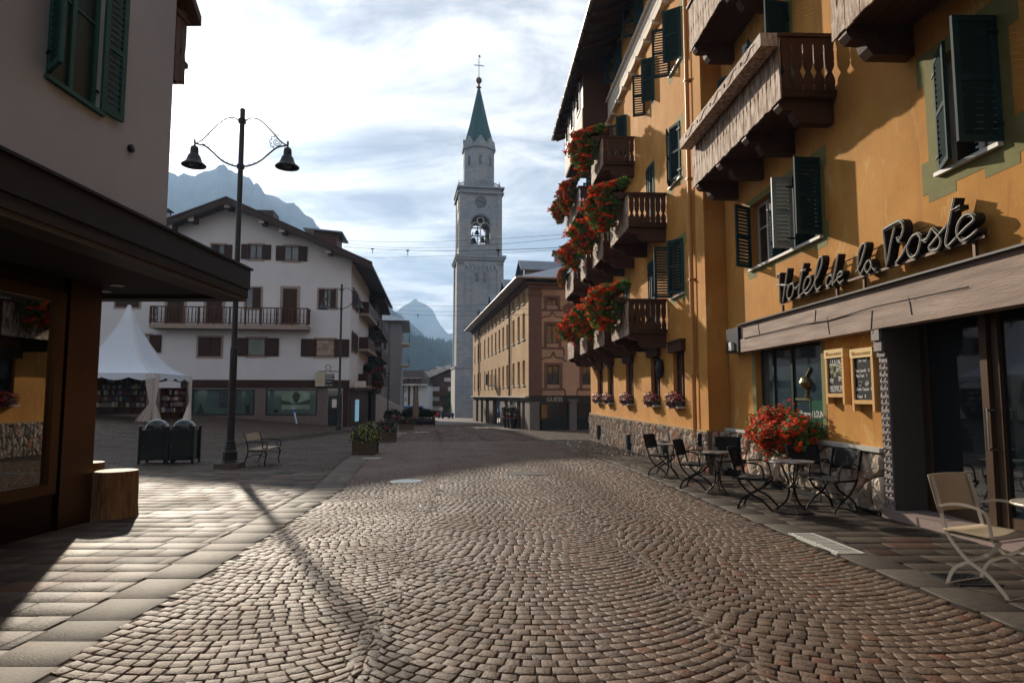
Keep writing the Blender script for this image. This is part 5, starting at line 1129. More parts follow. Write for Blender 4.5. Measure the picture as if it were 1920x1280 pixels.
# dormers and chimneys on the roof
def chimney(fr, u, n, z0, z1, w, parent, cap=True):
    b = MB(fr.m); b.box(u - w / 2, u + w / 2, n - w / 2, n + w / 2, z0, z1); c = b.build('chimney', WHITE2, parent)
    b = MB(fr.m); b.box(u - w / 2 - .1, u + w / 2 + .1, n - w / 2 - .1, n + w / 2 + .1, z1 + .25, z1 + .35)
    for a in (-1, 1):
        for d in (-1, 1): b.box(u + a * w * .4 - .05, u + a * w * .4 + .05, n + d * w * .4 - .05, n + d * w * .4 + .05, z1, z1 + .25)
    b.build('cap', ROOF, c)
chimney(FW, FW.pix(307, 410, -2)[0], -2, zE, FW.pix(307, 402, -2)[1], .9, house)
b = MB(FW.m); u0_, z0_ = FW.pix(505, 415, -3.5); b.box(u0_ - .3, u0_ + 2.2, -5.5, -3.5, z0_ - 2, FW.pix(505, 394, -3.5)[1]); b.build('dormer', ROOF, house)
ua, za = FW.pix(632, 436, -4); ub, _ = FW.pix(588, 436, -4); b = MB(FW.m); b.box(ua, ub, -7, -4, za - 2.2, za + .05); dmr = b.build('dormer', WOOD_D, house); b = MB(FW.m); b.add([(ua - .5, -3.6, za - .1), (ub + .8, -3.6, za + .15), (ub + .8, -7.5, za + .15), (ua - .5, -7.5, za - .1), (ua - .5, -3.6, za + .02), (ub + .8, -3.6, za + .27), (ub + .8, -7.5, za + .27), (ua - .5, -7.5, za + .02)], [(0, 1, 2, 3), (7, 6, 5, 4), (0, 4, 5, 1), (1, 5, 6, 2), (2, 6, 7, 3), (3, 7, 4, 0)]); b.build('dormer_roof', ROOFM, dmr)
def fwin(fr, r, parent, surr=SURR, fm=BROWN, gl_=GLASS2, sh=None, shw=.6, st=.14, name='window', leaves=2, mt=BROWN, pics=None):
    a, c, e, f = r; b = MB(fr.m)
    for (u0, u1, z0, z1) in ((a - st, a, e - st, f + st), (c, c + st, e - st, f + st), (a, c, f, f + st), (a, c, e - st, e)): b.box(u0, u1, .0, .05, z0, z1)
    s = b.build('surround', surr, parent) if surr is not None else parent
    b = MB(fr.m); b.box(a, a + .07, 0.004, .035, e, f); b.box(c - .07, c, .004, .035, e, f); b.box(a + .07, c - .07, .004, .035, e, e + .07); b.box(a + .07, c - .07, .004, .035, f - .07, f)
    for i in range(1, leaves): u = a + (c - a) * i / leaves; b.box(u - .04, u + .04, .004, .038, e + .07, f - .07)
    w = b.build(name, fm, parent); b = MB(fr.m); b.box(a + .07, c - .07, .003, .012, e + .07, f - .07); b.build('pane', gl_, w)
    if sh:
        for side, ang in sh:
            W = (c - a) / 2 * (1 if shw is None else 1) if shw is None else shw
            hu = a if side > 0 else c; x0, x1 = (hu - W, hu) if side > 0 else (hu, hu + W)
            if ang < 90: x0, x1 = (hu, hu + W) if side > 0 else (hu - W, hu)
            b = MB(fr.m); b.box(x0, x1, .055, .095, e - .02, f + .02)
            for q in range(1, 4): z = e + (f - e) * q / 4; b.box(x0 + .06, x1 - .06, .095, .105, z - .02 - (f - e) * .08, z + (f - e) * .08)
            b.build('shutter', mt, parent)
    return w
O, Cc = 170, 5
for r, sh, shw in (((397, 459, 422, 485), [(1, O), (-1, Cc)], .55), ((468, 459, 493, 486), [(1, O), (-1, O)], .62), ((533, 462, 561, 489), [(1, O), (-1, O)], .62), ((330, 456, 355, 482), [(1, O), (-1, O)], .6)):
    fwin(FW, rect(FW, *r), house, sh=sh, shw=shw)
fwin(FW, rect(FW, 461, 540, 489, 578), house, sh=[(1, Cc)], shw=.6); fwin(FW, rect(FW, 598, 543, 630, 577), house, sh=[(-1, Cc), (1, Cc)], shw=.42)
for r in ((530, 541, 557, 606), (387, 541, 417, 606), (314, 541, 345, 606)): fwin(FW, rect(FW, *r), house, name='balcony_door', gl_=BROWN, fm=WOOD_D, st=.2)
fwin(FW, rect(FW, 372, 632, 415, 668), house, gl_=BROWN)
fwin(FW, rect(FW, 464, 634, 498, 667), house, sh=[(1, O), (-1, O)], shw=1.0, leaves=1, gl_=mat('lit_room_glass', (.10, .13, .11), .08, coat=.4, var=.6, vscale=1.5))
fwin(FW, rect(FW, 592, 636, 628, 668), house, sh=[(1, O), (-1, O)], shw=1.1, leaves=1, gl_=mat('shop_goods_glass', (.25, .16, .12), .15, coat=.4, var=.9, vscale=2.4))
fwin(FW, rect(FW, 262, 628, 282, 660), house, sh=[(1, O), (-1, O)], shw=.8); fwin(FW, rect(FW, 218, 545, 262, 575), house, sh=[(1, Cc), (-1, Cc)], shw=.8); fwin(FW, rect(FW, 200, 640, 235, 668), house)
# balcony
a, c, e, f = rect(FW, 280, 575, 577, 608, 1.2)
b = MB(FW.m); b.box(a, c, 0.01, 1.2, e - .32, e); bl = b.build('balcony', SURR, house)
b = MB(FW.m); b.box(a, c, 1.1, 1.2, f - .08, f); b.box(a, c, 1.12, 1.18, e + .08, e + .14); b.box(a, a + .1, .02, 1.1, f - .08, f); b.box(c - .1, c, .02, 1.1, f - .08, f)
u = a
while u < c: b.box(u, u + .11, 1.1, 1.21, e, f - .08); u += (c - a - .11) / 10.001
u = a + .3
while u < c: b.lathe([(.03, e + .14), (.05, e + .35), (.028, e + .55), (.045, e + .75), (.03, f - .1)], 6, c=(u, 1.15)); u += .27
for uu in (a + .05, c - .05):
    for q in range(4): b.lathe([(.03, e + .14), (.05, e + .35), (.028, e + .55), (.045, e + .75), (.03, f - .1)], 6, c=(uu, .2 + q * .25))
b.build('railing', WOOD_D, bl)
# shop front
zt = FW.pix(500, 712)[1]; zu = FW.pix(500, 727)[1]; uL = FW.pix(340, 720)[0]
b = MB(FW.m); b.box(-.04, uL, .0, .12, zu, zt); b.box(0, FW.pix(643, 750)[0], .0, .10, zb, zu); b.build('shop_fascia', BROWN, house)
b = MB(FW.m); r_ = rect(FW, 499, 729, 595, 778); r2 = rect(FW, 361, 729, 478, 778)
b.box(r_[1], r2[0], 0, .11, zb, zu); b.box(FW.pix(614, 750)[0], r_[0], 0, .11, zb, zu); b.box(r_[0], r_[1], 0, .105, zb, r_[2]); b.box(r2[0], r2[1], 0, .105, zb, r2[2]); b.box(r2[1], r2[1] + 5, 0, .10, zb, zu); b.build('shop_base', mat('mauve_stone_cladding', (.15, .115, .11), .7, var=.2), house)
GSH = mat('shop_display_glass', (.07, .105, .10), .06, coat=.6, var=.35, vscale=.6)
for i, rr_ in enumerate((r_, r2)):
    b = MB(FW.m); a, c, e, f = rr_; b.box(a, c, .02, .06, e, f); w = b.build('shop_window', GSH, house)
    b = MB(FW.m); b.box(a, a + .09, .06, .13, e, f); b.box(c - .09, c, .06, .13, e, f); b.box(a, c, .06, .131, f - .09, f); b.box(a, c, .06, .131, e, e + .09); b.build('window_frame', IRON, w)
    if i == 0:
        x0, x1 = a + .55, a + .55 + (c - a) * .55; m_ = mat('green_grey_poster', (.20, .28, .22), .35, var=.5, vscale=1.3); b = MB(FW.m); b.box(x0, x1, .062, .072, e + .45, f - .15); p = b.build('poster', m_, w)
        b = MB(FW.m); pd = mat('poster_dark', (.035, .05, .04), .4); zc_ = e + .45; H_ = f - .15 - zc_
        b.prism([(x0, zc_ + H_ * .25), (x1, zc_ + H_ * .25), (x1, zc_ + H_ * .5), (x1 - .5, zc_ + H_ * .42), (x1 - .9, zc_ + H_ * .3), (x0 + .8, zc_ + H_ * .36), (x0, zc_ + H_ * .55)], .072, .076, 'y')
        um = (x0 + x1) / 2; b.prism([(um - .12, zc_ + H_ * .35), (um + .1, zc_ + H_ * .35), (um + .3, zc_ + H_ * .7), (um + .1, zc_ + H_ * .95), (um - .1, zc_ + H_ * .95), (um - .35, zc_ + H_ * .75)], .072, .077, 'y'); b.build('poster_picture', pd, p)
        b = MB(FW.m); b.prism([(c - 1.0, e + .2), (c - .6, e + .2), (c - .55, e + .4), (c - .9, e + .5)], .062, .075, 'y'); b.build('display_item', IRON, w)
    else:
        b = MB(FW.m); b.prism([(a + .3, e + .15), (a + .7, e + .15), (a + .62, e + .5), (a + .75, e + .9), (a + .5, e + .7), (a + .35, e + .95), (a + .4, e + .5)], .062, .075, 'y'); b.build('display_item', IRON, w); b = MB(FW.m); b.prism([(c - .9, e + .15), (c - .3, e + .15), (c - .5, e + .5), (c - .6, e + .95), (c - .75, e + .5)], .062, .075, 'y'); b.build('display_item', IRON, w)
        b = MB(FW.m); b.box(a + 1.3, a + 2.6, .062, .074, e + .55, f - .2); b.build('poster', mat('grey_poster', (.05, .06, .06), .4, var=.8, vscale=4), w)
rd = rect(FW, 615, 731, 641, 800); b = MB(FW.m); b.box(rd[0], rd[1], .01, .05, zb, rd[3]); dd = b.build('shop_door', GLASS, house); b = MB(FW.m); b.box(rd[0] + .4, rd[0] + .75, .05, .06, .6, 1.25); b.build('notice', FRAME_W, dd)
# side facade toward the street
FWs = Frame(tuple(FW.w(0, 0, 0)), (-(-FW.n.x), -(-FW.n.y)))      # u toward the camera
if FWs.n.x < 0: FWs = Frame(tuple(FW.w(0, -DL, 0)), (FW.n.x, FW.n.y))
FWs = Frame(tuple(FW.w(0, -DL, 0))[:2], (FW.n.x, FW.n.y))
us = DL
for z0 in (8.6, 5.1):
    for uu in (us - 1.6, us - 3.6): fwin(FWs, (uu - .45, uu + .45, z0, z0 + 1.5), house, sh=[(1, O), (-1, O)], shw=.4)
for z0 in (2.4, 5.6, 8.7):
    b = MB(FWs.m); b.box(.5, us - 5.5, .01, .85, z0 - .22, z0); bb = b.build('balcony', SURR, house); b = MB(FWs.m); b.box(.5, us - 5.5, .77, .85, z0, z0 + 1.0); b.box(us - 5.6, us - 5.5, .05, .77, z0, z0 + 1); b.build('railing', BROWN, bb)
b = MB(FWs.m); b.box(.2, us - .1, .01, .1, zb, 1.9); b.box(.2, us - .05, .01, .5, 1.95, 2.15); b.build('shop_fascia', BROWN, house)
for i in range(5): fwin(FWs, (us - 2.4 - i * 4, us - .5 - i * 4, -.6, 1.7), house, surr=None, fm=IRON, gl_=GLASS2) if i else None
b = MB(FWs.m); b.box(us - 4.3, us - 3.2, .11, .3, -.6, 1.2); b.build('lit_panel', mat('light_blue_window_poster', (.22, .42, .52), .4, var=.6, vscale=2, emit=(.3, .6, .8), estr=.25), house)
# dark timber house beside it with flowered balconies
dh = thing('timber_house', (-15, 62, -1.2), 'dark timber-clad house with stacked flower balconies beyond the white gabled house', 'house')
FD = Frame((-12.95 - .148 * 24, 76), (.148, -1))
b = MB(FD.m); b.box(0, 12.5, -1.0, .95, 1.8, 11.2); b.box(.5, 12.3, -1.0, .7, -1.6, 1.8); b.build('wall', mat('tarred_timber', (.022, .014, .012), .8, spec=.1, var=.3), dh)
for z0 in (2.6, 5.2, 7.8):
    b = MB(FD.m); b.box(0, 12.6, .95, 1.7, z0, z0 + .15); bb = b.build('balcony', WOOD_D, dh); b = MB(FD.m); b.box(0, 12.6, 1.62, 1.7, z0 + .15, z0 + 1.05); b.build('railing', BROWN, bb)

b = MB(FD.m); b.box(-.5, 12.8, -1, 1.9, 11.2, 11.4); b.build('roof', ROOF, dh)
dark_clump = bush_meshes('bush', mound, 420, 60, .10, .05, LEAFD, DRED, 31, per=5, spread=.08, flo=.5)
def bush(name, loc, sx, sy, sz, label, cat, group=None, var=None, box=None):
    t = thing(name, (0, 0, 0), label, cat, group); t.location = loc; k = var or dark_clump
    for nm, me in (('foliage', k[0]), ('blossom', k[1])):
        o = bpy.data.objects.new(nm, me); COL.objects.link(o); o.parent = t; o.scale = (sx, sy, sz)
    return t
for i, (px, py, Y, s) in enumerate(((690, 697, 60, .8), (703, 690, 62, .9), (700, 640, 62, .7), (704, 716, 60, .8), (700, 607, 64, .6))):
    p = at(px, py, Y); bush('hanging_basket', p, s, s, s, ['dark flower clump under the lowest timber balcony', 'dark hanging flowers at the outer end of the first timber balcony', 'dark flower clump on the middle timber balcony', 'dark flowers low beside the ramp wall', 'dark flower clump on the upper timber balcony'][i], 'flower box', 'flower clumps on the timber house')
# grey house farther on, ramp wall
gh = thing('grey_house', (-16, 82, -1.5), 'tall pale grey house with small iron balconies beyond the timber house', 'house')
FG = Frame((-13.9, 80), (-1, -.15)); 
a = 0; b = MB(FG.m); wd = 6; zt_ = FG.pix(725, 602)[1]; b.box(0, wd, -14, 0, -2, zt_); b.build('wall', mat('grey_render', (.21, .215, .24), .85, var=.1), gh)
b = MB(FG.m); zc_ = zt_; b.add([(-1.0, 1.0, zc_), (wd + 1, 1.0, zc_), (wd + 1, -15, zc_), (-1.0, -15, zc_), (2.2, -2, zc_ + 1.2), (wd, -2, zc_ + 1.2), (wd, -13, zc_ + 1.2), (2.2, -13, zc_ + 1.2)], [(3, 2, 1, 0), (4, 5, 6, 7), (0, 1, 5, 4), (1, 2, 6, 5), (2, 3, 7, 6), (3, 0, 4, 7)]); b.build('roof', ROOFM, gh)
FGs = Frame(tuple(FG.w(0, -14, 0))[:2], (FG.n.x, FG.n.y))
for z0 in (5.3, 8.0):
    b = MB(FGs.m); b.box(8, 13.5, .01, 1.0, z0, z0 + .18); b.build('balcony', WOOD_P, gh); b = MB(FGs.m); b.box(8, 13.5, .95, 1.0, z0 + 1.1, z0 + 1.16); u = 8
    while u < 13.5: b.box(u, u + .05, .95, 1.0, z0 + .18, z0 + 1.1); u += .3
    b.build('railing', IRON, gh)
b = MB(FG.m); b.tube([(1.6, .1, -1.5), (1.6, .1, zt_)], .09, 8); b.build('downpipe', ROOFM, gh)
for (r) in ((719, 640, 724, 655), (719, 690, 724, 705)): fwin(FG, rect(FG, *r), gh, surr=None, fm=WOOD_D)
b = MB(); p0 = at(722, 790, 66); p1 = at(756, 784, 70); b.add([(p0.x - 1, p0.y, -2.6), (p1.x, p1.y, -2.6), (p1.x, p1.y, at(756, 765, 70).z), (p0.x - 1, p0.y, at(722, 738, 66).z), (p0.x - 1, p0.y + .4, -2.6), (p1.x, p1.y + .4, -2.6), (p1.x, p1.y + .4, at(756, 765, 70).z), (p0.x - 1, p0.y + .4, at(722, 738, 66).z)], [(0, 1, 2, 3), (7, 6, 5, 4), (0, 4, 5, 1), (1, 5, 6, 2), (2, 6, 7, 3), (3, 7, 4, 0)])
b.build('ramp_wall', mat('white_ramp_wall', (.42, .42, .45), .8), label='white sloping ramp wall beside the pale grey house', cat='wall')
# ---------------------------------------------------------------- tan building
tan = thing('palazzo_building', (6, 60, -1.2), 'weathered tan painted building with rows of small windows and a blue-grey hipped roof', 'building')
c0 = Vector((1.21, 46, 0)); dT = Vector((-.171, 1, 0)).normalized(); LT = 37.0
FT = Frame((c0.x + dT.x * LT, c0.y + dT.y * LT), (-dT.x, -dT.y)) ; 
if FT.n.x > 0: FT = Frame((c0.x, c0.y), (dT.x, dT.y))
FTf = Frame((c0.x + 22, c0.y + 22 * .171), (-1, -.171))
Uf = math.hypot(22, 22 * .171)
zc1 = 1.5; zev = 9.8
# left facade: FT.u runs down the street
us_px = [(1, 983, 978), (1, 972, 967), (1, 960, 957), (1, 951, 948), (1, 943, 940), (1, 933, 930)]
def uT(px): return FT.pix(px, 700)[0]
cols = [(984.5, 979.5), (974.5, 970.5), (964.5, 961), (952.5, 949.5), (944.8, 942), (937.5, 934.8), (930.5, 928), (923.5, 921.2), (916.7, 914.7), (909.5, 907.7), (901.5, 900), (896.8, 895.4), (890.8, 889.6)]
ops = []; wz = ((2.33, 4.15), (5.75, 7.7), (8.45, 9.25))
cu = sorted([tuple(sorted((uT(a_), uT(c_)))) for a_, c_ in cols])
cu = [((a_ + c_) / 2 - .5, (a_ + c_) / 2 + .5) for a_, c_ in cu]
cu = [x for x in cu if x[0] > .4 and x[1] < LT - .3]
for a_, c_ in cu:
    for z0, z1 in wz: ops.append((a_, c_, z0, z1))
wall(FT, 0, LT, zc1, zev, ops, TAN, 'wall', tan, depth=.25)
for o in ops: 
    w = win(FT, *o, tan, leaves=2, frame=WOOD_D, depth=.18, fw_=.06); b = MB(FT.m); b.box(o[0] - .08, o[1] + .08, 0, .09, o[2] - .1, o[2]); b.build('sill', STONE_L, w)
b = MB(FT.m); b.box(0, LT, -.26, -.2, zc1, zev); b.box(.0, LT, .0, .28, zc1 - .12, zc1); b.build('string_course', STONE_L, tan)
b = MB(FT.m); b.box(0, LT, .0, .25, zev - .35, zev - .1); b.box(0, LT, 0, .4, zev - .1, zev); b.build('cornice', RUST, tan)
b = MB(FT.m)
for px in (961.5 - 4.5, 899.5): u = uT(px); b.tube([(u, .1, zc1), (u, .1, zev - .3)], .07, 8)
b.build('downpipe', IRON, tan)
shop_ops = []
for (x0, x1) in ((984, 979), (976, 969), (966, 956), (952, 946), (938, 924), (917, 911), (906, 902), (897, 893)):
    a_, c_ = sorted((uT(x0), uT(x1))); shop_ops.append((a_, c_, -1.9, 1.1))
wall(FT, 0, LT, -3.4, zc1 - .12, shop_ops, mat('grey_beige_shop_stone', (.17, .14, .115), .8, var=.2), 'shop_wall', tan, depth=.3)
for i, o in enumerate(shop_ops):
    w = win(FT, o[0], o[1], o[2], o[3], tan, depth=.2, frame=(IRON, WOOD_D, STONE_L)[i % 3], bar=False, name='shop_window', glass_=(GLASS2, GLASS, mat('pale_shop_blind', (.5, .48, .42), .7))[i % 3] if i in (4, 2) else GLASS)
b = MB(FT.m); a_, z_ = FT.pix(929, 722); zt2 = FT.pix(929, 702)[1]; b.box(a_ - .6, a_ + .7, .02, .9, z_ - .1, z_); bb = b.build('balcony', STONE_L, tan); b = MB(FT.m)
for q in range(9): b.box(a_ - .6 + q * .155, a_ - .57 + q * .155, .87, .9, z_, zt2)
for q in range(6): b.box(a_ + .67, a_ + .7, .05 + q * .16, .08 + q * .16, z_, zt2); b.box(a_ - .6, a_ - .57, .05 + q * .16, .08 + q * .16, z_, zt2)
b.box(a_ - .6, a_ + .7, .86, .91, zt2, zt2 + .05); b.build('railing', IRON, bb); b = MB(FT.m); b.box(a_ + .2, a_ + .7, .93, .97, z_ + .1, zt2 + .1); b.build('panel', STONE_L, bb)
# front facade
opsf = []
def rf(*p): return rect(FTf, *p)
fr_w = [rf(1025, 608, 1047, 644), rf(1026, 685, 1049, 721), rf(1025, 559, 1045, 573), rf(1092, 685, 1112, 721), rf(1092, 608, 1112, 644), rf(1092, 559, 1110, 573)]
zev2 = FTf.pix(1020, 541)[1]; zc2 = FTf.pix(1020, 741)[1]
fr_w = [r for r in fr_w]; wall(FTf, 0, Uf, zc2, zev2, fr_w, PINK, 'wall', tan, depth=.2)
for o in fr_w:
    w = win(FTf, *o, tan, leaves=2, frame=WOOD_D, depth=.14, fw_=.07, glass_=GLASS2); b = MB(FTf.m); a_, c_, e_, f_ = o
    for (u0, u1, z0, z1) in ((a_ - .22, a_, e_ - .3, f_ + .2), (c_, c_ + .22, e_ - .3, f_ + .2), (a_, c_, f_, f_ + .2), (a_ - .4, c_ + .4, e_ - .42, e_ - .25)): b.box(u0, u1, 0, .02, z0, z1)
    if f_ - e_ > 1:
        um = (a_ + c_) / 2; b.tube(cat_rom([(a_ - .5, .01, f_ + .3), (a_ - .2, .01, f_ + .55), (um - .2, .01, f_ + .6), (um, .01, f_ + .95), (um + .2, .01, f_ + .6), (c_ + .2, .01, f_ + .55), (c_ + .5, .01, f_ + .3)], 4), .05, 5); b.tube([(a_ - .4, .01, e_ - .4), (a_ - .42, .01, e_ - .9)], .05, 5); b.tube([(c_ + .4, .01, e_ - .4), (c_ + .42, .01, e_ - .9)], .05, 5)
    b.build('painted_surround', RUST, w)
b = MB(FTf.m); cr = rect(FTf, 1054, 568, 1083, 592); um, zm = (cr[0] + cr[1]) / 2, (cr[2] + cr[3]) / 2
for q in range(9): a_ = q * .7; b.lathe([(.16, 0), (.10, .03), (.001, .035)], 8, m=Matrix(((1, 0, 0, um + .42 * math.cos(a_)), (0, 0, 1, 0), (0, -1, 0, zm + .36 * math.sin(a_)), (0, 0, 0, 1))))
b.box(um - .22, um + .22, 0, .03, zm - .3, zm + .3); b.build('painted_crest', RUST, tan)
b = MB(FTf.m); uc_ = Uf; b.box(uc_ - .95, uc_ + .02, -.01, .06, zc2, zev2); b.box(uc_ - 1.0, uc_ + .08, -.05, .12, zev2 - .55, zev2 - .35); b.build('corner_pilaster', RUST, tan)
b = MB(FTf.m); b.box(0, Uf + .1, .0, .22, zev2, zev2 + .25); b.box(0, Uf + .3, 0, .5, zev2 + .25, zev2 + .38); b.build('cornice', RUST, tan)
b = MB(FTf.m); b.box(0, Uf, .0, .12, FTf.pix(1020, 758)[1], zc2); fc = b.build('shop_fascia', IRON, tan)
u_s, z_s = FTf.pix(1024, 752); text_mesh('shop_lettering', 'GUESS', FTf, u_s, z_s, .42, STONE_L, fc, .125, width=FTf.pix(1024, 750)[0] - FTf.pix(1053.5, 750)[0])
b = MB(FTf.m); a_, c_, e_, f_ = rf(1066, 752, 1078, 802); b.box(a_, c_, .1, .5, -2, f_); b.box(a_ - .1, c_ + .1, .08, .55, f_, f_ + .15); b.build('pier', mat('grey_stone_pier', (.13, .12, .12), .8, var=.2), tan); a2 = rf(992, 753, 1010, 802); b = MB(FTf.m); b.box(a2[0], a2[1], .05, .3, -2, a2[3]); b.build('pier', MATS['grey_stone_pier'], tan)
b = MB(FTf.m); b.box(0, Uf - .9, .005, .04, -2, FTf.pix(1020, 758)[1]); b.build('shop_window', GLASS, tan)
# solid rest
cF = FTf.w(0, 0, 0); eT = FT.w(LT, 0, 0); nr = Vector((cF.x - c0.x, cF.y - c0.y, 0))
b = MB(); q = [Vector((eT.x, eT.y, 0)), Vector((eT.x, eT.y, 0)) + nr, Vector((cF.x, cF.y, 0))]
b.quad((q[0].x, q[0].y, -3.5), (q[1].x, q[1].y, -3.5), (q[1].x, q[1].y, zev), (q[0].x, q[0].y, zev)); b.quad((q[1].x, q[1].y, -3.5), (q[2].x, q[2].y, -3.5), (q[2].x, q[2].y, zev), (q[1].x, q[1].y, zev)); b.build('side_wall', PINK, tan)
# hipped roof: eave ring and ridge, then gabled dormers and a chimney
ovh = .95; U = Vector((FTf.u.x, FTf.u.y, 0)); NT = Vector((FT.n.x, FT.n.y, 0)); NFf = Vector((FTf.n.x, FTf.n.y, 0))
A = Vector((c0.x, c0.y, zev)) + NT * ovh + NFf * ovh; B = Vector((eT.x, eT.y, zev)) + NT * ovh - NFf * .5; D = Vector((cF.x, cF.y, zev)) + NFf * ovh; Cq = B + (D - A)
hr = 4.6; mid = (D - A) * .5; R1_ = A + mid - NFf * 10 + Vector((0, 0, hr)); R2_ = B + mid + NFf * 8 + Vector((0, 0, hr)); dz = Vector((0, 0, .14))
b = MB(); b.add([A, D, Cq, B, A + dz, D + dz, Cq + dz, B + dz, R1_, R2_], [(0, 3, 2, 1), (0, 1, 5, 4), (3, 0, 4, 7), (1, 2, 6, 5), (2, 3, 7, 6), (4, 5, 8), (5, 6, 9, 8), (6, 7, 9), (7, 4, 8, 9)]); rt = b.build('roof', ROOFM, tan)
b = MB(); b.tube([A + Vector((0, 0, .1)) + NT * .08, B + Vector((0, 0, .1)) + NT * .08], .09, 8); b.tube([A + Vector((0, 0, .1)) + NFf * .08, D + Vector((0, 0, .1)) + NFf * .08], .09, 8); b.build('gutter', MATS['zinc_gutter'], rt)
hs = hr / mid.length
for i, px in enumerate((1000, 962, 935, 915)):
    u = FT.pix(min(px, 990), 600)[0] + (0 if i else 1.2); u = (3.2, 11.5, 20, 29)[i]; w_, n0_ = 1.1, -.1
    zf = zev + .14 + (ovh - n0_) * hs; b = MB(FT.m); b.prism([(u - w_, zf - .3), (u + w_, zf - .3), (u + w_, zf + .75), (u, zf + 1.5), (u - w_, zf + .75)], n0_ - 4, n0_, 'y'); dm = b.build('dormer', ROOFM, rt)
    b = MB(FT.m); b.box(u - .5, u + .5, n0_, n0_ + .03, zf + .0, zf + .8); b.build('dormer_window', GLASS, dm)
    b = MB(FT.m)
    for s in (-1, 1): b.add([(u, n0_ + .3, zf + 1.55), (u + s * (w_ + .25), n0_ + .3, zf + .62), (u + s * (w_ + .25), n0_ - 4.4, zf + .62), (u, n0_ - 4.4, zf + 1.55), (u, n0_ + .3, zf + 1.65), (u + s * (w_ + .25), n0_ + .3, zf + .72), (u + s * (w_ + .25), n0_ - 4.4, zf + .72), (u, n0_ - 4.4, zf + 1.65)], [(0, 1, 2, 3), (7, 6, 5, 4), (0, 4, 5, 1), (1, 5, 6, 2), (2, 6, 7, 3), (3, 7, 4, 0)])
    b.build('dormer_roof', ROOFM, dm)
p = at(1058, 500, 56); b = MB(); b.box(p.x - .9, p.x + .9, 55.5, 56.5, 10, at(1058, 478, 56).z); cm = b.build('chimney', MATS['grey_render'], tan); b = MB(); zz = at(1058, 478, 56).z; b.box(p.x - 1.1, p.x + 1.1, 55.3, 56.7, zz, zz + .25); b.build('cap', ROOF, cm)
for i, (x, y, s) in enumerate(((.1, 49.2, 1.0), (-.15, 50.5, .9), (-.45, 51.9, 1.1))):
    t = bush('potted_shrub', (x, y, zg(x, y) + 1.15), .38 * s, .38 * s, .55 * s, ['potted green shrub nearest the corner of the tan building', 'middle one of three potted shrubs by the tan shop front', 'potted shrub farthest along the tan shop front'][i], 'potted plant', 'potted shrubs along the tan building', var=None)
    b = MB(Matrix.Translation((x, y, zg(x, y)))); b.lathe([(.22, 0), (.32, .7), (.34, .75), (.001, .74)], 12); o = b.build('pot', IRON); o.parent = t; o.matrix_parent_inverse = Matrix.Translation(t.location).inverted()
# ---------------------------------------------------------------- bell tower
TY = 112.0
tw = thing('bell_tower', (-5.6, TY + 4, -3), 'tall pale stone bell tower with clock, belfry and green copper spire', 'bell tower')
pc = at(899, 700, TY); HW = 4.1
T0 = Matrix.Translation((pc.x - .55, TY + HW, 0)) @ Matrix.Rotation(math.atan(.171), 4, 'Z')
def zt(y): return at(899, y, TY if y > 347 else TY + HW).z
def ring(b, h, z0, z1): b.box(-h, h, -h, h, z0, z1)
b = MB(T0); b.box(-HW - .35, HW + .35, -HW - .35, HW + .35, -3.5, zt(690)); b.build('base', STONE_T, tw)
zb1 = zt(690); zb2 = zt(482); b = MB(T0); h0 = HW; h1 = HW - .12
b.add([(-h0, -h0, zb1), (h0, -h0, zb1), (h0, h0, zb1), (-h0, h0, zb1), (-h1, -h1, zb2), (h1, -h1, zb2), (h1, h1, zb2), (-h1, h1, zb2)], [(4, 5, 6, 7), (0, 1, 5, 4), (1, 2, 6, 5), (2, 3, 7, 6), (3, 0, 4, 7)]); b.build('shaft', STONE_T, tw)
b = MB(T0)   # corner pilasters, panel edges, arcaded frieze
for (x0, x1) in ((-HW, -HW + 1.15), (HW - 1.15, HW)): b.box(x0, x1, -HW - .12, -HW + .1, zb1 + .3, zb2 - .9); b.box(-HW - .12, -HW + .1, x0, x1, zb1 + .3, zb2 - .9)
for x in (-1.6, 1.6): b.box(x - .12, x + .12, -HW - .07, -HW + .1, zb1 + .3, zb2 - 2)
b.box(-HW, HW, -HW - .12, -HW + .1, zb2 - 1.5, zb2 - .9)
for i in range(9): x = -2.9 + i * .72; b.prism([(x - .36, zb2 - 1.5), (x, zb2 - 2.3), (x + .36, zb2 - 1.5)], -HW - .10, -HW + .05, 'y')
b.build('pilaster', STONE_T, tw)
b = MB(T0); ring(b, HW + .45, zb2 - .1, zb2 + .35); ring(b, HW + .25, zb2 - .5, zb2 - .1); ring(b, HW + .5, zb1, zb1 + .3)
zb3 = zt(350); b.build('cornice', STONE_L if False else STONE_T, tw)
def slit(x, y0, y1, w_=.36, arch=True):
    z0, z1 = zt(y1), zt(y0); b = MB(T0); pts = [(x - w_ / 2, z0), (x + w_ / 2, z0), (x + w_ / 2, z1 - w_ / 2)] + [(x + w_ / 2 * math.cos(a), z1 - w_ / 2 + w_ / 2 * math.sin(a)) for a in (R(45), R(90), R(135))] + [(x - w_ / 2, z1 - w_ / 2)]
    b.prism(pts, -HW - .16, -HW + .2, 'y'); b.build('slit_window', GLASS, tw)
slit(-.66, 510, 527); slit(.73, 510, 527); slit(-.4, 584, 598, .4)
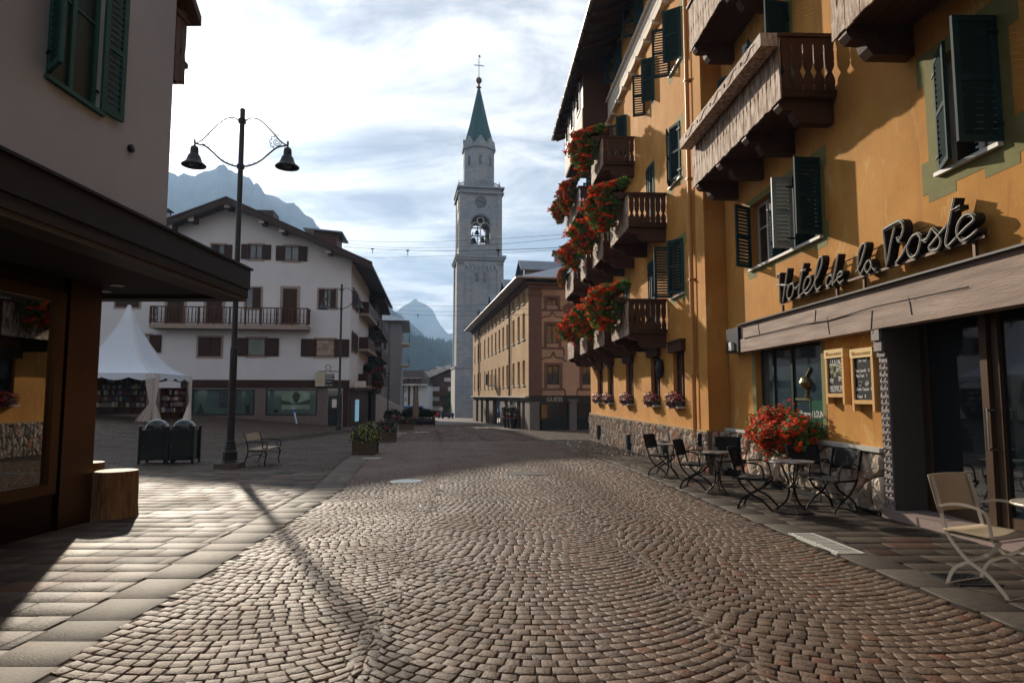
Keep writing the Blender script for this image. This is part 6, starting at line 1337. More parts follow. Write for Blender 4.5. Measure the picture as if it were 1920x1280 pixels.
# belfry stage: hollow, arched openings on four sides, bells
hb = HW - .35; zo0, zo1 = zt(457), zt(402); wr = 1.72
def arch_wall(b, h, z0, z1, o0, o1, r_, m):
    pts = [(-h, z0), (h, z0), (h, z1), (-h, z1)]; n = 10; zs = o1 - r_
    arc_ = [(r_ * math.cos(math.pi * i / n), zs + r_ * math.sin(math.pi * i / n)) for i in range(n + 1)]
    for y0, y1 in ((-h, -h + .8),):
        def Q(a, b_, c_, d_): b.quad((a[0], y0, a[1]), (b_[0], y0, b_[1]), (c_[0], y0, c_[1]), (d_[0], y0, d_[1]), m)
        Q((-h, z0), (h, z0), (h, o0), (-h, o0)); Q((-h, o0), (-r_, o0), (-r_, zs), (-h, zs)); Q((r_, o0), (h, o0), (h, zs), (r_, zs))
        Q((-h, zs), (-r_, zs), (-r_, z1), (-h, z1)); Q((r_, zs), (h, zs), (h, z1), (r_, z1))
        for i in range(n): a, c_ = arc_[i], arc_[i + 1]; Q(c_, a, (a[0], z1), (c_[0], z1))
        for i in range(n): a, c_ = arc_[i], arc_[i + 1]; b.quad((a[0], y0, a[1]), (c_[0], y0, c_[1]), (c_[0], y1, c_[1]), (a[0], y1, a[1]), m)
        b.quad((-r_, y0, o0), (-r_, y1, o0), (-r_, y1, zs), (-r_, y0, zs), m); b.quad((r_, y0, o0), (r_, y0, zs), (r_, y1, zs), (r_, y1, o0), m); b.quad((-r_, y0, o0), (r_, y0, o0), (r_, y1, o0), (-r_, y1, o0), m)
        b.quad((-h + .8, y1, z0), (h - .8, y1, z0), (h - .8, y1, o0), (-h + .8, y1, o0), m); b.quad((-h + .8, y1, o0), (-r_, y1, o0), (-r_, y1, z1), (-h + .8, y1, z1), m); b.quad((r_, y1, o0), (h - .8, y1, o0), (h - .8, y1, z1), (r_, y1, z1), m)
        for i in range(n): a, c_ = arc_[i], arc_[i + 1]; b.quad((a[0], y1, a[1]), (c_[0], y1, c_[1]), (c_[0], y1, z1), (a[0], y1, z1), m)
b = MB(T0)
for k in range(4): arch_wall(b, hb, zb2 + .3, zb3, zo0, zo1, wr, Matrix.Rotation(k * math.pi / 2, 4, 'Z'))
b.box(-hb, hb, -hb, hb, zb3 - 1.5, zb3 - 1.4); b.build('belfry', STONE_T, tw)
b = MB(T0)
for (x0, x1) in ((-hb - .1, -hb + .75), (hb - .75, hb + .1)): b.box(x0, x1, -hb - .14, -hb + .05, zb2 + .35, zb3 - 1.1); b.box(-hb - .14, -hb + .05, x0, x1, zb2 + .35, zb3 - 1.1)
b.box(-2.3, -wr - .15, -hb - .1, -hb + .02, zo0, zo1 - wr); b.box(wr + .15, 2.3, -hb - .1, -hb + .02, zo0, zo1 - wr)
b.tube([((wr + .3) * math.cos(math.pi * i / 14), -hb - .02, zo1 - wr + (wr + .3) * math.sin(math.pi * i / 14)) for i in range(15)], .16, 6)
b.build('pilaster', STONE_T, tw)
b = MB(T0); b.box(-.09, .09, -hb + .2, -hb + .4, zo0, zo1 - 1.6); 
for s in (-1, 1): b.tube([(s * .85 + .78 * math.cos(math.pi * i / 8), -hb + .3, zo1 - 2.1 + .8 * math.sin(math.pi * i / 8)) for i in range(9)], .09, 5)
b.tube([(.62 * math.cos(2 * math.pi * i / 12), -hb + .3, zo1 - .95 + .62 * math.sin(2 * math.pi * i / 12)) for i in range(13)], .10, 5); b.build('tracery', STONE_L, tw)
bm2 = mat('bell_bronze', (.06, .05, .035), .5, metal=.7)
for x, y, z, s in ((-.9, 0, zo0 + 1.6, 1.0), (.8, .4, zo0 + 1.9, .9), (-.3, -.6, zo0 + 3.0, .7), (.9, -.5, zo0 + .6, .6)):
    b = MB(T0); b.lathe([(.75 * s, z - .55 * s), (.6 * s, z - .3 * s), (.42 * s, z + .1 * s), (.36 * s, z + .4 * s), (.001, z + .55 * s)], 12, c=(x, y)); bl_ = b.build('bell', bm2, tw)
b = MB(T0)
for z in (zo0 + .2, zo0 + 2.3, zo0 + 3.8): b.box(-3, 3, -.1, .1, z, z + .2); b.box(-1.3, -1.15, -2.5, 2.5, z, z + .15)
for x in (-1.5, -.2, 1.3): b.box(x, x + .14, -.08, .08, zo0, zo1 - 1)
b.build('bell_frame', IRON, tw)
# clock on each visible face
for k in (0, 3):
    m = Matrix.Rotation(k * math.pi / 2, 4, 'Z') if k == 0 else Matrix.Rotation(-math.pi / 2, 4, 'Z'); zc_ = zt(377)
    b = MB(T0 @ m @ Matrix.Translation((0, -hb - .02, zc_)) @ Matrix.Rotation(R(90), 4, 'X')); b.lathe([(1.05, .0), (1.05, .10), (.95, .12), (.001, .10)], 28); ck = b.build('clock_face', mat('weathered_clock_face', (.13, .15, .17), .6) if k == 0 else MATS['weathered_clock_face'], tw)
    b = MB(T0 @ m @ Matrix.Translation((0, -hb - .17, zc_)))
    for q in range(12): a = q * math.pi / 6; b.box(-.035, .035, -.01, .01, .74, .90, m=Matrix.Rotation(a, 4, 'Y'))
    b.box(-.05, .05, -.02, 0, -.15, .85, m=Matrix.Rotation(R(115), 4, 'Y')); b.box(-.06, .06, -.02, 0, -.1, .6, m=Matrix.Rotation(R(-75), 4, 'Y')); b.build('clock_hand', IRON, ck)
b = MB(T0); zg1 = zt(350); ring(b, HW + .1, zb3 - 1.15, zb3 - .9); ring(b, HW + .18, zb3 - .2, zb3 + .1); b.build('cornice', STONE_T, tw)
# octagonal gallery
OC = math.pi / 8
b = MB(T0); rg_ = 4.05; b.lathe([(rg_, zb3 + .1), (rg_ + .1, zb3 + .3)], 8, ph=OC); b.build('gallery', STONE_T, tw)
b = MB(T0); oc = [(rg_ * math.cos(OC + i * math.pi / 4), rg_ * math.sin(OC + i * math.pi / 4)) for i in range(8)]
for i in range(8):
    a, c_ = Vector((*oc[i], 0)), Vector((*oc[(i + 1) % 8], 0)); b.tube([a + Vector((0, 0, zb3 + 1.25)), c_ + Vector((0, 0, zb3 + 1.25))], .1, 5); b.lathe([(.14, zb3 + .3), (.14, zb3 + 1.4), (.05, zb3 + 1.5), (.09, zb3 + 1.7), (.001, zb3 + 1.95)], 6, c=oc[i])
    for q in range(1, 8): p = a.lerp(c_, q / 8); b.box(p.x - .05, p.x + .05, p.y - .05, p.y + .05, zb3 + .3, zb3 + 1.25)
b.build('balustrade', STONE_T, tw)
zd = zt(287); rd_ = 3.0; b = MB(T0); b.lathe([(rd_, zb3 + .3), (rd_, zd), (rd_ + .3, zd + .12), (rd_ + .3, zd + .4), (rd_, zd + .5)], 8, ph=OC); b.build('drum', STONE_T, tw)
ap = rd_ * math.cos(OC)
for i in range(8):
    a = -math.pi / 2 + (i - 4) * math.pi / 4; m = T0 @ Matrix.Rotation(a + math.pi / 2, 4, 'Z')
    z0, z1 = zt(318), zt(300); w_ = .5; b = MB(m); b.prism([(-w_ / 2, z0), (w_ / 2, z0), (w_ / 2, z1 - .2), (0, z1), (-w_ / 2, z1 - .2)], -ap - .03, -ap + .3, 'y'); b.build('slit_window', GLASS, tw)
    b = MB(m); s_ = rd_ * math.sin(OC) + .06; b.prism([(-s_, zd + .4), (s_, zd + .4), (s_, zd + .75), (0, zt(265) + .1), (-s_, zd + .75)], -ap - .2, -ap + .5, 'y'); b.lathe([(.14, 0), (.001, .04)], 8, m=Matrix(((1, 0, 0, 0), (0, 0, -1, -ap - .2), (0, 1, 0, zd + 1.2), (0, 0, 0, 1)))); b.build('gablet', STONE_T, tw)
b = MB(T0); b.lathe([(rd_ + .05, zd + .55), (1.78, zt(235)), (.22, zt(168)), (.2, zt(166))], 8, ph=OC); b.build('spire', COPPER, tw)
b = MB(T0)
for i in range(8): a = OC + i * math.pi / 4; b.tube([((rd_ + .05) * math.cos(a), (rd_ + .05) * math.sin(a), zd + .6), (1.78 * math.cos(a), 1.78 * math.sin(a), zt(235)), (.22 * math.cos(a), .22 * math.sin(a), zt(168))], .06, 5)
b.build('spire_rib', COPPER, tw)
b = MB(T0); zf = zt(166); b.lathe([(.22, zf), (.5, zf + .15), (.25, zf + .35), (.16, zf + .6), (.2, zf + .9), (.45, zf + 1.15), (.58, zf + 1.55), (.45, zf + 1.95), (.15, zf + 2.15), (.07, zf + 2.3), (.05, zt(107))], 14); b.build('finial', mat('old_gilt_copper', (.12, .075, .04), .45, metal=.6), tw)
b = MB(T0); zx = zt(123); b.box(-.8, .8, -.05, .05, zx - .06, zx + .06)
for x, z in ((-.8, zx), (.8, zx), (0, zx + .6), (0, zx)): b.lathe([(.001, z - .14), (.12, z), (.001, z + .14)], 8, c=(x, 0))
b.prism([(0, zt(107)), (.3, zt(109)), (.2, zt(104)), (.0, zt(103)), (-.15, zt(106))], -.03, .03, 'y'); b.build('cross', IRON, tw)
b = MB(T0); b.box(-HW - .36, -HW - .35, -HW - .3, HW + .3, -3.3, zb1); b.build('sunlit_base_face', STONE_L, tw)  # thin paler sheet added so the left base face looks lit
# ---------------------------------------------------------------- house at the left edge of the square
nh = thing('tan_house', FW.w(UW + 8, -4, 0), 'tan house with timber storey just visible left of the white gabled house behind the tent', 'house')
n0, n1 = UW + 1.6, UW + 15
b = MB(FW.m); b.box(n0, n1, -13, -1.5, -2, 5.2); b.build('wall', mat('tan_render', (.38, .26, .16), .85, var=.2), nh)
b = MB(FW.m); b.box(n0 - .05, n1 + .05, -13.05, -1.4, 5.2, 9.6); b.build('timber_storey', WOOD_D, nh)
FN = Frame(tuple(FW.w(0, -1.5, 0))[:2], (FW.u.x, FW.u.y))
for z0 in (2.6, 6.3):
    for k in range(4): u = n0 + 1.2 + k * 3.2; fwin(FN, (u, u + 1.0, z0, z0 + 1.4), nh, sh=[(1, O), (-1, O)], shw=.5) if z0 < 5 else fwin(Frame(tuple(FW.w(0, -1.4, 0))[:2], (FW.u.x, FW.u.y)), (u, u + 1.0, z0, z0 + 1.4), nh)
um = (n0 + n1) / 2
for u1_ in (n0 - 1.2, n1 + 1.2): slope_roof(FW.m, um, 13.0, u1_, 9.3, .2, -14, .2, 'roof', ROOF, nh)
b = MB(FW.m); b.add([(n0, -1.6, 9.6), (n1, -1.6, 9.6), (um, -1.6, 12.8)], [(0, 1, 2)]); b.build('gable', WOOD_D, nh)
# ---------------------------------------------------------------- book market tent
tent = thing('market_tent', (-22.9, 38, 0), 'white peaked marquee with gathered cream corner curtains sheltering bookshelves', 'tent')
TC = Vector((-22.9, 38, 0)); av = Vector((3.04, -2.39, 0)); bv = Vector((2.39, 3.04, 0)); ze_, za_ = 2.75, at(236, 572, 38).z
cor = [TC + av, TC + bv, TC - av, TC - bv]
b = MB(); V = []; nseg = 10; nr = 9
ringp = []
for k in range(4):
    for i in range(nseg): ringp.append(cor[k].lerp(cor[(k + 1) % 4], i / nseg))
m = len(ringp)
for j in range(nr + 1):
    t_ = j / nr; prof = (1 - t_) ** 2.1 * .92 + (1 - t_) * .08
    for i, p in enumerate(ringp):
        q = TC.lerp(p, max(.015, t_)); e = (i % nseg) / nseg; sag = -.25 * math.sin(math.pi * e) * t_ * (1 - t_) * 2 + (-.16 * math.sin(math.pi * e) if j == nr else 0) * 0
        V.append((q.x, q.y, ze_ + (za_ - ze_) * prof + sag))
Fc = [(j * m + i, (j + 1) * m + i, (j + 1) * m + (i + 1) % m, j * m + (i + 1) % m) for j in range(nr) for i in range(m)]
b.add(V, Fc + [tuple(range(m))]); b.build('canopy', CANVAS, tent, smooth=True)
for k in range(4):
    b = MB(); b.tube([Vector(V[j * m + k * nseg]) + Vector((0, 0, .012)) for j in range(nr + 1)], .025, 5); b.build('seam', CURT, tent)
b = MB(); 
for k in range(4):
    A_, B_ = cor[k], cor[(k + 1) % 4]; n_ = 32; V = []
    for i in range(n_ + 1):
        p = A_.lerp(B_, i / n_); o = (p - TC).normalized() * .03; s = abs(math.sin(math.pi * 4 * i / n_)); V += [(p.x + o.x, p.y + o.y, ze_ + .02), (p.x + o.x * 2, p.y + o.y * 2, ze_ - .22 - .16 * s)]
    b.add(V, [(2 * i, 2 * i + 1, 2 * i + 3, 2 * i + 2) for i in range(n_)])
b.build('valance', CANVAS, tent)
for k in range(4):
    c_ = cor[k]; g_ = zg(c_.x, c_.y); d1 = (cor[(k + 1) % 4] - c_).normalized(); d2 = (cor[k - 1] - c_).normalized()
    b = MB(); b.tube([(c_.x, c_.y, g_), (c_.x, c_.y, ze_)], .04, 8); b.build('post', STONE_L, tent)
    for q, d in ((0, d1), (1, d2)):
        b = MB(); V = []; H = ze_ - g_; lv = [(0, .46), (.25, .40), (.5, .26), (.60, .20), (.66, .26), (.8, .52), (1.0, .85)]; nn = 22
        for t_, w_ in lv:
            for i in range(nn + 1):
                s = i / nn; off = d * (w_ * (s * 1.0 + .12)) + d.cross(Vector((0, 0, 1))) * (.06 * w_ / .3 * math.sin(s * 26)); V.append((c_.x + off.x, c_.y + off.y, ze_ - H * t_ * .97))
        b.add(V, [(j * (nn + 1) + i, j * (nn + 1) + i + 1, (j + 1) * (nn + 1) + i + 1, (j + 1) * (nn + 1) + i) for j in range(len(lv) - 1) for i in range(nn)]); b.build('curtain', CURT, tent, smooth=True)
b = MB(Matrix.Translation(TC + av * .5 - bv * .5)); b.build  # noqa
u_ = (cor[3] - cor[0]).normalized(); FTn = Frame(tuple(cor[3])[:2], (u_.x, u_.y)); 
b = MB(); bmk = [MATS['dark_interior'], mat('book_cream', (.42, .38, .30), .8), mat('book_maroon', (.16, .05, .04), .7), mat('book_blue', (.06, .08, .13), .7), mat('book_grey', (.20, .19, .18), .8)]
def shelf(x0, y0, x1, y1, label, rows_=6, seed=0, glabel=''):
    o = Vector((x0, y0, zg(x0, y0))); u = Vector((x1 - x0, y1 - y0, 0)); W = u.length; rz = math.atan2(u.y, u.x)
    M = Matrix.Translation(o) @ Matrix.Rotation(rz, 4, 'Z'); t = thing('bookshelf', o, label, 'bookshelf', 'bookshelves under the marquee'); b = MB(M); H = rows_ * .36 + .12
    b.box(0, W, .28, .30, 0, H); nb = max(1, round(W / .9))
    for i in range(nb + 1): b.box(W * i / nb - .015, W * i / nb + .015, 0, .28, 0, H)
    for j in range(rows_ + 1): b.box(0, W, .0, .28, .08 + j * .36 - .02, .08 + j * .36)
    b.build('shelf_frame', WOOD_D, t); rr = random.Random(seed)
    for j in range(1, rows_):
        x = .04; 
        while x < W - .1:
            w_ = rr.uniform(.09, .2); h_ = rr.uniform(.20, .30)
            if rr.random() < .88:
                kq = rr.randrange(1, 5); bb = MB(M @ Matrix.Translation((x, .04, .08 + j * .36))); bb.box(0, w_ - .012, 0, .2, 0, h_); bb.build('book', bmk[kq], label=('', 'cream', 'maroon', 'dark blue', 'grey')[kq] + ' book on the ' + ('', 'lowest', 'second', 'third', 'fourth', 'top')[j] + ' row of the ' + glabel, cat='book', group=('', 'cream', 'maroon', 'dark blue', 'grey')[kq] + ' books on the ' + ('', 'lowest', 'second', 'third', 'fourth', 'top')[j] + ' row of the ' + glabel)
            x += w_
d3 = (cor[2] - cor[3])
pA = cor[3] + u_ * -.3; s0 = TC - av * .55 - bv * .9; s1 = TC - av * .55 + bv * .55
shelf(-25.2, 37.9, -22.2, 38.9, 'long shelf of upright books at the back of the marquee, left of the near curtain', 6, 1, 'long back shelf')
shelf(-21.6, 39.6, -20.6, 40.6, 'short shelf of piled books seen between the two curtains', 5, 2, 'short shelf between the curtains')
# ---------------------------------------------------------------- planters, parasol, hedge troughs
def planter(px, py, w_, label, var, seed, sc=(1, 1, 1)):
    g = gnd(px, py + 0); t = thing('flower_planter', g, label, 'planter', 'wooden planters at the edge of the square'); M = Matrix.Translation(g) @ Matrix.Rotation(R(6), 4, 'Z')
    b = MB(M); h = .42
    for j in range(3): b.prism([(-w_ / 2 + .04 - .02 * j, .06 + j * .12), (w_ / 2 - .04 + .02 * j, .06 + j * .12), (w_ / 2 - .02 + .02 * j, .17 + j * .12), (-w_ / 2 + .02 - .02 * j, .17 + j * .12)], -w_ / 2, w_ / 2, 'y')
    for s in (-1, 1):
        for d in (-1, 1): b.box(s * w_ * .48 - .03, s * w_ * .48 + .03, d * w_ * .5 - .03, d * w_ * .5 + .03, 0, .44)
    b.build('wooden_box', mat('worn_planter_wood', (.10, .075, .05), .8, var=.3, stretch=(1, 1, 6)) if 'worn_planter_wood' not in MATS else MATS['worn_planter_wood'], t)
    for nm, me in (('foliage', var[0]), ('blossom', var[1])):
        o = bpy.data.objects.new(nm, me); COL.objects.link(o); o.parent = t; o.location = (0, 0, .55); o.scale = (w_ * .62 * sc[0], w_ * .6 * sc[1], .42 * sc[2])
    return t
Y1 = bush_meshes('shrub', mound, 1300, 170, .05, .035, mat('dull_shrub_leaf', (.03, .05, .018), .7, var=.4, vscale=5), YELF, 41, per=6, spread=.05, flo=.6)
G1 = bush_meshes('shrub', mound, 1300, 90, .05, .04, LEAFD, DRED, 42, per=5, spread=.05, flo=.6)
planter(685, 850, .76, 'wooden planter with yellow-green flowers, the nearest on the square', Y1, 1, (1.1, 1, 1.15))
tw_ = planter(724, 828, .84, 'wooden planter of dark shrubs just behind the yellow-flowered one', G1, 2, (1.0, 1, 1.2))
g = gnd(696, 848); bush('white_flower_clump', g + Vector((.05, -.3, .52)), .26, .2, .17, 'small white-flowered clump spilling from the front of the nearest planter', 'flowers', var=bush_meshes('bush', mound, 260, 120, .05, .05, LEAF, WHF, 51, per=5, spread=.05, flo=.5))
planter(762, 806, .95, 'dark planted wooden trough beside the closed parasol', G1, 3, (1.2, 1, .9))
HG = bush_meshes('hedge', mound, 2600, 20, .06, .03, LEAFD, LEAFD, 43, flo=.6)
for px, Y, w_, lb in ((771, 62, 1.5, 'dark clipped hedge trough left of the closed parasol'), (797, 63, 1.5, 'dark clipped hedge trough right of the closed parasol')):
    p = at(px, 790, Y); z_ = zg(p.x, Y); t = thing('hedge_trough', (p.x, Y, z_), lb, 'hedge', 'hedge troughs across the street'); b = MB(Matrix.Translation((p.x, Y, z_))); b.box(-w_ * .62, w_ * .62, -.3, .3, 0, .55); b.build('trough', FASC, t)
    o = bpy.data.objects.new('foliage', HG[0]); COL.objects.link(o); o.parent = t; o.location = (0, 0, .95); o.scale = (w_ * .66, .42, .55)
p = at(736, 800, 62); bush('flower_tub', (p.x, 62, zg(p.x, 62) + .8), .9, .7, .65, 'dark red flowering tub at the foot of the ramp wall', 'planter')
p = at(779, 795, 57); z_ = zg(p.x, 57); t = thing('parasol', (p.x, 57, z_), 'closed beige parasol standing among the hedge troughs', 'parasol')
b = MB(Matrix.Translation((p.x, 57, z_))); b.lathe([(.05, .6), (.27, .75), (.30, 1.2), (.24, 2.4), (.12, 3.2), (.04, 3.5), (.001, 3.6)], 14); b.build('folded_canopy', mat('beige_canvas', (.20, .17, .13), .9, var=.2), t)
b = MB(Matrix.Translation((p.x, 57, z_))); b.tube([(0, 0, 0), (0, 0, 3.6)], .03, 8); b.lathe([(.3, 0), (.3, .08), (.05, .12)], 12); b.build('pole', IRON, t)
def picnic(px, Y, label, rz):
    p = at(px, 790, Y); z_ = zg(p.x, Y); t = thing('picnic_table', (p.x, Y, z_), label, 'table'); M = Matrix.Translation((p.x, Y, z_)) @ Matrix.Rotation(rz, 4, 'Z')
    b = MB(M); b.box(-.8, .8, -.38, .38, .70, .74); b.build('table_top', WOOD_D, t)
    for s in (-1, 1): b = MB(M); b.tube([(s * .6, -.45, 0), (s * .6, .2, .7)], .035, 6); b.tube([(s * .6, .45, 0), (s * .6, -.2, .7)], .035, 6); b.build('leg', IRON, t)
    for s in (-1, 1): b = MB(M); b.box(-.8, .8, s * .72 - .14, s * .72 + .14, .42, .46); b.tube([(-.6, s * .72, .42), (-.5, s * .35, .1)], .03, 6); b.tube([(.6, s * .72, .42), (.5, s * .35, .1)], .03, 6); b.build('bench_seat', WOOD_D, t)
picnic(802, 58, 'dark folding table and benches in front of the right hedge trough', R(15))
picnic(752, 56, 'dark folding table and benches beside the leftmost far planter', R(-20))
# leaning blue and white banner by the shop, signs
p = at(552, 790, 47); t = thing('display_stand', (p.x, 47, zg(p.x, 47)), 'narrow blue and white stand leaning against the shop base under the poster window', 'stand'); M = Matrix.Translation((p.x, 47.6, zg(p.x, 47.6))) @ Matrix.Rotation(R(-14), 4, 'Y')
b = MB(M); b.box(-.09, .09, -.03, .03, 0, 1.15); b.build('board', mat('blue_banner', (.05, .08, .33), .5), t); b = MB(M); b.box(-.05, .06, -.035, -.03, .05, .9); b.lathe([(.05, 1.15), (.07, 1.2), (.001, 1.26)], 8); b.build('white_panel', FRAME_W, t)
t = thing('hanging_sign', at(622, 700, 41), 'stack of dark hanging shop signs on an ornate bracket left of the far street lamp', 'sign'); Fh = Frame((-11.02, 40.9), (-1, 0))
b = MB(Fh.m); ub, zb_ = Fh.pix(597, 696); uc2, _ = Fh.pix(636, 696); b.tube([(uc2, 0, zb_), (ub, 0, zb_)], .025, 6); b.tube(cat_rom([(.5, 0, zb_), (.65, 0, zb_ + .15), (.55, 0, zb_ + .3), (.72, 0, zb_ + .42), (.9, 0, zb_ + .3), (.8, 0, zb_ + .15), (.95, 0, zb_)], 4), .02, 5); b.build('bracket', IRON, t)
for i, (y0, y1) in enumerate(((700, 703), (704, 709), (710, 717), (718, 724))):
    a_, c_, e_, f_ = rect(Fh, 610, y0, 627, y1); b = MB(Fh.m); b.box(a_, c_, -.03, .03, e_, f_ - .02); sg = b.build('sign_board', IRON, t); text_mesh('lettering', ('Ottica', 'Sport', 'Galleria', 'Bar Caffè')[i], Fh, c_ - .04, e_ + .04, .11, CHALK, sg, .034, width=(c_ - a_) * .7)
a_, c_, e_, f_ = rect(FW, 591, 697, 609, 724, .5); b = MB(FW.m); b.box(a_, c_, .2, .5, e_, f_); sg = b.build('wall_sign', mat('cream_sign', (.42, .38, .30), .6), label='cream square sign box above the shop window corner', cat='sign'); text_mesh('lettering', 'K2 SPORT', FW, c_ - .1, e_ + .3, .16, SURR, sg, .505, width=(c_ - a_) * .75)
a_, c_, e_, f_ = rect(FWs, 663, 722, 672, 731, .8) if False else (19.2, 20.0, 2.2, 2.7); b = MB(FWs.m); b.box(a_, c_, .2, 1.0, e_, f_); b.build('street_sign', FRAME_W, label='small white projecting sign at the corner of the white house', cat='sign')
# ---------------------------------------------------------------- far end: vans, scooters, chalets, trees
blue = mat('blue_van_paint', (.03, .13, .42), .35, coat=.4)
def van(x, y, rz, label, mt, L_=4.8, cat='van'):
    t = thing('parked_van', (x, y, zg(x, y)), label, cat); M = Matrix.Translation((x, y, zg(x, y))) @ Matrix.Rotation(rz, 4, 'Z')
    b = MB(M); b.prism([(-L_ / 2, .35), (L_ / 2, .35), (L_ / 2 - .02, .95), (L_ / 2 - .55, 1.15), (L_ / 2 - 1.2, 1.95), (-L_ / 2 + .1, 2.0), (-L_ / 2, 1.8)], -.9, .9, 'y'); b.build('body', mt, t)
    b = MB(M); b.prism([(L_ / 2 - .72, 1.2), (L_ / 2 - 1.2, 1.8), (-L_ / 2 + .5, 1.82), (-L_ / 2 + .5, 1.2)], -.91, .91, 'y'); b.build('window', GLASS, t)
    for sx in (-1, 1):
        for sy in (-1, 1): b = MB(M); b.lathe([(.33, -.1), (.33, .1), (.2, .12)], 14, m=Matrix(((1, 0, 0, sx * (L_ / 2 - .85)), (0, 0, 1, sy * .85), (0, -1, 0, .33), (0, 0, 0, 1)))); b.build('wheel', IRON, t)
p = at(772, 775, 98); van(p.x, 98, 0, 'blue van parked across the far end of the street behind the hedges', blue, 5.6)
def scooter(px, Y, rz, col, label):
    p = at(px, 780, Y); t = thing('parked_scooter', (p.x, Y, zg(p.x, Y)), label, 'scooter', 'scooters parked by the tower'); M = Matrix.Translation((p.x, Y, zg(p.x, Y))) @ Matrix.Rotation(rz, 4, 'Z')
    b = MB(M); b.prism([(-.8, .4), (-.1, .3), (.3, .3), (.55, .95), (.62, 1.05), (.45, 1.0), (.15, .5), (-.05, .8), (-.75, .85)], -.16, .16, 'y'); b.build('body', col, t)
    for x in (-.6, .65): b = MB(M); b.lathe([(.24, -.06), (.26, 0), (.24, .06)], 12, m=Matrix(((1, 0, 0, x), (0, 0, 1, 0), (0, -1, 0, .26), (0, 0, 0, 1)))); b.build('wheel', IRON, t)
    b = MB(M); b.box(.5, .6, -.3, .3, 1.02, 1.07); b.build('handlebar', IRON, t)
scooter(818, 100, 1.0, mat('red_scooter', (.3, .02, .02), .3), 'red scooter parked near the foot of the tower'); scooter(836, 101, .8, FASC, 'dark scooter parked between the red one and the tower'); scooter(845, 102, 2.2, FASC, 'dark scooter right beside the tower base')
p = at(827, 783, 96); b = MB(Matrix.Translation((p.x, 96, zg(p.x, 96)))); b.tube([(0, 0, 0), (0, 0, 2.0)], .03, 6); b.lathe([(.30, -.02), (.30, .02)], 18, m=Matrix(((1, 0, 0, 0), (0, 0, -1, -.05), (0, 1, 0, 1.5), (0, 0, 0, 1)))); b.build('round_sign', FRAME_W, label='small round white sign on a pole before the parked scooters', cat='sign')
SUNR = mat('sunlit_slate_roof', (.50, .45, .41), .42, var=.6, vscale=.9)  # roof colour brightened so the far roofs look sunlit
ch = thing('dark_chalet', (-17, 150, -3), 'dark timber apartment house with white garage-like shutters and a sunlit roof beside the tower', 'house'); FC = Frame((-11, 140), (-1, 0)); 
uR = FC.pix(862, 700)[0]; uM = FC.pix(800, 740)[0]; zr0 = FC.pix(800, 712)[1]; zr1 = FC.pix(852, 690)[1]; FCz = -4.5
b = MB(FC.m); ul = FC.pix(801, 740)[0]; ur = FC.pix(880, 740)[0]; b.add([(ul, 0, FCz), (ur, 0, FCz), (ur, 0, zr1 + 1), (ul, 0, zr0 + .1), (ul, -14, FCz), (ur, -14, FCz), (ur, -14, zr1 + 1), (ul, -14, zr0 + .1)], [(0, 1, 2, 3), (4, 7, 6, 5), (0, 3, 7, 4), (1, 5, 6, 2), (0, 4, 5, 1)]); b.build('wall', WOOD_D, ch)
slope_roof(FC.m, FC.pix(793, 715)[0], FC.pix(793, 714)[1], ur, zr1 + 1.6, 1.2, -15, .25, 'roof', SUNR, ch)
for (x0, y0, x1, y1) in ((811, 725, 824, 733), (840, 725, 852, 733), (811, 743, 824, 751), (840, 743, 852, 751), (811, 761, 824, 769), (840, 760, 851, 769), (833, 708, 845, 715)):
    a_, c_, e_, f_ = rect(FC, x0, y0, x1, y1); b = MB(FC.m); b.box(a_, c_, .0, .1, e_, f_); b.build('white_shutter', mat('white_roller', (.50, .50, .52), .6) if 'white_roller' not in MATS else MATS['white_roller'], ch)
for y in (733.5, 751.5): u0_, z_ = FC.pix(803, y); u1_, _ = FC.pix(853, y); b = MB(FC.m); b.box(min(u0_, u1_), max(u0_, u1_), .0, 1.2, z_ - 1.0, z_ - .05); b.box(min(u0_, u1_), max(u0_, u1_), 1.1, 1.25, z_ - .1, z_ + .05); b.build('balcony', WOOD_D, ch)
wh = thing('white_house', (-24, 130, -3), 'white and timber house with a dark hipped roof at the end of the street', 'house'); FH = Frame((-11, 130), (-1, 0))
a_, c_, e_, f_ = rect(FH, 757, 722, 801, 790); b = MB(FH.m); b.box(a_, c_, -9, 0, -4.5, f_); b.build('wall', mat('bright_white_render', (.52, .52, .55), .8), wh)
zz = f_; a2, c2 = FH.pix(803, 722)[0], FH.pix(744, 722)[0]; zp = FH.pix(770, 693)[1]; b = MB(FH.m); b.add([(a2, 1.2, zz), (c2 + 6, 1.2, zz), (c2 + 6, -10, zz), (a2, -10, zz), (a2 + 1.5, -3, zp), (c2 + 4, -3, zp), (c2 + 4, -6, zp), (a2 + 1.5, -6, zp)], [(0, 3, 2, 1), (4, 5, 6, 7), (0, 1, 5, 4), (1, 2, 6, 5), (2, 3, 7, 6), (3, 0, 4, 7)]); b.build('roof', ROOF, wh)
b = MB(FH.m); b.box(a2, c2 + 6, 1.15, 1.35, zz - .1, zz + .25); b.build('eave_edge', SUNR, wh)
for px in (761, 772, 783): u_2, z_ = FH.pix(px, 714); b = MB(FH.m); b.box(u_2 - .5, u_2 + .5, -2, .3, z_ - .3, z_ + .5); d_ = b.build('dormer', WOOD_D, wh); b = MB(FH.m); b.box(u_2 - .7, u_2 + .7, -2.2, .5, z_ + .5, z_ + .65); b.build('dormer_roof', SUNR, d_)
for r_ in ((758, 728, 762, 736), (759, 744, 762, 752)): a_, c_, e_, f_ = rect(FH, *r_); b = MB(FH.m); b.box(a_, c_, 0, .05, e_, f_); b.build('window', GLASS, wh)
b = MB(FH.m); 
